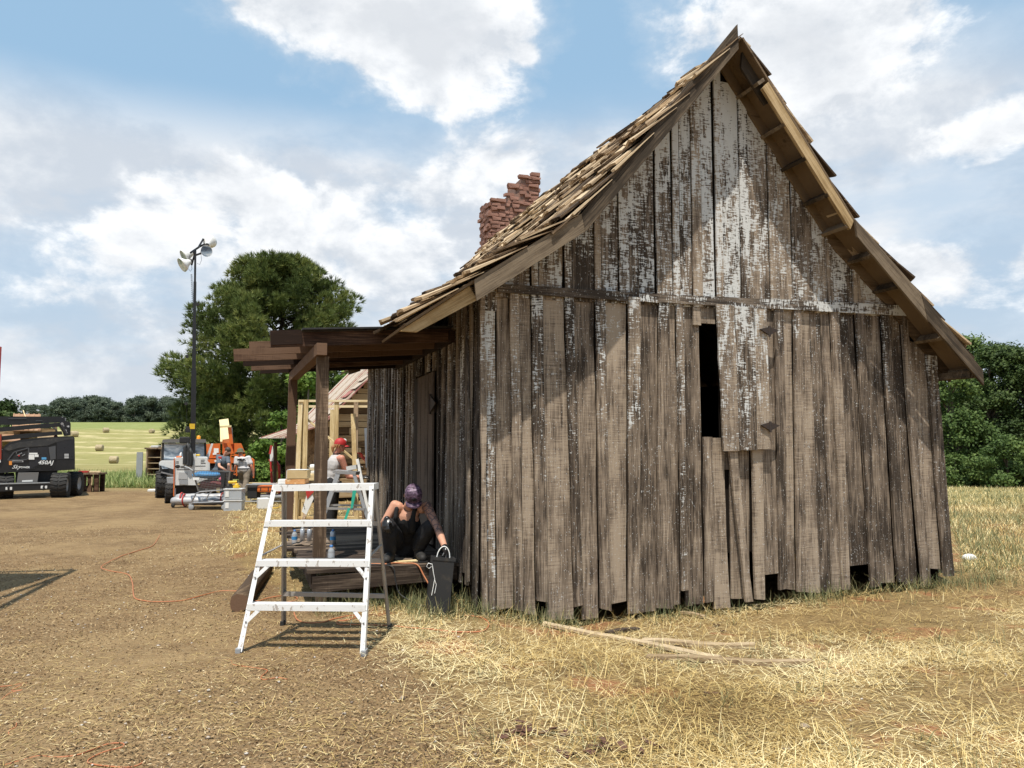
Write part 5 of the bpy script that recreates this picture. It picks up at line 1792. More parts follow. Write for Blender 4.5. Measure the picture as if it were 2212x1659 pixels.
def boom_lift():
    y = 22.3
    o, rz, q = facing(80, y)
    root = thing("boom_lift", "black boom lift with big treaded tyres parked at the left photo edge", "lift", o, rz)
    Q = lambda x, z, dy=0: q(x * .1387, 867.1 + z * .1387, dy)     # points of a close-up of the machine
    xz = lambda x, z: (Q(x, z).x, Q(x, z).z)
    # turntable body with sloping cowl
    prof = [(-700, 1120), (-700, 760), (-40, 740), (30, 760), (75, 690), (150, 632), (300, 600), (620, 565), (1050, 540), (1140, 542), (1162, 570), (1168, 900), (1166, 1062), (900, 1078), (500, 1085), (0, 1118)]
    body = MB().prism([xz(*p) for p in prof], 0, 1.9).build("body", M["black"], root)
    # cowl edge, panel lines and recesses stand proud or sunk by real steps
    MB().prism([xz(*p) for p in [(60, 742), (160, 668), (320, 632), (640, 592), (900, 566), (1140, 556), (1150, 590), (1030, 600), (860, 640), (740, 690), (300, 720), (140, 770)]], -.03, -.001).build("cowl", M["cowl"], body)
    MB().prism([xz(*p) for p in [(455, 735), (745, 700), (775, 905), (455, 1060)]], -.022, -.001).build("door_panel", M["panel"], body)
    MB().prism([xz(*p) for p in [(755, 712), (865, 690), (868, 895), (785, 910)]], -.03, -.001).build("vent_panel", M["grey_dark"], body)
    MB().prism([xz(*p) for p in [(884, 620), (1150, 596), (1158, 900), (884, 904)]], -.026, -.001).build("rear_cover", M["panel"], body)
    MB().prism([xz(*p) for p in [(884, 914), (1166, 912), (1160, 1055), (884, 1075)]], -.032, -.001).build("counterweight", M["black"], body)
    fr = [(120, 915), (215, 790), (445, 722), (445, 880), (410, 905)]
    ctl = MB().prism([xz(*p) for p in fr], -.012, -.001).build("control_panel", M["black_matte"], body)
    for p, r_ in zip(fr, fr[1:] + fr[:1]):
        MB().beam(Q(*p, -.02), Q(*r_, -.02), .03, .02, (0, 1, 0)).build("panel_frame", M["grey_dark"], ctl)
    for i in range(9):
        MB().box(Q(255 + 16 * i, 800 + (i * 37) % 45, -.018), (.016, .012, .03)).build("switch", M["grey"], ctl)
    MB().cyl(Q(295, 845, -.04), Q(295, 845, -.005), .022, n=8).build("stop_button", M["red"], ctl)
    for (x0, z0, x1, z1, m) in ((455, 800, 585, 825, "decal_white"), (448, 830, 536, 905, "decal_white"), (540, 828, 600, 865, "decal_white"), (648, 870, 722, 905, "decal_blue"), (1002, 815, 1070, 848, "decal_grey"), (1002, 856, 1070, 886, "decal_grey"), (140, 928, 186, 990, "decal_orange"), (192, 920, 362, 946, "decal_grey"), (-30, 890, 12, 950, "decal_white")):
        MB().prism([xz(x0, z0), xz(x1, z0), xz(x1, z1), xz(x0, z1)], -.04, -.036 + .036 * (x0 < 200) * 0).build("sticker", M[m], body)
    for i in range(8):
        MB().box(Q(205 + 19 * i, 933, -.043), (.028, .002, .022)).build("sticker_print", M["black_matte"], body)
    p = Q(588, 978, -.045)
    text_mesh("450AJ", .155, "lettering", M["decal_white"], body, p, (rad(90), rad(1), 0), .25, .003, True)
    p = Q(180, 1046, -.02)
    text_mesh("Sky", .15, "lettering", M["decal_white"], body, p + Vector((0, 0, 0)), (rad(90), rad(1), 0), .5, .003)
    text_mesh("POWER", .075, "lettering", M["decal_white"], body, Q(292, 1040, -.02), (rad(90), rad(1), 0), .2, .003, True)
    MB().lathe(Q(868, 552, .3), [(.05, -.03), (.05, .03), (.03, .05), (0, .055)], 10).build("beacon", M["orange"], root)
    MB().beam(Q(475, 1046, -.04), Q(575, 1036, -.04), .02, .02).build("latch", M["black_matte"], body)
    # booms: three stacked arms and the knuckle that joins them
    def arm(pts, d0, d1, nm="boom_arm", m="black"):
        return MB().prism([xz(*p) for p in pts], d0, d1).build(nm, M[m], root)
    a1 = arm([(-900, 215), (0, 225), (965, 228), (1030, 240), (1034, 300), (960, 318), (390, 348), (290, 358), (-900, 360)], .55, .85)
    MB().prism([xz(*p) for p in [(110, 268), (130, 252), (410, 250), (412, 262), (135, 264)]], .53, .549).build("trim_strip", M["grey_dark"], a1)
    MB().prism([xz(*p) for p in [(552, 300), (556, 290), (660, 288), (662, 298)]], .53, .549).build("trim_strip", M["grey_dark"], a1)
    for z in (245, 268, 290):
        MB().cyl(Q(970 if z == 245 else 1020, z, .53), Q(970 if z == 245 else 1020, z, .56), .018, n=8).build("bolt", M["steel"], a1)
    arm([(-900, 440), (0, 402), (500, 358), (950, 325), (965, 388), (500, 425), (0, 470), (-900, 520)], .30, .52)
    arm([(-900, 600), (30, 540), (500, 492), (960, 462), (975, 515), (500, 560), (30, 608), (-900, 680)], .05, .28)
    kn = arm([(930, 330), (1000, 305), (1085, 315), (1102, 345), (1100, 530), (1010, 538), (985, 470), (930, 395)], .02, .90, "knuckle")
    for (x, z) in ((968, 348), (978, 378), (1018, 455), (1028, 488)):
        MB().cyl(Q(x, z, -.03), Q(x, z, .03), .04, n=10).build("pin", M["steel"], kn)
    MB().cyl(Q(955, 370, 0), Q(1035, 520, 0), .05, n=8).build("hydraulic_ram", M["black_matte"], kn)
    MB().prism([xz(*p) for p in [(1035, 385), (1075, 372), (1080, 400), (1060, 405)]], -.01, .019).build("slot", M["decal_grey"], kn)
    MB().tube([Q(820, 410, .2), Q(860, 425, .1), Q(890, 470, .1)], .02, 6).build("hose", M["black_matte"], root)
    MB().prism([xz(*p) for p in [(-40, 512), (22, 512), (22, 905), (-40, 905)]], -.05, .5).build("control_cover", M["red_lift"], root)
    # chassis, axle beam and wheels
    ch = MB().prism([xz(*p) for p in [(-60, 1268), (830, 1248), (830, 1262), (-60, 1285)]], -.38, -.30)
    ch = ch.build("axle_top", M["grey"], root)
    MB().prism([xz(*p) for p in [(-60, 1286), (830, 1263), (830, 1365), (-60, 1395)]], -.36, -.1).build("axle_beam", M["black"], root)
    MB().prism([xz(*p) for p in [(285, 1110), (602, 1105), (582, 1252), (262, 1262)]], -.2, .1).build("ballast_box", M["grey_dark2"], root)
    MB().prism([xz(*p) for p in [(345, 1226), (510, 1218), (510, 1244), (345, 1250)]], -.206, -.201).build("sticker", M["decal_white"], root)
    MB().prism([xz(*p) for p in [(240, 1100), (900, 1080), (880, 1262), (240, 1270)]], .1, 1.6).build("chassis", M["black_matte"], root)
    for x in (105, 170, 652, 716):
        MB().box(Q(x, 1355 if x < 400 else 1334, -.37), (.055, .012, .075)).build("reflector", M["decal_white"], root)
    for x in (135, 685):
        MB().tube([Q(x, 1312, -.39), Q(x - 12, 1335, -.41), Q(x - 5, 1385, -.4)], .018, 6).build("tie_hook", M["black_matte"], root)
    r, w = .36, .42
    ax = (1, .10, 0)
    wheel(root, Q(945, 1305, -.15), r, w, (1, -.22, 0), M["grey"], 20)
    c2 = Q(1158, 1300, .55); c2.z = .36
    wheel(root, c2, r, w * .82, (1, -.35, 0), M["grey"], 20)
    c = Q(70, 1305, .25); c.z = .36
    wheel(root, c, r, w, ax, M["grey"], 20)
    c = Q(-240, 1300, .95); c.z = .36
    wheel(root, c, r, w, ax, M["grey"], 20)
M["grey_dark"] = worn("dark_grey_paint", (.075, .078, .085), .4, .2, 8)
M["grey_dark2"] = worn("mid_grey_paint", (.16, .155, .15), .5, .4, 8)
M["panel"] = worn("black_panel", (.018, .019, .024), .3, .2, 6, 0, (.06, .055, .05), .02)
M["cowl"] = worn("dusty_black_cowl", (.035, .035, .036), .42, .5, 6, 0, (.11, .10, .085), .02)
M["red_lift"] = worn("rust_red_paint", (.33, .045, .02), .5, .3)
boom_lift()

# --- white utility vehicle and the light tower on its trailer
Z8 = lambda x, z: (318.5 + x * .1493, 884.8 + z * .1493)
def utv():
    y = 22.8
    o, rz, q = facing(395, y)
    root = thing("utility_vehicle", "white utility buggy with glass windscreen parked behind the light tower trailer", "vehicle", o, rz)
    Q = lambda x, z, dy=0: q(*Z8(x, z), dy)
    xz = lambda x, z: (Q(x, z).x, Q(x, z).z)
    MB().prism([xz(*p) for p in [(172, 760), (215, 735), (860, 735), (900, 770), (905, 1010), (180, 1010)]], -.1, .9).build("body", M["white_dirty"], root)
    MB().prism([xz(*p) for p in [(170, 770), (205, 738), (395, 736), (395, 865), (200, 880)]], -.42, -.11).build("hood", M["white"], root)
    MB().prism([xz(*p) for p in [(180, 800), (220, 808), (388, 860), (388, 935), (185, 900)]], -.46, -.421).build("bumper", M["black_matte"], root)
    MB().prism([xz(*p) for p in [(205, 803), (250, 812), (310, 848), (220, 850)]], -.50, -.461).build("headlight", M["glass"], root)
    MB().beam(Q(195, 905, -.5), Q(385, 950, -.5), .04, .04).build("guard_bar", M["steel"], root)
    cab = MB()
    for (x0, z0, x1, z1, dy) in ((222, 735, 228, 480, 0), (838, 735, 834, 480, 0), (222, 735, 222, 480, 1.2), (838, 735, 838, 480, 1.2)):
        cab.beam(Q(x0, z0, dy), Q(x1, z1, dy), .05, .05, (0, 1, 0))
    cab.beam(Q(222, 735, 0), Q(838, 735, 0), .05, .05)
    cab = cab.build("cab_frame", M["black_matte"], root)
    MB().prism([xz(*p) for p in [(212, 478), (222, 432), (380, 422), (840, 428), (848, 465), (842, 480)]], -.15, 1.35).build("roof", M["grey_dark2"], root)
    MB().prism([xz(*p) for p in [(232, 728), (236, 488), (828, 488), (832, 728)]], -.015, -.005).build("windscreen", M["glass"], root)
    MB().prism([xz(*p) for p in [(240, 488), (560, 488), (560, 520), (240, 505)]], -.03, -.016).build("sun_strip", M["decal_grey"], root)
    st = MB().bbox_bevel(Q(330, 700, .6), (.5, .2, .55), .05).build("seat", M["black_matte"], root)
    MB().bbox_bevel(Q(640, 700, .6), (.5, .2, .55), .05).build("seat", M["black_matte"], root)
    MB().tube([Q(330, 690, .25) + Vector((.17 * math.cos(a), 0, .17 * math.sin(a))) for a in np.linspace(0, 6.28, 15)], .014, 6).build("steering_wheel", M["black_matte"], root)
    r = .38
    for (x, dy) in ((200, -.15), (880, -.15), (235, 1.5), (860, 1.5)):
        c = Q(x, 1000, dy); c.z = r
        wheel(root, c, r, .27, (1, .08, 0), M["steel"], 18)
    MB().lathe(Q(742, 415, .1), [(.06, -.09), (.055, .05), (.03, .08), (0, .085)], 10).build("beacon", M["amber"], root)
    MB().prism([xz(*p) for p in [(845, 700), (925, 490), (955, 490), (880, 735)]], .1, .16).build("side_panel", M["white"], root)
utv()
def light_tower():
    y = 20.6
    o, rz, q = facing(415, y)
    root = thing("light_tower", "tall black mast with four white flood lamps on a white box trailer", "light tower", o, rz)
    Q = lambda x, z, dy=0: q(*Z8(x, z), dy)
    xz = lambda x, z: (Q(x, z).x, Q(x, z).z)
    body = MB().prism([xz(*p) for p in [(392, 700), (545, 690), (545, 640), (700, 640), (700, 690), (868, 690), (862, 1085), (385, 1085)]], -.3, 1.1).build("trailer_box", M["white_dirty"], root)
    MB().prism([xz(*p) for p in [(455, 900), (585, 905), (580, 1000), (450, 995)]], -.318, -.301).build("vent_panel", M["decal_grey"], body)
    MB().prism([xz(*p) for p in [(460, 1008), (582, 1012), (582, 1075), (462, 1075)]], -.315, -.301).build("lower_panel", M["grey"], body)
    MB().prism([xz(*p) for p in [(385, 700), (398, 700), (392, 1240), (376, 1240)]], -.34, -.31).build("edge_strip", M["orange"], body)
    MB().ell(Q(437, 822, -.305), (.06, .008, .045), None, 12, 6).build("emblem", M["black_matte"], body)
    for i, (x, z, w_) in enumerate(((480, 812, .10), (480, 828, .13), (425, 858, .34), (770, 722, .1), (770, 745, .09), (770, 768, .12), (690, 808, .25), (420, 745, .06), (420, 765, .06))):
        MB().prism([xz(x, z), (xz(x, z)[0] + w_, xz(x, z)[1]), (xz(x, z)[0] + w_, xz(x, z + 7)[1]), xz(x, z + 7)], -.306, -.301).build("print_line", M["black_matte"], body)
    MB().prism([xz(*p) for p in [(395, 1085), (860, 1085), (855, 1235), (400, 1240)]], -.1, 1.0).build("chassis", M["black_matte"], root)
    MB().prism([xz(*p) for p in [(278, 985), (380, 980), (382, 1130), (300, 1130)]], -.1, .3).build("mudguard", M["grey"], root)
    c = Q(318, 1170, .1); c.z = .30
    wheel(root, c, .30, .20, (1, .05, 0), M["steel"], 16)
    c = Q(820, 1170, .4); c.z = .30
    wheel(root, c, .30, .20, (1, .05, 0), M["steel"], 16)
    for x in (395, 850):
        p = Q(x, 1240, -.2)
        MB().beam((p.x, p.y, 0), (p.x, p.y, .4), .05, .05).build("jack_leg", M["steel"], root)
    # telescopic mast
    a = Q(652, 1000); top = q(422, 541)
    pts = [a, a.lerp(top, .42), a.lerp(top, .66), top]
    for k, (p0, p1, w_) in enumerate(((a, a.lerp(top, .47), .125), (a.lerp(top, .44), a.lerp(top, .68), .095), (a.lerp(top, .66), a.lerp(top, .86), .075), (a.lerp(top, .84), top, .055))):
        MB().beam(p0, p1, w_, w_, (0, 1, 0)).build("mast_section", M["black"], root)
    kb = (1000 - 240) / 1000 * .0
    yb = q(412, 921)
    MB().beam(yb + Vector((.035, -.0, -.07)), yb + Vector((.035, 0, .07)), .135, .135, (0, 1, 0)).build("yellow_band", M["yellow"], root)
    for (u, v) in ((427, 657), (402, 872), (404, 770)):
        p = q(u, v)
        MB().cyl(p - Vector((0, .04, 0)), p + Vector((0, .04, 0)), .045, n=10).build("pulley", M["black_matte"], root)
    MB().tube([q(403, 872), q(404, 930)], .006, 4).build("guy_wire", M["black_matte"], root)
    MB().tube([q(427, 657), q(427, 760)], .006, 4).build("guy_wire", M["black_matte"], root)
    # coiled lamp cable
    pts = []
    for i in range(150):
        v = 592 + i * 112 / 150
        p = q(413.5 + (i / 150) * 5, v)
        pts.append(p + Vector((.022 * math.cos(i * 1.1), .022 * math.sin(i * 1.1), 0)))
    MB().tube(pts, .006, 4).build("coiled_cable", M["cord_black"], root)
    for (x, z, hh, w_) in ((575, 650, 320, 60), (612, 690, 250, 40)):
        MB().tube([Q(x - w_ * .5, z + hh * .45, -.35), Q(x - w_ * .4, z - hh * .3, -.36), Q(x, z - hh * .48, -.36), Q(x + w_ * .4, z - hh * .25, -.36), Q(x + w_ * .35, z + hh * .4, -.36), Q(x, z + hh * .5, -.36)], .06, 8).build("cable_bundle", M["cord_black"], root)
    MB().bbox_bevel(Q(540, 440, -.1), (.26, .2, .17), .03).build("winch", M["black_matte"], root)
    MB().bbox_bevel(Q(585, 290, 0), (.12, .14, .16), .02).build("winch", M["black_matte"], root)
    # cross arm and lamps
    L = lambda x, z, dy=0: q(353.9 + .2667 * x, 495.5 + .2667 * z, dy)
    for p in ((L(215, 190, -.1), L(290, 140, .1)), (L(290, 140, .1), L(375, 98, .1)), (L(250, 212), L(345, 178, -.1)), (L(255, 180), L(225, 290, .1)), (L(278, 150), L(320, 78, .1))):
        MB().beam(p[0], p[1], .045, .045, (0, 1, 0)).build("cross_arm", M["black"], root)
    for (x, z, dy, dx, dz, dd, r_) in ((365, 108, .1, .25, .55, .75, .19), (335, 178, -.15, .35, -.10, -.95, .16), (188, 212, .15, -.80, -.50, -.2, .19), (172, 278, -.1, -.80, -.52, -.25, .20)):
        c = L(x, z, dy)
        ax = Vector((dx, dd if dd > 0 else dd, dz)).normalized()
        lamp = MB().lathe(c, [(.05, -.16), (.07, -.13), (r_ * .5, -.06), (r_ * .85, .02), (r_, .10), (r_ * .98, .10), (r_ * .8, .03), (r_ * .4, -.05), (0, -.08)], 18, ax).build("flood_lamp", M["white"], root)
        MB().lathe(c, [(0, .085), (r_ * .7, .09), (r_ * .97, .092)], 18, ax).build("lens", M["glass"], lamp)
        MB().cyl(c - ax * .22, c - ax * .14, .05, .05, 8).build("lamp_socket", M["black_matte"], lamp)
    MB().tube([L(300, 190, -.1), L(305, 250, -.1), L(290, 285, -.1), L(270, 275, -.1)], .006, 4).build("lamp_cable", M["cord_black"], root)
    MB().tube([L(200, 320), L(215, 340), L(228, 320), L(225, 290)], .006, 4).build("lamp_cable", M["cord_black"], root)
light_tower()
# odds and ends on the trailer and beside it
for (x, z, s, m, nm, say) in ((455, 685, (.16, .1, .06), "orange", "work_glove", "orange work glove lying on the light tower trailer"), (480, 660, (.06, .06, .14), "white", "white_bottle", "white bottle standing on the light tower trailer"),
                              (725, 660, (.14, .06, .05), "yellow", "yellow_clamp", "yellow clamp hanging at the black mast")):
    c = D(*Z8(x, z), 20.6)
    tag(MB().ell((0, 0, 0), tuple(v / 2 for v in s), None, 10, 6).ell((s[0] * .25, 0, s[2] * .3), tuple(v / 3.5 for v in s), None, 8, 5).build(nm, M[m], None, c), say, nm.split("_")[1])

# --- orange lift with cream boom, far behind the two men
def orange_lift():
    y = 28.0
    o, rz, q = facing(490, y)
    root = thing("orange_lift", "orange boom lift with raised cream boom behind the two men", "lift", o, rz)
    Q = lambda x, z, dy=0: q(*Z8(x, z), dy)
    xz = lambda x, z: (Q(x, z).x, Q(x, z).z)
    MB().prism([xz(*p) for p in [(850, 500), (1050, 490), (1050, 700), (860, 705)]], 0, 1.8).build("engine_cover", M["orange"], root)
    MB().prism([xz(*p) for p in [(1085, 485), (1250, 484), (1250, 640), (1085, 640)]], .2, 1.8).build("turntable", M["orange"], root)
    MB().prism([xz(*p) for p in [(1256, 486), (1358, 488), (1420, 640), (1400, 700), (1256, 705)]], 0, 1.8).build("tank_cover", M["orange"], root)
    MB().prism([xz(*p) for p in [(850, 716), (1540, 716), (1540, 770), (850, 775)]], -.1, 1.8).build("deck_frame", M["orange"], root)
    MB().prism([xz(*p) for p in [(960, 560), (1030, 560), (1030, 625), (960, 625)]], -.015, -.001).build("sticker", M["decal_white"], root)
    MB().prism([xz(*p) for p in [(945, 625), (1000, 620), (1000, 650), (945, 655)]], -.02, -.016).build("sticker", M["decal_white"], root)
    MB().beam(Q(1150, 480, .6), Q(1110, 190, 2.6), .34, .30, (0, 1, 0)).build("boom", M["cream"], root)
    MB().beam(Q(1070, 480, .3), Q(1062, 185, 2.4), .07, .1, (0, 1, 0)).build("boom_side", M["cream"], root)
    MB().beam(Q(1050, 250, .0), Q(1215, 240, .0), .09, .07).build("boom_bracket", M["cream"], root)
    MB().beam(Q(1215, 500, .1), Q(1185, 240, .1), .12, .12, (0, 1, 0)).build("hydraulic_ram", M["orange"], root)
    MB().beam(Q(1228, 490, .2), Q(1215, 260, .2), .06, .06, (0, 1, 0)).build("ram_rod", M["steel"], root)
    MB().beam(Q(1230, 640, 0), Q(1170, 480, 0), .12, .1, (0, 1, 0)).build("link_arm", M["orange"], root)
    MB().prism([xz(*p) for p in [(880, 780), (1540, 780), (1500, 1010), (880, 1010)]], .2, 1.6).build("chassis", M["black_matte"], root)
    MB().prism([xz(*p) for p in [(1150, 800), (1230, 800), (1230, 880), (1150, 880)]], .15, .199).build("battery_box", M["white_dirty"], root)
    for (x0, z0, x1, z1) in ((1200, 660, 1290, 665), (1200, 700, 1290, 705), (1205, 660, 1205, 890), (1290, 665, 1290, 960), (1540, 720, 1535, 990), (1190, 890, 1310, 890), (1190, 930, 1310, 935)):
        MB().beam(Q(x0, z0, -.25), Q(x1, z1, -.25), .04, .04, (0, 1, 0)).build("guard_rail", M["orange"], root)
    for (x, dy) in ((905, .3), (1480, .3), (905, 1.9), (1480, 1.9)):
        c = Q(x, 990, dy); c.z = .42
        wheel(root, c, .42, .3, (1, .05, 0), M["orange"], 16)
orange_lift()

# --- shopping cart full of things, bins, bedroll
def cart():
    y = 18.6
    o = D(450, 1098, y); o.z = 0
    root = thing("shopping_cart", "grey shopping cart loaded with bags in front of the light tower", "cart", o)
    Q = lambda x, z, dy=0: D(*Z8(x, z), y + dy) - o
    back, front, bot0, bot1 = (655, 885), (1195, 890), (740, 1180), (1165, 1130)
    basket = MB()
    for dy in (-.26, .26):
        basket.beam(Q(*back, dy), Q(*front, dy), .022, .022)
        basket.beam(Q(*bot0, dy * .8), Q(*bot1, dy * .8), .016, .016)
        basket.beam(Q(*back, dy), Q(*bot0, dy * .8), .03, .03, (0, 1, 0))
        basket.beam(Q(*front, dy), Q(*bot1, dy * .8), .03, .03, (0, 1, 0))
    for (p, k) in ((back, 1), (front, 1), (bot0, .8), (bot1, .8)):
        basket.beam(Q(*p, -.26 * k), Q(*p, .26 * k), .02, .02, (0, 0, 1))
    basket = basket.build("basket_frame", M["grey_dark2"], root)
    net = MB()
    lerp = lambda a, b, k: (a[0] + (b[0] - a[0]) * k, a[1] + (b[1] - a[1]) * k)
    for dy in (-.26, .26):
        for i in range(1, 22):
            k = i / 22
            net.beam(Q(*lerp(back, front, k), dy), Q(*lerp(bot0, bot1, k), dy * .8), .006, .006, (0, 1, 0))
        for i in range(1, 11):
            k = i / 11
            net.beam(Q(*lerp(back, bot0, k), dy * (1 - .2 * k)), Q(*lerp(front, bot1, k), dy * (1 - .2 * k)), .006, .006)
    for i in range(1, 10):
        k = i / 10 - .5
        net.beam(Q(*front, .52 * k), Q(*bot1, .42 * k), .006, .006, (0, 1, 0))
        net.beam(Q(*bot0, .42 * k), Q(*bot1, .42 * k), .006, .006)
    n_ = net.build("wire_mesh", M["grey_dark2"], root)
    n_["kind"] = "stuff"
    MB().prism([(Q(1120, 900).x, Q(1120, 900).z), (Q(1192, 900).x, Q(1192, 900).z), (Q(1165, 1110).x, Q(1165, 1110).z), (Q(1130, 1110).x, Q(1130, 1110).z)], -.275, .27).build("front_panel", M["black_matte"], root)
    MB().tube([Q(*back, -.26), Q(600, 845, -.26), Q(548, 828, -.25), Q(545, 824, 0), Q(548, 828, .25), Q(600, 845, .26), Q(*back, .26)], .018, 8).build("handle", M["grey"], root)
    MB().prism([(Q(725, 975).x, Q(725, 975).z), (Q(820, 975).x, Q(820, 975).z), (Q(820, 1010).x, Q(820, 1010).z), (Q(725, 1010).x, Q(725, 1010).z)], -.285, -.262).build("card_holder", M["paper"], root)
    for dy in (-.25, .25):
        MB().tube([Q(1150, 1160, dy * .8), Q(760, 1190, dy * .9), Q(700, 1215, dy), Q(640, 1345, dy), Q(660, 1350, dy), Q(1140, 1330, dy * .8)], .016, 6).build("under_frame", M["steel"], root)
        MB().tube([Q(940, 1180, dy * .85), Q(890, 1220, dy * .9), Q(855, 1290, dy * .9), Q(880, 1325, dy * .9), Q(960, 1328, dy * .9)], .013, 6).build("under_frame", M["steel"], root)
        for x in (635, 1110):
            c = Q(x, 1390, dy); c.z = .065
            wh = MB().lathe(c, [(0, -.018), (.05, -.018), (.064, -.012), (.064, .012), (.05, .018), (0, .018)], 14, (0, 1, 0)).build("caster", M["grey"], root)
            MB().beam(c, Q(x + 12, 1340, dy), .035, .03, (0, 1, 0)).build("caster_fork", M["steel"], wh)
    MB().beam(Q(640, 1348, 0), Q(1145, 1332, 0), .5, .01).build("lower_rack", M["grey_dark2"], root)
    for (c, rr, m, nm, say) in (((850, 945), (.34, .2, .085), "blue", "blue_bag", "blue plastic bag on top of the load in the shopping cart"), ((930, 1080), (.33, .17, .11), "red_dark", "red_bag", "dark red bag at the bottom of the shopping cart"),
                                ((1075, 1005), (.08, .1, .06), "pink", "pink_cloth", "pink cloth pressed against the front of the shopping cart"), ((770, 1080), (.08, .12, .06), "card", "paper_bag", "brown paper bag in the back corner of the shopping cart")):
        mb = MB()
        base = MB().ell((0, 0, 0), rr, None, 20, 12)
        vs = []
        for v in base.v:
            v = Vector(v)
            vs.append(v * (1 + .22 * mnoise.noise(v * 9)))
        mb.add(vs, base.f, True)
        tag(mb.build(nm, M[m], None, Q(*c) + o), say, nm.split("_")[1])
M["red_dark"] = worn("dark_red_cloth", (.16, .03, .035), .9, .2)
M["pink"] = worn("pink_cloth", (.62, .12, .20), .9, .1)
cart()
def bedroll():
    y = 19.1
    o = D(430, 1090, y); o.z = 0
    root = thing("rolled_tarp", "silver rolled tarp tied with red straps lying behind the shopping cart", "tarp", o)
    Q = lambda x, z, dy=0: D(*Z8(x, z), y + dy) - o
    def roll(z0, r0, x0, x1, dy):
        vs, fs = [], []
        n, k = 12, 16
        for i in range(k):
            x = x0 + (x1 - x0) * i / (k - 1)
            c = Q(x, z0, dy)
            rr = r0 * (1 + .18 * mnoise.noise((i * .8, z0, 0))) * (.72 if i in (0, k - 1) else 1)
            for j in range(n):
                a = 2 * math.pi * j / n
                q = rr * (1 + .15 * mnoise.noise((i * .7, math.cos(a) * 2, math.sin(a) * 2)))
                vs.append((c.x, c.y + q * math.cos(a), max(c.z + q * math.sin(a) * .8, .01)))
        for i in range(k - 1):
            fs += [(i * n + j, i * n + (j + 1) % n, (i + 1) * n + (j + 1) % n, (i + 1) * n + j) for j in range(n)]
        fs += [tuple(range(n)), tuple(range(k * n - n, k * n))]
        return MB().add(vs, fs, True)
    roll(1320, .13, 355, 1130, 0).build("tarp_roll", M["tarp"], root)
    roll(1262, .10, 420, 1140, .12).build("tarp_roll", M["tarp"], root)
    for x, z, rr in ((525, 1300, .155), (1075, 1280, .15), (485, 1262, .12)):
        c = Q(x, z + 10, .03)
        MB().tube([c + Vector((.004 * i, rr * 1.05 * math.cos(a), max(rr * .95 * math.sin(a), -c.z + .01))) for i, a in enumerate(np.linspace(0, 6.28, 17))], .018, 5).build("strap", M["red"], root)
    c = Q(370, 1370, -.1); c.z = .06
    MB().lathe(c, [(0, -.02), (.045, -.02), (.06, 0), (.045, .02), (0, .02)], 12, (.3, 1, 0)).build("caster", M["rubber"], root)
M["tarp"] = worn("silver_tarp", (.46, .45, .45), .4, .4, 9, .2, (.2, .18, .17))
bedroll()
def bins():
    y = 18.3
    for k, (z0, z1) in enumerate(((1300, 1425), (1160, 1285))):
        base = D(*Z8(1255, z1), y)
        base.z = max(base.z, 0.0) if k else 0.0
        if k: base.z = .262
        root = thing("storage_bin", ("clear plastic storage bin at the bottom of the stack beside the shopping cart", "clear plastic storage bin on top of the other, beside the shopping cart")[k], "bin", base, .1)
        w, d, h = .40, .3, .25
        mb = MB()
        for (cx, cy, sx, sy) in ((0, -d / 2, w, .008), (0, d / 2, w, .008), (-w / 2, 0, .008, d), (w / 2, 0, .008, d)):
            mb.box((cx, cy, h / 2), (sx, sy, h))
        mb.box((0, 0, .005), (w, d, .008))
        b = mb.build("bin_body", M["translucent"], root)
        MB().bbox_bevel((0, 0, h - .012), (w + .035, d + .035, .022), .006).build("rim", M["white_dirty"], root)
        MB().bb((-.165, -d / 2 - .012, .06), (-.085, -d / 2 - .005, .19)).build("paper_label", M["paper"], root)
        for (cx, sx, m) in ((.07, .2, "grey"), (-.1, .1, "black_matte")):
            MB().bbox_bevel((cx, .02, .09), (sx, .2, .13), .02).build("bin_content", M[m], root)
    root = thing("cordless_drill", "yellow and black cordless drill on top of the clear bins", "drill", D(*Z8(1235, 1150), y) * 1.0)
    root.location.z = .522
    MB().cyl((-.10, 0, .13), (.10, 0, .14), .035, .03, 10).build("motor_housing", M["yellow"], root)
    MB().cyl((.10, 0, .14), (.16, 0, .142), .022, .012, 8).build("chuck", M["black_matte"], root)
    MB().beam((-.05, 0, .11), (-.08, 0, .02), .04, .035, (0, 1, 0)).build("handle", M["black_matte"], root)
    MB().bb((-.14, -.04, 0), (-.01, .04, .04)).build("battery", M["black_matte"], root)
    tag(MB().bbox_bevel((0, 0, .03), (.14, .12, .06), .015).ell((.0, 0, .07), (.05, .05, .04), None, 8, 6).build("tool_pouch", M["yellow"], None, D(*Z8(1290, 1150), y - .02) * 1.0), "yellow tool pouch beside the drill on the clear bins", "tool")
    bpy.data.objects["tool_pouch"].location.z = .522
bins()
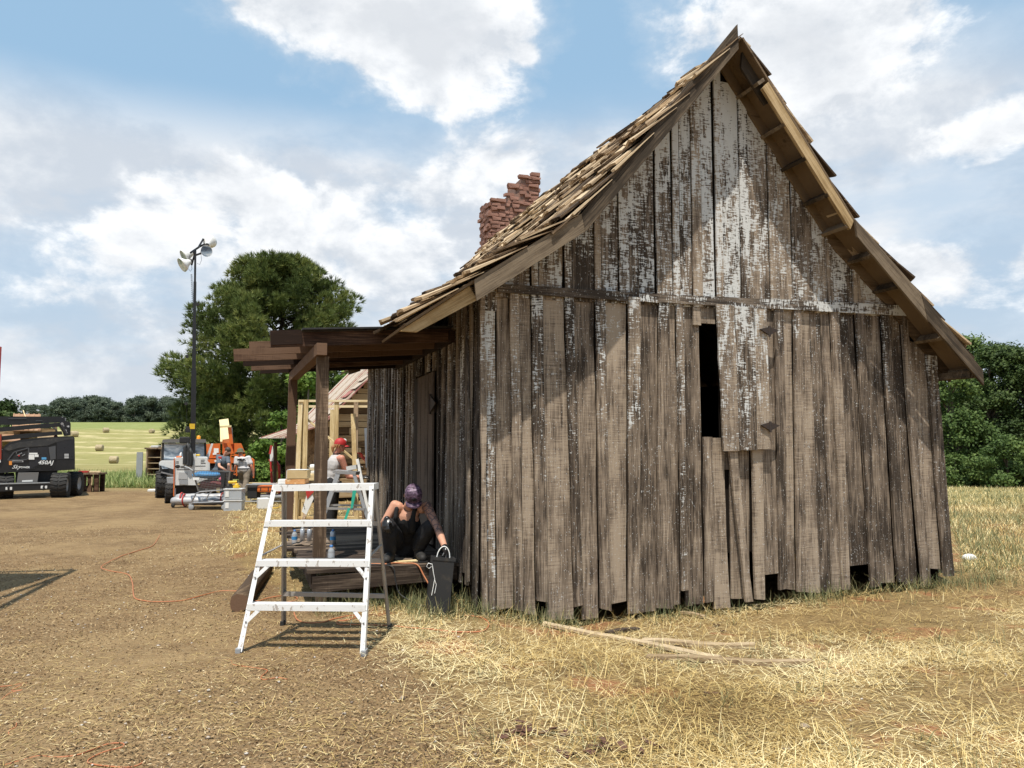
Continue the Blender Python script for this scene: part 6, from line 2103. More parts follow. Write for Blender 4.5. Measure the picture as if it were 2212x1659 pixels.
# hand truck, stakes, generator, lumber, package, cabinet, white scrap
def hand_truck():
    y = 22.0
    o = D(592, 1078, y); o.z = 0
    root = thing("hand_truck", "red tubular hand truck standing in the straw left of the porch", "hand truck", o)
    Q = lambda x, z, dy=0: D(*Z8(x, z), y + dy) - o
    a, b = Q(1800, 1040), Q(1905, 900)
    MB().tube([(a.x, 0, .02), (a.x, 0, a.z), Q(1785, 760), Q(1768, 728), Q(1790, 722), Q(1850, 735), Q(1900, 800), Q(1908, 890), (b.x, .1, .3), (b.x, .1, .02)], .035, 8).build("frame_tube", M["red"], root)
    MB().box((0, -.1, .02), (.36, .22, .02)).build("toe_plate", M["red"], root)
    for s in (-.2, .2):
        MB().lathe((s, .12, .13), [(0, -.03), (.12, -.03), (.13, 0), (.12, .03), (0, .03)], 14, (1, 0, 0)).build("wheel", M["rubber"], root)
    root2 = thing("caulk_gun", "red and white pointed sign stick leaning on the red hand truck", "stick", D(*Z8(1800, 745), y - .1))
    MB().beam((0, 0, 0), (-.02, 0, .42), .10, .03, (0, 1, 0), .08).build("panel", M["paper"], root2)
    MB().beam((-.06, .0, .2), (-.02, 0, .44), .06, .034, (0, 1, 0)).build("red_edge", M["red"], root2)
    root2.name = "marker_board"
    for i, (x0, x1, z0) in enumerate(((1850, 1822, 600), (1868, 1845, 700), (1895, 1870, 760))):
        p = Q(x0, 1340) + o; p.z = 0
        tag(MB().tube([p, Q(x1, z0) + o], .012, 5).build("bamboo_stake", M["bamboo"]), ("tallest bamboo stake beside the red hand truck", "middle bamboo stake beside the red hand truck", "shortest bamboo stake beside the red hand truck")[i], "stake", "bamboo stakes")
M["bamboo"] = worn("bamboo", (.52, .42, .14), .5, .2)
hand_truck()
def generator():
    y = 20.4
    o = D(575, 1080, y); o.z = 0
    root = thing("generator", "orange portable generator with grey tube frame in the straw behind the step ladder", "generator", o)
    Q = lambda x, z, dy=0: D(*Z8(x, z), y + dy) - o
    MB().bbox_bevel((.12, 0, .38), (.62, .4, .17), .05).build("fuel_tank", M["orange"], root)
    for x in (-.1, .1, .3):
        MB().bb((x, -.205, .33), (x + .025, -.196, .42)).build("slot", M["black_matte"], root)
    MB().bbox_bevel((-.32, .0, .30), (.26, .34, .34), .03).build("engine", M["black_matte"], root)
    MB().cyl((-.1, -.1, .18), (.45, -.1, .18), .07, n=10).build("muffler", M["grey"], root)
    for dy in (-.22, .22):
        MB().tube([(-.48, dy, .06), (-.50, dy, .42), (-.44, dy, .50), (.40, dy, .50), (.47, dy, .42), (.47, dy, .06), (-.48, dy, .06)], .018, 6).build("frame_tube", M["grey"], root)
generator()
for i, (x, z, l, w_, rz, m, say) in enumerate(((1550, 1010, 1.5, .25, .15, "lumber_x", "top pale plank of the lumber pile behind the man in white"), (1600, 1030, 2.2, .3, .05, "scrap", "wide brown plank under the pale one in the lumber pile"), (1420, 1045, 2.4, .2, -.05, "rafter_yellow", "orange-brown plank at the left of the lumber pile"))):
    c = D(*Z8(x, z), 24.5 + i * .1)
    tag(MB().box((0, 0, 0), (l, w_, .05), (0, 0, rz)).build("lumber_plank", M[m], None, (c.x, c.y, .30 - .07 * i)), say, "plank", "planks of the lumber pile")
for i, (dx, say) in enumerate(((-.7, "left bearer block under the lumber pile"), (.7, "right bearer block under the lumber pile"))):
    c = D(*Z8(1530, 1045), 24.6)
    tag(MB().box((dx, 0, .06), (.12, .4, .12)).build("bearer_block", M["post"], None, (c.x, c.y, 0)), say, "block")
tag(MB().bbox_bevel((0, 0, .13), (.26, .22, .26), .02, (0, 0, .5)).build("wrapped_package", M["paper"], None, G(568, 1099)), "white wrapped package on the straw left of the step ladder", "package")
ground_cable("yellow_hose", [tuple(G(*p)) for p in ((553, 1090), (566, 1084), (580, 1092), (595, 1098), (610, 1093), (622, 1100))], .014, M["yellow"], "yellow hose curled on the straw by the generator", "hose", z=0)
def cabinet():
    y = 31.0
    o = D(325, 1012, y); o.z = gz(o.x, y)
    root = thing("open_cabinet", "grey open wooden cabinet with shelves at the far side of the track", "cabinet", o)
    q = lambda u, v, dy=0: D(u, v, y + dy) - o
    x0, x1, xm = q(304, 955).x, q(351, 955).x, q(317, 955).x
    zt = q(0, 970).z
    MB().bb((x0, -.3, 0), (xm, -.26, zt - .12)).build("door_leaf", M["grey"], root)
    MB().bb((xm, -.02, 0), (xm + .05, .7, zt)).build("side_panel", M["post"], root)
    MB().bb((x1 - .05, -.02, 0), (x1, .7, zt)).build("side_panel", M["post"], root)
    MB().bb((xm + .05, .66, 0), (x1 - .05, .7, zt)).build("back_panel", M["porch"], root)
    MB().bb((xm - .06, -.06, zt), (x1 + .06, .75, zt + .06)).build("top_board", M["post"], root)
    for k in range(5):
        MB().bb((xm + .06, .02, .08 + k * zt * .17), (xm + .62, .62, .11 + k * zt * .17)).build("shelf", M["scrap"], root)
    MB().bb((xm + .63, 0, 0), (xm + .68, .65, zt - .01)).build("divider", M["scrap"], root)
    for i, (dx, s, m, say) in enumerate(((.25, (.3, .3, .08), "white_dirty", "white box lying on top of the open cabinet"), (.7, (.35, .3, .14), "lumber_x", "straw-coloured block on top of the open cabinet"))):
        tag(MB().bbox_bevel((0, 0, s[2] / 2), s, .015).build("box", M[m], None, o + Vector((xm + dx, .3, zt + .062))), say, "box")
cabinet()
tag(MB().bbox_bevel((0, 0, .04), (.34, .25, .08), .02, (0, 0, .3)).build("white_sack", M["paper"], None, G(332, 1062)), "white sack lying on the dirt left of the buggy wheel", "sack")
def trestle():
    y = 25.0
    o = D(196, 1056, y); o.z = 0
    root = thing("trestle_bench", "low dark wooden bench loaded with tools right of the black lift", "bench", o)
    q = lambda u, v, dy=0: D(u, v, y + dy) - o
    x0, x1 = q(171, 955).x, q(224, 955).x
    zt = q(0, 1021).z
    MB().bb((x0, -.25, zt - .05), (x1, .3, zt)).build("bench_top", M["post"], root)
    for u, w_ in ((204, .13), (218, .13), (180, .06)):
        x = q(u, 955).x
        MB().bb((x - w_ / 2, -.2, 0), (x + w_ / 2, -.12, zt - .05)).build("leg", M["porch"], root)
        MB().bb((x - w_ / 2, .15, 0), (x + w_ / 2, .23, zt - .05)).build("leg", M["porch"], root)
    MB().beam((q(197, 955).x, -.16, zt - .05), (q(204, 955).x, -.16, zt - .25), .06, .05).build("knee_brace", M["porch"], root)
    MB().beam((q(196, 955).x, -.16, .04), (q(203, 955).x, -.16, .28), .08, .05).build("knee_brace", M["porch"], root)
    MB().bb((x0, -.02, .14), (x1 - .2, .06, .19)).build("stretcher", M["porch"], root)
    for i, (u, s, m, say) in enumerate(((187, (.30, .15, .06), "red", "red tool lying in the middle of the dark bench"), (205, (.40, .12, .05), "lumber_x", "pale stick of wood on the dark bench"), (177, (.22, .2, .05), "orange", "orange-brown board on the left end of the dark bench"))):
        x = q(u, 955).x
        tag(MB().bbox_bevel((0, 0, s[2] / 2), s, .01, (0, 0, .2 * i)).build("bench_tool", M[m], None, o + Vector((x, -.05 + .08 * i, zt + .002))), say, "tool")
    MB().tube([q(199, 1030, -.28), q(199, 1040, -.28), q(198, 1048, -.28)], .02, 5).build("hanging_strap", M["lumber"], root)
trestle()
# hay bales on the far field
def bale_mat(t, p):
    co = t.n("ShaderNodeTexCoord").outputs["Object"]
    a = t.noise(t.scale(co, (3, 14, 14)), 1.0, 5.0, .65)
    t.put(p.inputs["Base Color"], t.ramp(a, [(.3, (.22, .17, .095)), (.55, (.42, .34, .21)), (.75, (.58, .50, .36))]))
    set_bump(t, p, a, .8, .05)
M["hay"] = mat("baled_hay", (.5, .4, .2), .95, fn=bale_mat)
for i, (u, v, dpx, turn, say) in enumerate(((161, 937.5, 13, .9, "hay bale just right of the black lift's knuckle"), (229, 929, 11, .8, "hay bale at the top left of the mown field"), (328, 931, 9.5, 1.4, "small dark hay bale near the top right of the mown field"),
                                         (215, 967, 14, .1, "pale hay bale in the middle of the mown field"), (246, 993, 16.5, .15, "nearest hay bale, low in the mown field"), (329, 969, 11, .2, "hay bale showing above the open cabinet"))):
    lo, hi = 60, 270
    for _ in range(40):                 # distance at which this line of sight meets the field
        m_ = (lo + hi) / 2
        p = D(u, v + dpx * .5, m_)
        if p.z > gz(p.x, p.y): lo = m_
        else: hi = m_
    p = D(u, v, m_)
    r_ = dpx * .5 * m_ / F_PX
    ax = Vector((math.cos(turn), math.sin(turn), 0))
    root = thing("hay_bale", say, "hay bale", (p.x, p.y, gz(p.x, p.y) + r_ * .95), 0, "round hay bales on the field")
    mb = MB().lathe((0, 0, 0), [(0, -r_ * .98), (r_ * .5, -r_ * 1.0), (r_ * .95, -r_ * .95), (r_, -r_ * .85), (r_, r_ * .85), (r_ * .95, r_ * .95), (r_ * .5, r_), (0, r_ * .98)], 18, ax)
    mb.build("bale_roll", M["hay"], root)
# old cabin behind the black lift
def old_cabin():
    y = 42.0
    o, rz, q = facing(60, y)
    root = thing("old_cabin", "low old cabin with rusty roof behind the booms of the black lift", "cabin", o, rz)
    x0, x1 = q(-30, 955).x, q(118, 955).x
    ze, zr = q(0, 925).z, q(0, 893).z
    MB().bb((x0, 0, -.4), (x1, .12, ze)).build("front_wall", M["log"], root)
    MB().bb((x0, 4, -.4), (x1, 4.1, ze)).build("back_wall", M["log"], root)
    MB().prism([(0, -.4), (4.1, -.4), (4.1, ze), (2.0, zr - .1), (0, ze)], x0 - .1, x0, "yz").build("side_wall", M["log"], root)
    MB().prism([(0, -.4), (4.1, -.4), (4.1, ze), (2.0, zr - .1), (0, ze)], x1, x1 + .1, "yz").build("side_wall", M["log"], root)
    xa, xb = q(26, 955).x, q(86, 955).x
    rf = MB().prism([(-.5, ze - .15), (2.0, zr), (2.0, zr + .05), (-.5, ze - .1)], xa, xb, "yz").build("roof", M["rust_roof"], root)
    MB().prism([(2.0, zr), (4.6, ze - .15), (4.6, ze - .1), (2.0, zr + .05)], xa, xb, "yz").build("roof_back", M["rust_roof"], root)
    x = xa
    while x < xb:
        MB().beam((x, -.5, ze - .085), (x, 2.0, zr + .065), .06, .04).build("roof_rib", M["rust_roof"], rf)
        x += .24
    MB().beam((q(59, 955).x, .3, ze + .2), (q(58, 955).x - .25, 1.9, zr + .25), .04, .04).build("loose_batten", M["lumber"], rf)
    zz = q(0, 940).z
    MB().prism([(-2.2, zz - .35), (-.0, zz), (0, zz + .05), (-2.2, zz - .3)], x0, q(44, 955).x, "yz").build("porch_roof", M["rust_roof"], root)
    MB().prism([(-2.2, zz - .35), (-.0, zz), (0, zz + .05), (-2.2, zz - .3)], q(80, 955).x, x1, "yz").build("porch_roof", M["scrap"], root)
    for u in (-20, 48, 92, 116):
        p = q(u, 955)
        MB().bb((p.x - .08, -2.1, -.4), (p.x + .08, -1.95, zz - .3)).build("porch_post", M["post"], root)
    MB().bb((q(42, 955).x, -.04, .3), (q(62, 955).x, -.001, ze - .2)).build("door", M["porch"], root)
M["rust_roof"] = worn("rusty_roof_sheet", (.36, .20, .11), .7, .6, 3, .1, (.50, .36, .22))
old_cabin()
p0 = D(0, 760, 62); p0.x += .02
root = thing("red_mast", "thin red mast standing far off at the left photo edge above the dark tree", "mast", (p0.x - .05, p0.y, gz(p0.x, p0.y)))
zt = D(0, 749, 62).z - gz(p0.x, p0.y)
MB().bb((-.09, -.09, 0), (.09, .09, zt)).build("mast_tube", M["red"], root)
MB().bb((-.5, -.5, 0), (.5, .5, .25)).build("base", M["grey"], root)

# --- unseen frame added left of the view, shaped to shadow the dirt
def scaffold():
    sh = lambda u, v, h: G(u, v) + Vector((SUN_TO.x, SUN_TO.y, SUN_TO.z)) * (h / SUN_TO.z)
    h = 4.2
    tip = sh(160, 1230, h)
    a, b = sh(-150, 1236, h), sh(-110, 1312, h)
    o = Vector((a.x, a.y, 0))
    root = thing("shadow_caster_frame", "scaffold platform just outside the left photo edge, casting its shadow on the dirt", "scaffold", o)
    L = lambda p, dz=0: Vector((p.x - o.x, p.y - o.y, p.z + dz))
    t2 = sh(135, 1238, h)
    MB().add([L(a), L(t2), L(b), L(a, .04), L(t2, .04), L(b, .04)], [(0, 2, 1), (3, 4, 5), (0, 1, 4, 3), (1, 2, 5, 4), (2, 0, 3, 5)]).build("platform", M["scrap"], root)
    for (p, q_) in (((160, 1230), (-150, 1236)), ((160, 1230), (-60, 1345)), ((135, 1242), (-80, 1322))):
        MB().beam(L(sh(*p, h)), L(sh(*q_, h)), .07, .05).build("rail", M["orange"], root)
    for p in (a, b, a + (b - a) * .5 + Vector((-1, .2, 0))):
        MB().beam((p.x - o.x, p.y - o.y, 0), (p.x - o.x, p.y - o.y, h + .02), .06, .06).build("leg", M["steel"], root)
scaffold()
# ------------------------------------------------------------------ people
TMP = bpy.data.scenes.new("workshop")          # scratch scene, removed at the end
def fuse(mb, name, voxel, smooth=4):
    """melt overlapping closed shapes into one continuous skin"""
    me = mb.mesh(name)
    t = bpy.data.objects.new("tmp_skin", me)
    TMP.collection.objects.link(t)
    r = t.modifiers.new("r", "REMESH")
    r.mode = "VOXEL"
    r.voxel_size = voxel
    r.use_smooth_shade = True
    s = t.modifiers.new("s", "SMOOTH")
    s.iterations = smooth
    s.factor = .5
    TMP.view_layers[0].update()
    dg = TMP.view_layers[0].depsgraph
    out = bpy.data.meshes.new_from_object(t.evaluated_get(dg))
    bpy.data.objects.remove(t)
    bpy.data.meshes.remove(me)
    out.name = name
    return out

def limbs(mb, pts, rs, n=10, grow=0.0):
    rs = [r + grow for r in rs]
    for i in range(len(pts) - 1):
        mb.tube([pts[i], pts[i + 1]], [rs[i], rs[i + 1]], n)
    for p, r in zip(pts, rs):
        mb.ell(p, (r, r, r), None, n, 7)
    return mb

def frame(fwd, up):
    f = Vector(fwd).normalized()
    u = Vector(up)
    s = f.cross(u).normalized()
    u = s.cross(f)
    return Matrix((s, f, u)).transposed()          # local x right, y forward, z up

def wrinkle(me, amp, sc, seed=0):
    n = len(me.vertices)
    me.calc_loop_triangles()
    for v in me.vertices:
        k = mnoise.noise(Vector(v.co) * sc + Vector((seed, 0, 0))) + .5 * mnoise.noise(Vector(v.co) * sc * 2.3)
        v.co += v.normal * (k * amp)

def hand_shapes(mb, wrist, d, palm, side, curl=.6, grow=0.0, s=1.0, spread=.16):
    """palm, four unequal bent fingers and a thumb leaving the side of the palm. d = finger direction, palm = way the palm faces"""
    d, pn = Vector(d).normalized(), Vector(palm).normalized()
    pn = (pn - d * pn.dot(d)).normalized()
    x = d.cross(pn).normalized() * side           # towards the thumb
    w = Vector(wrist)
    r3 = Matrix((x, d, pn)).transposed()
    mb.ell(w + d * .045 * s, ((.042 + grow) * s, (.052 + grow) * s, (.016 + grow) * s), r3, 10, 7)
    for i, (off, L) in enumerate(((.028, .074), (.009, .082), (-.010, .077), (-.028, .060))):
        base = w + d * .080 * s + x * off * s
        dd = (d + x * (off / .028) * spread).normalized()
        p, pts = base, [base]
        for k, f in enumerate((.45, .32, .25)):
            ang = curl * (.35 + .75 * k) + .12 * i * curl
            p = p + (dd * math.cos(ang) + pn * math.sin(ang)) * L * f * s
            pts.append(p)
        limbs(mb, pts, [.0088 * s, .0085 * s, .0078 * s, .0065 * s], 7, grow * s)
    b = w + d * .022 * s + x * .030 * s
    t1 = b + (d * .6 + x * .7 + pn * .25).normalized() * .038 * s
    t2 = t1 + (d * .85 + x * .30 + pn * .45 * (.4 + curl)).normalized() * .030 * s
    limbs(mb, [b, t1, t2], [.012 * s, .0098 * s, .008 * s], 7, grow * s)

def head_shapes(mb, c, m, s=1.0):
    """c = centre of the skull, m = frame (x right, y face, z up)"""
    q = lambda x, y, z: c + m @ Vector((x, y, z)) * s
    mb.ell(q(0, -.012, .02), (.074 * s, .092 * s, .088 * s), m, 14, 10)
    mb.ell(q(0, .022, -.045), (.056 * s, .062 * s, .066 * s), m, 12, 9)
    mb.ell(q(0, .062, -.092), (.022 * s, .018 * s, .018 * s), m, 8, 6)          # chin
    mb.tube([q(0, .076, .006), q(0, .094, -.028)], [.010 * s, .014 * s], 8)
    mb.ell(q(0, .094, -.030), (.016 * s, .014 * s, .011 * s), m, 8, 6)          # nose
    mb.ell(q(0, .078, .012), (.052 * s, .014 * s, .011 * s), m, 10, 6)          # brow
    for sx in (-1, 1):
        mb.ell(q(sx * .074, -.008, -.018), (.011 * s, .020 * s, .030 * s), m, 8, 6)   # ears
        mb.ell(q(sx * .036, .062, -.030), (.022 * s, .018 * s, .02 * s), m, 8, 6)

def face_bits(root, c, m, s=1.0, skin="skin"):
    q = lambda x, y, z: c + m @ Vector((x, y, z)) * s
    for sx in (-1, 1):
        e = MB().ell(q(sx * .031, .079, -.006), (.0125 * s, .008 * s, .0085 * s), m, 10, 7).build("eye", M["eye_white"], root)
        MB().ell(q(sx * .031, .0865, -.006), (.0052 * s, .002 * s, .0055 * s), m, 8, 5).build("iris", M["eye_dark"], e)
    MB().ell(q(0, .0795, -.062), (.024 * s, .008 * s, .007 * s), m, 10, 6).build("mouth", M["lip"], root)
M["eye_white"] = mat("eye_white", (.75, .73, .70), .3)
M["eye_dark"] = mat("eye_iris", (.05, .03, .02), .2)
M["lip"] = mat("lips", (.42, .15, .13), .5)

def cloth(name, color, rough=.85, fn=None):
    return worn(name, color, rough, .12, 16, 0, tuple(c * .6 for c in color), .15)
M["black_cloth"] = cloth("black_cotton", (.011, .011, .012))
M["black_denim"] = cloth("black_trousers", (.014, .014, .016))
M["glove_black"] = mat("black_rubber_glove", (.014, .013, .013), .28, spec=.6)
M["glove_red"] = cloth("red_glove", (.48, .06, .04))
M["tank_grey"] = cloth("light_grey_jersey", (.52, .50, .49))
M["tee_grey"] = cloth("blue_grey_cotton", (.10, .125, .155))
M["tee_white"] = cloth("off_white_cotton", (.58, .57, .57))
M["khaki"] = cloth("khaki_trousers", (.27, .22, .165))
M["jeans"] = cloth("dark_jeans", (.045, .06, .085))
M["boot"] = worn("black_boot", (.018, .017, .016), .7, .3, 30, 0, (.10, .08, .06))
M["cap_red"] = worn("red_cap_cloth", (.46, .022, .022), .6, .1, 20, 0, (.25, .01, .01))
M["cap_white"] = cloth("white_cap_mesh", (.75, .74, .72))
M["hat_olive"] = cloth("olive_hat", (.12, .12, .07))
def cap_mat(t, p):
    co = t.n("ShaderNodeTexCoord").outputs["Object"]
    a = t.noise(t.scale(co, (14, 14, 40)), 1.0, 4.0, .6, 2.0, 1.5)
    c = t.ramp(a, [(.38, (.028, .014, .026)), (.5, (.075, .04, .072)), (.62, (.17, .105, .165)), (.72, (.36, .28, .36))])
    t.put(p.inputs["Base Color"], c)
M["cap_purple"] = mat("purple_patterned_cap", (.1, .05, .1), .55, fn=cap_mat)

def cap(root, c, m, mt, s=1.0, brim_m=None, back=None):
    q = lambda x, y, z: c + m @ Vector((x, y, z)) * s
    vs, fs = [], []
    n, k = 20, 8
    for i in range(k + 1):
        ph = (math.pi / 2) * i / k
        for j in range(n):
            a = 2 * math.pi * j / n
            vs.append(q(.090 * math.sin(ph) ** .8 * math.cos(a), -.010 + .108 * math.sin(ph) ** .8 * math.sin(a), .012 + .112 * math.cos(ph) ** .9))
    for i in range(k):
        fs += [(i * n + j, (i + 1) * n + j, (i + 1) * n + (j + 1) % n, i * n + (j + 1) % n) for j in range(n)]
    crown_ = MB().add(vs, fs, True).build("cap", mt, root)
    MB().ell(q(0, -.01, .124), (.011 * s, .011 * s, .007 * s), m, 8, 5).build("cap_button", mt, crown_)
    # curved peak
    vs, fs = [], []
    for i in range(9):
        a = math.pi * (i / 8)
        x = .078 * math.cos(a)
        for (k_, dz) in ((0, 0), (1, 0), (1, -.004), (0, -.004)):
            yy = .082 - .03 * abs(math.cos(a)) ** 2 + k_ * (.072 * math.sin(a) ** .5)
            vs.append(q(x * (1 + .05 * k_), yy, .018 - .020 * (math.cos(a) ** 2) - .012 * k_ + dz))
    for i in range(8):
        fs += [(i * 4 + j, i * 4 + (j + 1) % 4, i * 4 + 4 + (j + 1) % 4, i * 4 + 4 + j) for j in range(4)]
    fs += [(0, 1, 2, 3), (32, 35, 34, 33)]
    MB().add(vs, fs, True).build("peak", brim_m or mt, crown_)
    if back:
        vs2, fs2 = [], []
        for i in range(k + 1):
            ph = (math.pi / 2) * (.25 + .75 * i / k)
            for j in range(8):
                a = math.pi + math.pi * (j + .5) / 8
                vs2.append(q(.0915 * math.sin(ph) ** .8 * math.cos(a), -.010 + .1095 * math.sin(ph) ** .8 * math.sin(a), .012 + .113 * math.cos(ph) ** .9))
        for i in range(k):
            fs2 += [(i * 8 + j, (i + 1) * 8 + j, (i + 1) * 8 + j + 1, i * 8 + j + 1) for j in range(7)]
        MB().add(vs2, fs2, True).build("cap_mesh", back, crown_)
    return crown_

def torso_shapes(mb, pel, chest, neck, shL, shR, k=1.0, grow=0.0, hips=True, chest_d=.105, female=False):
    up = (chest - pel).normalized()
    across = (shR - shL).normalized()
    f = up.cross(across)
    m = Matrix((across, f, up)).transposed()
    g = grow
    waist = pel.lerp(chest, .5)
    mb.ell(chest, (.155 * k + g, chest_d * k + g, .17 * k + g), m, 16, 10)
    mb.ell(waist, (.128 * k + g, .095 * k + g, .15 * k + g), m, 16, 10)
    if hips:
        mb.ell(pel, (.160 * k + g, .118 * k + g, .12 * k + g), m, 16, 10)
    mb.ell(chest.lerp(neck, .55), (.135 * k + g, .072 * k + g, .075 * k + g), m, 14, 8)
    return m

def finish(root, me, m):
    me.materials.clear()
    return link(me.name, me, root, m)

# ---- 1. crouching person on the deck
def croucher():
    o = HW(-.72, .78, .383)
    root = thing("person", "person in black tank top and purple cap crouching on the deck with a tattooed arm", "person", o)
    P = lambda u, v, y: D(u, v, y) - o
    head = P(893, 1073, 7.92); neck = P(884, 1093, 8.08)
    chest = P(878, 1128, 8.16); pel = P(879, 1178, 8.36)
    sR, sL = P(853, 1092, 8.10), P(922, 1094, 8.04)          # her right is on the left of the photo
    eR, wR = P(833, 1128, 7.98), P(836, 1121, 7.78)
    eR = P(829, 1131, 8.06)
    eL, wL = P(945, 1140, 7.80), P(963, 1188, 7.52)
    hR, hL = P(862, 1178, 8.36), P(896, 1178, 8.36)
    kR, kL = P(839, 1134, 7.84), P(929, 1137, 7.92)
    aR, aL = P(843, 1195, 7.98), P(905, 1190, 8.10)
    fwd = Vector((.18, -.80, -.85)).normalized()
    hm = frame(fwd, Vector((.10, -.75, .8)))
    body = MB()
    head_shapes(body, head, hm, .98)
    limbs(body, [neck, head + hm @ Vector((0, -.02, -.05))], [.058, .052])
    torso_shapes(body, pel, chest, neck, sL, sR, .92)
    for s_, e_, w_ in ((sR, eR, wR), (sL, eL, wL)):
        limbs(body, [chest.lerp(neck, .6).lerp(s_, .75), s_], [.06, .056])
        limbs(body, [s_, s_.lerp(e_, .4), e_, e_.lerp(w_, .35), w_], [.054, .049, .040, .040, .027])
    for h_, k_, a_ in ((hR, kR, aR), (hL, kL, aL)):
        limbs(body, [h_, h_.lerp(k_, .5), k_, k_.lerp(a_, .35), a_], [.088, .076, .056, .056, .040])
    dR = Vector((-.05, -.55, -.8)); dL = Vector((.12, -.35, -.9))
    hand_shapes(body, wR, dR, (.2, .5, -.5), 1, .9)
    hand_shapes(body, wL, dL, (-.9, .1, -.1), -1, .7)
    for a_, d in ((aR, Vector((-.05, -1, 0))), (aL, Vector((.35, -1, 0)))):
        d = d.normalized()
        t_ = a_ + d * .17; t_.z = .035
        h_ = a_ - d * .03; h_.z = .04
        limbs(body, [h_, a_ + Vector((0, 0, -.03)), t_], [.036, .045, .034])
    me = fuse(body, "body", .0075)
    bd = finish(root, me, M["skin_tattoo"])
    # tattoo sleeve only on this arm: tell the material where the arm lies
    at = me.attributes.new("sleeve", "FLOAT", "POINT")
    ax = [(sL, eL), (eL, eL.lerp(wL, .18))]
    vals = np.zeros(len(me.vertices), np.float32)
    for i, v in enumerate(me.vertices):
        best = 9
        for a, b in ax:
            t_ = max(0, min(1, (v.co - a).dot(b - a) / (b - a).length_squared))
            best = min(best, (v.co - a.lerp(b, t_)).length)
        vals[i] = 1.0 if best < .062 and (v.co - sL).length > .03 else 0.0
    at.data.foreach_set("value", vals)
    face_bits(root, head, hm, .98)
    MB().tube([head + hm @ Vector((x, .088 - abs(x) * .25, -.004 + .0 * x)) for x in (-.07, -.04, -.012, .012, .04, .07)], .0045, 6).build("glasses", M["black_matte"], root)
    # tank top
    tk = MB()
    sp = (neck - pel).normalized()
    tmx = torso_shapes(tk, pel, chest - sp * .035, chest - sp * .12, sL, sR, .92, .014)
    fs_ = -1 if (tmx @ Vector((0, 1, 0))).y > 0 else 1          # which way the chest faces
    for sx in (-1, 1):
        W_ = lambda x, y_, z: chest + tmx @ Vector((sx * x, fs_ * y_, z))
        limbs(tk, [W_(.085, .085, -.02), W_(.088, .088, .07), W_(.092, .070, .14), W_(.098, .015, .195), W_(.092, -.06, .15), W_(.08, -.09, .03)], [.045, .034, .027, .025, .027, .04])
    tm = fuse(tk, "tank_top", .009)
    wrinkle(tm, .006, 14)
    finish(root, tm, M["black_cloth"])
    # trousers
    tr = MB()
    for h_, k_, a_ in ((hR, kR, aR), (hL, kL, aL)):
        limbs(tr, [h_, h_.lerp(k_, .5), k_, k_.lerp(a_, .35), a_ + Vector((0, 0, .03))], [.088, .078, .062, .062, .055], 10, .012)
    up = (chest - pel).normalized()
    tr.ell(pel, (.165, .13, .13), None, 14, 9)
    tm = fuse(tr, "trousers", .010)
    wrinkle(tm, .010, 12, 3)
    finish(root, tm, M["black_denim"])
    for a_, d in ((aR, Vector((-.05, -1, 0))), (aL, Vector((.35, -1, 0)))):
        d = d.normalized()
        b = MB()
        t_ = a_ + d * .18; t_.z = .040
        h_ = a_ - d * .04; h_.z = .045
        limbs(b, [a_ + Vector((0, 0, .05)), a_ + Vector((0, 0, -.03)), h_], [.052, .052, .045])
        limbs(b, [h_, a_ + d * .08 - Vector((0, 0, a_.z - .055)), t_], [.044, .052, .042])
        m_ = fuse(b, "boot", .009)
        bo = finish(root, m_, M["boot"])
        MB().beam(h_ + Vector((0, 0, -.035)) - d * .035, t_ + Vector((0, 0, -.031)) + d * .035, .09, .014).build("sole", M["black_matte"], bo)
    for w_, d, pn, sd in ((wR, dR, (.2, .5, -.5), 1), (wL, dL, (-.9, .1, -.1), -1)):
        g = MB()
        hand_shapes(g, w_, d, pn, sd, .9 if sd > 0 else .7, .003)
        e_ = (eR if sd > 0 else eL)
        limbs(g, [w_.lerp(e_, .12), w_], [.033, .031])
        finish(root, fuse(g, "glove", .0048, 2), M["glove_black"])
    cap(root, head, hm, M["cap_purple"], 1.02)
    q = lambda x, y, z: head + hm @ Vector((x, y, z)) * 1.02
    MB().ell(q(0, .092, .062), (.026, .007, .026), hm, 4, 5).build("cap_emblem", M["black_matte"], root)
    hr = MB()
    for i in range(9):
        a = math.pi + math.pi * (i + .5) / 9
        p = q(.08 * math.cos(a), -.01 + .098 * math.sin(a), .0)
        limbs(hr, [p, p + hm @ Vector((.01 * math.cos(a), -.02, -.045))], [.017, .010], 7)
    finish(root, fuse(hr, "hair", .008), M["hair"])
    MB().tube([neck + hm @ Vector((.058 * math.cos(a), .058 * math.sin(a), -.015)) for a in np.linspace(0, 6.28, 17)], .004, 5).build("necklace", M["black_matte"], root)

def tattoo_mat(t, p):
    co = t.n("ShaderNodeTexCoord").outputs["Object"]
    sl = t.n("ShaderNodeAttribute", {"attribute_name": "sleeve"}).outputs["Fac"]
    vor = t.n("ShaderNodeTexVoronoi", {"feature": "F1"}, Vector=co, Scale=17.0, Randomness=.8)
    rings = t.step(t.m("SINE", t.m("MULTIPLY", vor.outputs["Distance"], 62.0)), -.05, .25)
    edge = t.n("ShaderNodeTexVoronoi", {"feature": "DISTANCE_TO_EDGE"}, Vector=co, Scale=17.0, Randomness=.8).outputs["Distance"]
    pat = t.m("MAXIMUM", rings, t.step(edge, .05, .12, 1.0, 0.0))
    b = t.noise(co, 16.0, 3.0, .5)
    skin = t.mix(b, (.60, .32, .215), (.50, .255, .17))
    c = t.mix(t.m("MULTIPLY", t.m("MULTIPLY", pat, sl), .86), skin, (.055, .05, .06))
    t.put(p.inputs["Base Color"], c)
M["skin_tattoo"] = mat("skin_with_sleeve_tattoo", (.56, .3, .2), .5, spec=.3, fn=tattoo_mat)
croucher()

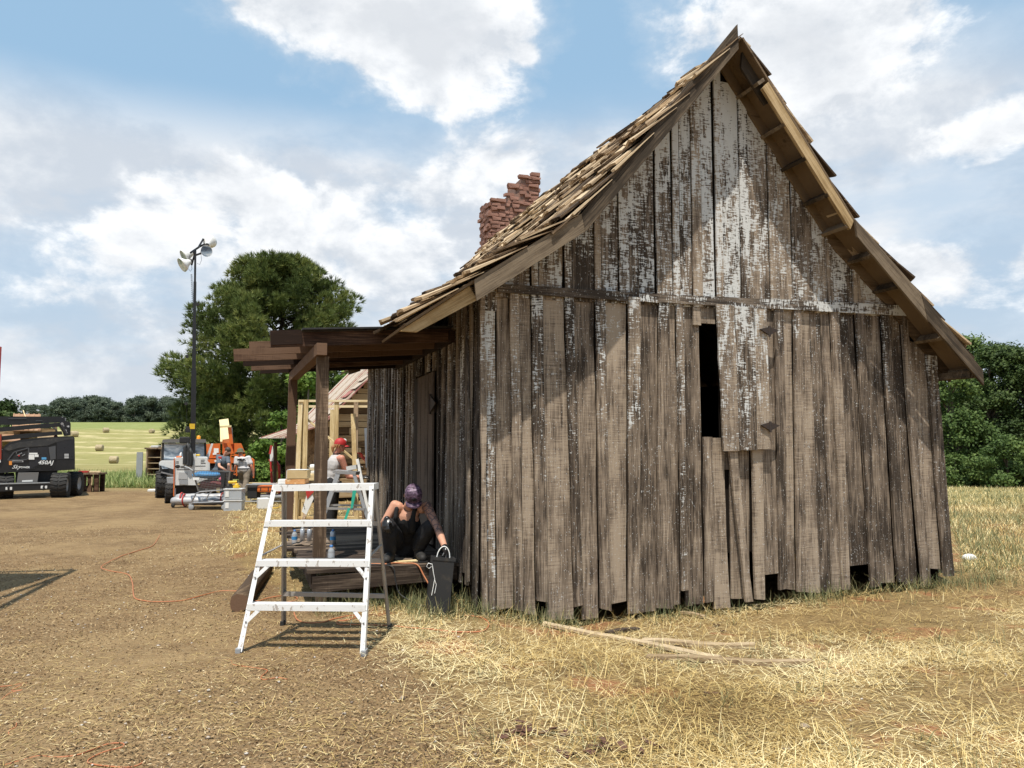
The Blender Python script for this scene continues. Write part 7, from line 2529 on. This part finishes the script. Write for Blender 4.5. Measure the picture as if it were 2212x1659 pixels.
def stander(label, o, J, outfit, voxel=.011):
    """generic clothed adult from named joints (world points); outfit: dict of materials and flags"""
    root = thing("person", label, "person", o)
    o = Vector(o)
    J = {k: (Vector(v) - o) for k, v in J.items()}
    fwd, up = outfit["face"], outfit.get("head_up", (0, 0, 1))
    hm = frame(fwd, up)
    k = outfit.get("k", 1.0)
    body = MB()
    head_shapes(body, J["head"], hm)
    limbs(body, [J["neck"], J["head"] + hm @ Vector((0, -.02, -.05))], [.060, .055])
    torso_shapes(body, J["pel"], J["chest"], J["neck"], J["sL"], J["sR"], k)
    for s in "LR":
        S, E, W_ = J["s" + s], J["e" + s], J["w" + s]
        limbs(body, [J["chest"].lerp(J["neck"], .6).lerp(S, .75), S], [.062, .058])
        limbs(body, [S, S.lerp(E, .4), E, E.lerp(W_, .35), W_], [.056 * k, .050 * k, .041, .041, .029])
        H, K_, A = J["h" + s], J["k" + s], J["a" + s]
        limbs(body, [H, H.lerp(K_, .5), K_, K_.lerp(A, .35), A], [.090 * k, .077 * k, .057, .058, .042])
        d = outfit["toe"].normalized()
        limbs(body, [A - d * .03 + Vector((0, 0, -.035)), A + d * .16 + Vector((0, 0, -.045))], [.036, .03])
        hd = outfit["hand" + s]
        hand_shapes(body, W_, hd[0], hd[1], 1 if s == "R" else -1, hd[2])
    finish(root, fuse(body, "body", voxel), outfit["skin"])
    face_bits(root, J["head"], hm)
    sh = MB()
    torso_shapes(sh, J["pel"] + Vector((0, 0, .03)), J["chest"], J["neck"] if outfit["sleeves"] else J["chest"].lerp(J["neck"], .6), J["sL"], J["sR"], k, .02)
    for s in "LR":
        S, E = J["s" + s], J["e" + s]
        if outfit["sleeves"]:
            limbs(sh, [J["chest"].lerp(J["neck"], .6).lerp(S, .75), S, S.lerp(E, .4), S.lerp(E, .66)], [.060, .058, .055, .058], 10, .012)
        else:
            b = J["neck"].lerp(S, .60) + Vector((0, 0, -.005))
            limbs(sh, [J["chest"], b, J["chest"].lerp(J["neck"], .5)], [.05, .042, .05])
    m_ = fuse(sh, "shirt", voxel)
    wrinkle(m_, .005, 9, 1)
    shirt = finish(root, m_, outfit["shirt"])
    tr = MB()
    tr.ell(J["pel"] - Vector((0, 0, .03)), (.170 * k, .130 * k, .12), frame(outfit["toe"], (0, 0, 1)), 14, 9)
    for s in "LR":
        H, K_, A = J["h" + s], J["k" + s], J["a" + s]
        limbs(tr, [H, H.lerp(K_, .5), K_, K_.lerp(A, .4), A + Vector((0, 0, -.02))], [.092 * k, .080 * k, .066, .064, .062], 10, outfit.get("baggy", .012))
    m_ = fuse(tr, "trousers", voxel)
    wrinkle(m_, .008, 8, 5)
    finish(root, m_, outfit["trousers"])
    for s in "LR":
        d = outfit["toe"].normalized()
        A = J["a" + s]
        b = MB()
        limbs(b, [A + Vector((0, 0, .02)), A + Vector((0, 0, -.04)), A + d * .08 + Vector((0, 0, -.035)), A + d * .17 + Vector((0, 0, -.045))], [.05, .05, .048, .038])
        finish(root, fuse(b, "shoe", voxel), outfit["shoe"])
        if outfit.get("glove"):
            hd = outfit["hand" + s]
            g = MB()
            hand_shapes(g, J["w" + s], hd[0], hd[1], 1 if s == "R" else -1, hd[2], .004)
            limbs(g, [J["w" + s].lerp(J["e" + s], .12), J["w" + s]], [.035, .033])
            finish(root, fuse(g, "glove", .0065, 2), outfit["glove"])
    bl = MB().lathe(J["pel"] + Vector((0, 0, .05)), [(.165 * k, -.02), (.172 * k, 0), (.165 * k, .02)], 18)
    bl.build("belt", M["boot"], root)
    return root, J, hm, shirt

def straight(o, sc, lean=(0, 0), turn=0.0, h=1.75):
    """joint table for a standing person at o, facing +y turned by 'turn'; lean = shift of the shoulders (right, forward)"""
    rt = Matrix.Rotation(turn, 3, "Z")
    T = lambda x, y, z: Vector(o) + rt @ Vector((x, y, z)) * sc
    lx, ly = lean
    J = dict(head=T(lx * 1.15, ly * 1.2 + .03, 1.62), neck=T(lx, ly, 1.47), chest=T(lx * .8, ly * .8, 1.27), pel=T(0, 0, .95),
             sL=T(lx - .185, ly, 1.41), sR=T(lx + .185, ly, 1.41), hL=T(-.095, 0, .91), hR=T(.095, 0, .91), kL=T(-.11, .03, .50), kR=T(.11, .03, .50), aL=T(-.12, -.02, .09), aR=T(.12, -.02, .09))
    J["eL"], J["wL"] = T(lx - .25, ly + .02, 1.13), T(lx - .25, ly + .14, .89)
    J["eR"], J["wR"] = T(lx + .25, ly + .02, 1.13), T(lx + .25, ly + .14, .89)
    return J, T, rt

# ---- 2. person in the red cap, working at the far house corner
y = 13.9
oP = Vector(((717 - CU) / F_PX * y, y, 0))
J, T, rt = straight(oP, 1.0, (0, .05), rad(-62), 1.75)
PX = lambda u, v, yy: D(u, v, yy)
J["head"] = PX(736, 962, y); J["neck"] = PX(727, 980, y)
J["sR"] = PX(738, 990, y - .16); J["eR"] = PX(752, 1030, y - .10); J["wR"] = PX(784, 1031, y - .06)
J["sL"] = PX(722, 990, y + .20); J["eL"] = PX(745, 1015, y + .35); J["wL"] = PX(768, 1010, y + .30)
J["chest"] = PX(722, 1005, y); J["pel"] = PX(716, 1048, y)
for s_, dx in (("L", .10), ("R", -.08)):
    J["h" + s_] = Vector((J["pel"].x + .02, y + dx, .88)); J["k" + s_] = Vector((J["pel"].x + .03, y + dx * 1.1, .48)); J["a" + s_] = Vector((J["pel"].x + .0, y + dx * 1.2, .09))
root, JJ, hm, shirt = stander("person in red cap and grey sleeveless top standing at the far house corner", oP, J,
    dict(face=(.88, .42, -.12), skin=M["skin_red"], shirt=M["tank_grey"], trousers=M["black_denim"], shoe=M["boot"], glove=M["glove_black"], sleeves=False, toe=Vector((.85, .4, 0)),
         handR=(Vector((1, .05, .05)), Vector((0, .5, -1)), .55), handL=(Vector((1, .1, .1)), Vector((0, -.5, -1)), .6), k=1.08), .010)
ck = cap(root, JJ["head"], hm, M["cap_red"], 1.05, M["cap_red"])
MB().ell(JJ["head"] + hm @ Vector((-.03, .06, .085)), (.055, .045, .045), hm, 12, 8).build("cap_front", M["cap_white"], ck)
hr = MB()
q = lambda x, y_, z: JJ["head"] + hm @ Vector((x, y_, z))
for i in range(7):
    a = math.pi + math.pi * (i + .5) / 7
    p = q(.080 * math.cos(a), -.015 + .095 * math.sin(a), .0)
    limbs(hr, [p, p + hm @ Vector((0, -.012, -.05))], [.020, .012], 7)
limbs(hr, [q(0, -.11, -.02), q(0, -.14, -.05), q(.01, -.13, -.11), q(0, -.12, -.15)], [.028, .03, .022, .01], 8)
finish(root, fuse(hr, "hair", .008), M["hair"])
MB().tube([JJ["neck"] + Vector((.062 * math.cos(a), .07 * math.sin(a), .0)) for a in np.linspace(0, 6.28, 17)], .008, 6).build("strap", M["black_cloth"], root)
tag(MB().bbox_bevel(PX(806, 1026, 13.75), (.05, .05, .17), .01).build("scrub_block", M["white_dirty"]), "white scrubbing block held by the person in the red cap against the house", "block")

# ---- 3. man in blue-grey T-shirt bending to his right
y = 23.2
oP = Vector(((474 - CU) / F_PX * y, y, 0))
J, T, rt = straight(oP, 1.0)
J["head"] = PX(492, 975, y - .05); J["neck"] = PX(485, 986, y)
J["sL"] = PX(471, 986, y); J["sR"] = PX(492, 990, y - .05); J["chest"] = PX(479, 998, y); J["pel"] = PX(472, 1020, y)
J["eL"] = PX(474, 1008, y - .35); J["wL"] = PX(490, 1016, y - .42); J["eR"] = PX(494, 1004, y - .18); J["wR"] = PX(492, 1016, y - .3)
for s_, dx in (("L", -.10), ("R", .10)):
    J["h" + s_] = J["pel"] + Vector((dx, 0, -.04)); J["k" + s_] = Vector((J["pel"].x + dx * 1.2 + .03, y - .05, .48)); J["a" + s_] = Vector((J["pel"].x + dx * 1.3, y, .09))
root, JJ, hm, shirt = stander("man in a blue-grey T-shirt bending over behind the shopping cart", oP, J,
    dict(face=(.80, -.1, -.55), head_up=(.5, 0, .8), skin=M["skin"], shirt=M["tee_grey"], trousers=M["jeans"], shoe=M["boot"], sleeves=True, toe=Vector((.9, .4, 0)),
         handR=(Vector((0, -.2, -1)), Vector((-.8, 0, 0)), .5), handL=(Vector((.6, -.2, -1)), Vector((.5, 0, -.3)), .5), k=1.12), .014)
hr = MB()
hr.ell(JJ["head"] + hm @ Vector((0, -.02, .035)), (.083, .098, .09), hm, 14, 9)
finish(root, fuse(hr, "hair", .012), M["hair_dark"])
MB().box(J["chest"] - oP + Vector((-.06, -.150, .05)), (.20, .012, .05), (0, rad(-12), 0)).build("shirt_print", M["decal_white"], shirt)
MB().ell(J["chest"] - oP + Vector((.0, -.15, .13)), (.06, .012, .045), None, 10, 6).build("shirt_print", M["red"], shirt)

# ---- 4. man in white T-shirt and bucket hat
y = 23.6
oP = Vector(((526 - CU) / F_PX * y, y, 0))
J, T, rt = straight(oP, 1.0)
J["head"] = PX(519, 977, y + .12); J["neck"] = PX(521, 988, y + .05)
J["sL"] = PX(512, 990, y + .05); J["sR"] = PX(536, 989, y + .05); J["chest"] = PX(525, 1000, y + .02); J["pel"] = PX(527, 1016, y)
J["sL"].x -= .02; J["sR"].x += .02
J["eL"] = PX(509, 1006, y); J["wL"] = PX(506, 1017, y + .05); J["eR"] = PX(543, 1006, y); J["wR"] = PX(547, 1021, y + .05)
J["pel"].z = min(J["pel"].z, .86)
for s_, dx in (("L", -.09), ("R", .09)):
    J["h" + s_] = J["pel"] + Vector((dx, 0, -.04)); J["k" + s_] = Vector((J["pel"].x + dx * 1.1, y + (.12 if s_ == "L" else -.06), .46)); J["a" + s_] = Vector((J["pel"].x + dx * .9, y + (.05 if s_ == "L" else -.16), .09))
root, JJ, hm, shirt = stander("man in a white printed T-shirt, khaki trousers and bucket hat seen from behind", oP, J,
    dict(face=(-.35, .9, -.35), skin=M["skin_red"], shirt=M["tee_white"], trousers=M["khaki"], shoe=M["boot"], sleeves=True, toe=Vector((-.2, 1, 0)), baggy=.022,
         handR=(Vector((.1, .1, -1)), Vector((-1, 0, 0)), .5), handL=(Vector((-.1, .1, -1)), Vector((1, 0, 0)), .5), k=1.06), .014)
MB().lathe(JJ["head"], [(0, .125), (.05, .122), (.085, .10), (.098, .04), (.10, .02), (.155, -.015), (.165, -.03), (.16, -.034), (.10, .005)], 20, hm @ Vector((0, -.1, 1))).build("bucket_hat", M["hat_olive"], root)
text_mesh("MEDIC", .085, "shirt_print", M["black_cloth"], shirt, J["chest"] - oP + Vector((0.01, -.165, .075)), (rad(76), 0, rad(0)), 0, .03, True, "CENTER")

# ---- 5. worker hidden by the house corner: one bare forearm in a red glove shows
y = 15.2
oP = Vector(((832 - CU) / F_PX * y, y, 0))
J, T, rt = straight(oP, 1.0, (0, 0), rad(100))
J["eL"] = PX(803, 1010, y - .02); J["wL"] = PX(784, 988, y - .05); J["sL"] = PX(818, 985, y - .05)
root, JJ, hm, shirt = stander("worker mostly hidden by the far house corner, reaching out a red-gloved hand", oP, J,
    dict(face=(-.9, .1, -.1), skin=M["skin_red"], shirt=M["tee_grey"], trousers=M["jeans"], shoe=M["boot"], sleeves=True, glove=M["glove_red"], toe=Vector((-1, .1, 0)),
         handR=(Vector((-.2, 0, -1)), Vector((0, -1, 0)), .5), handL=(Vector((-.5, 0, .85)), Vector((-.6, -.5, -.2)), .9), k=1.0), .014)

bpy.data.scenes.remove(TMP)
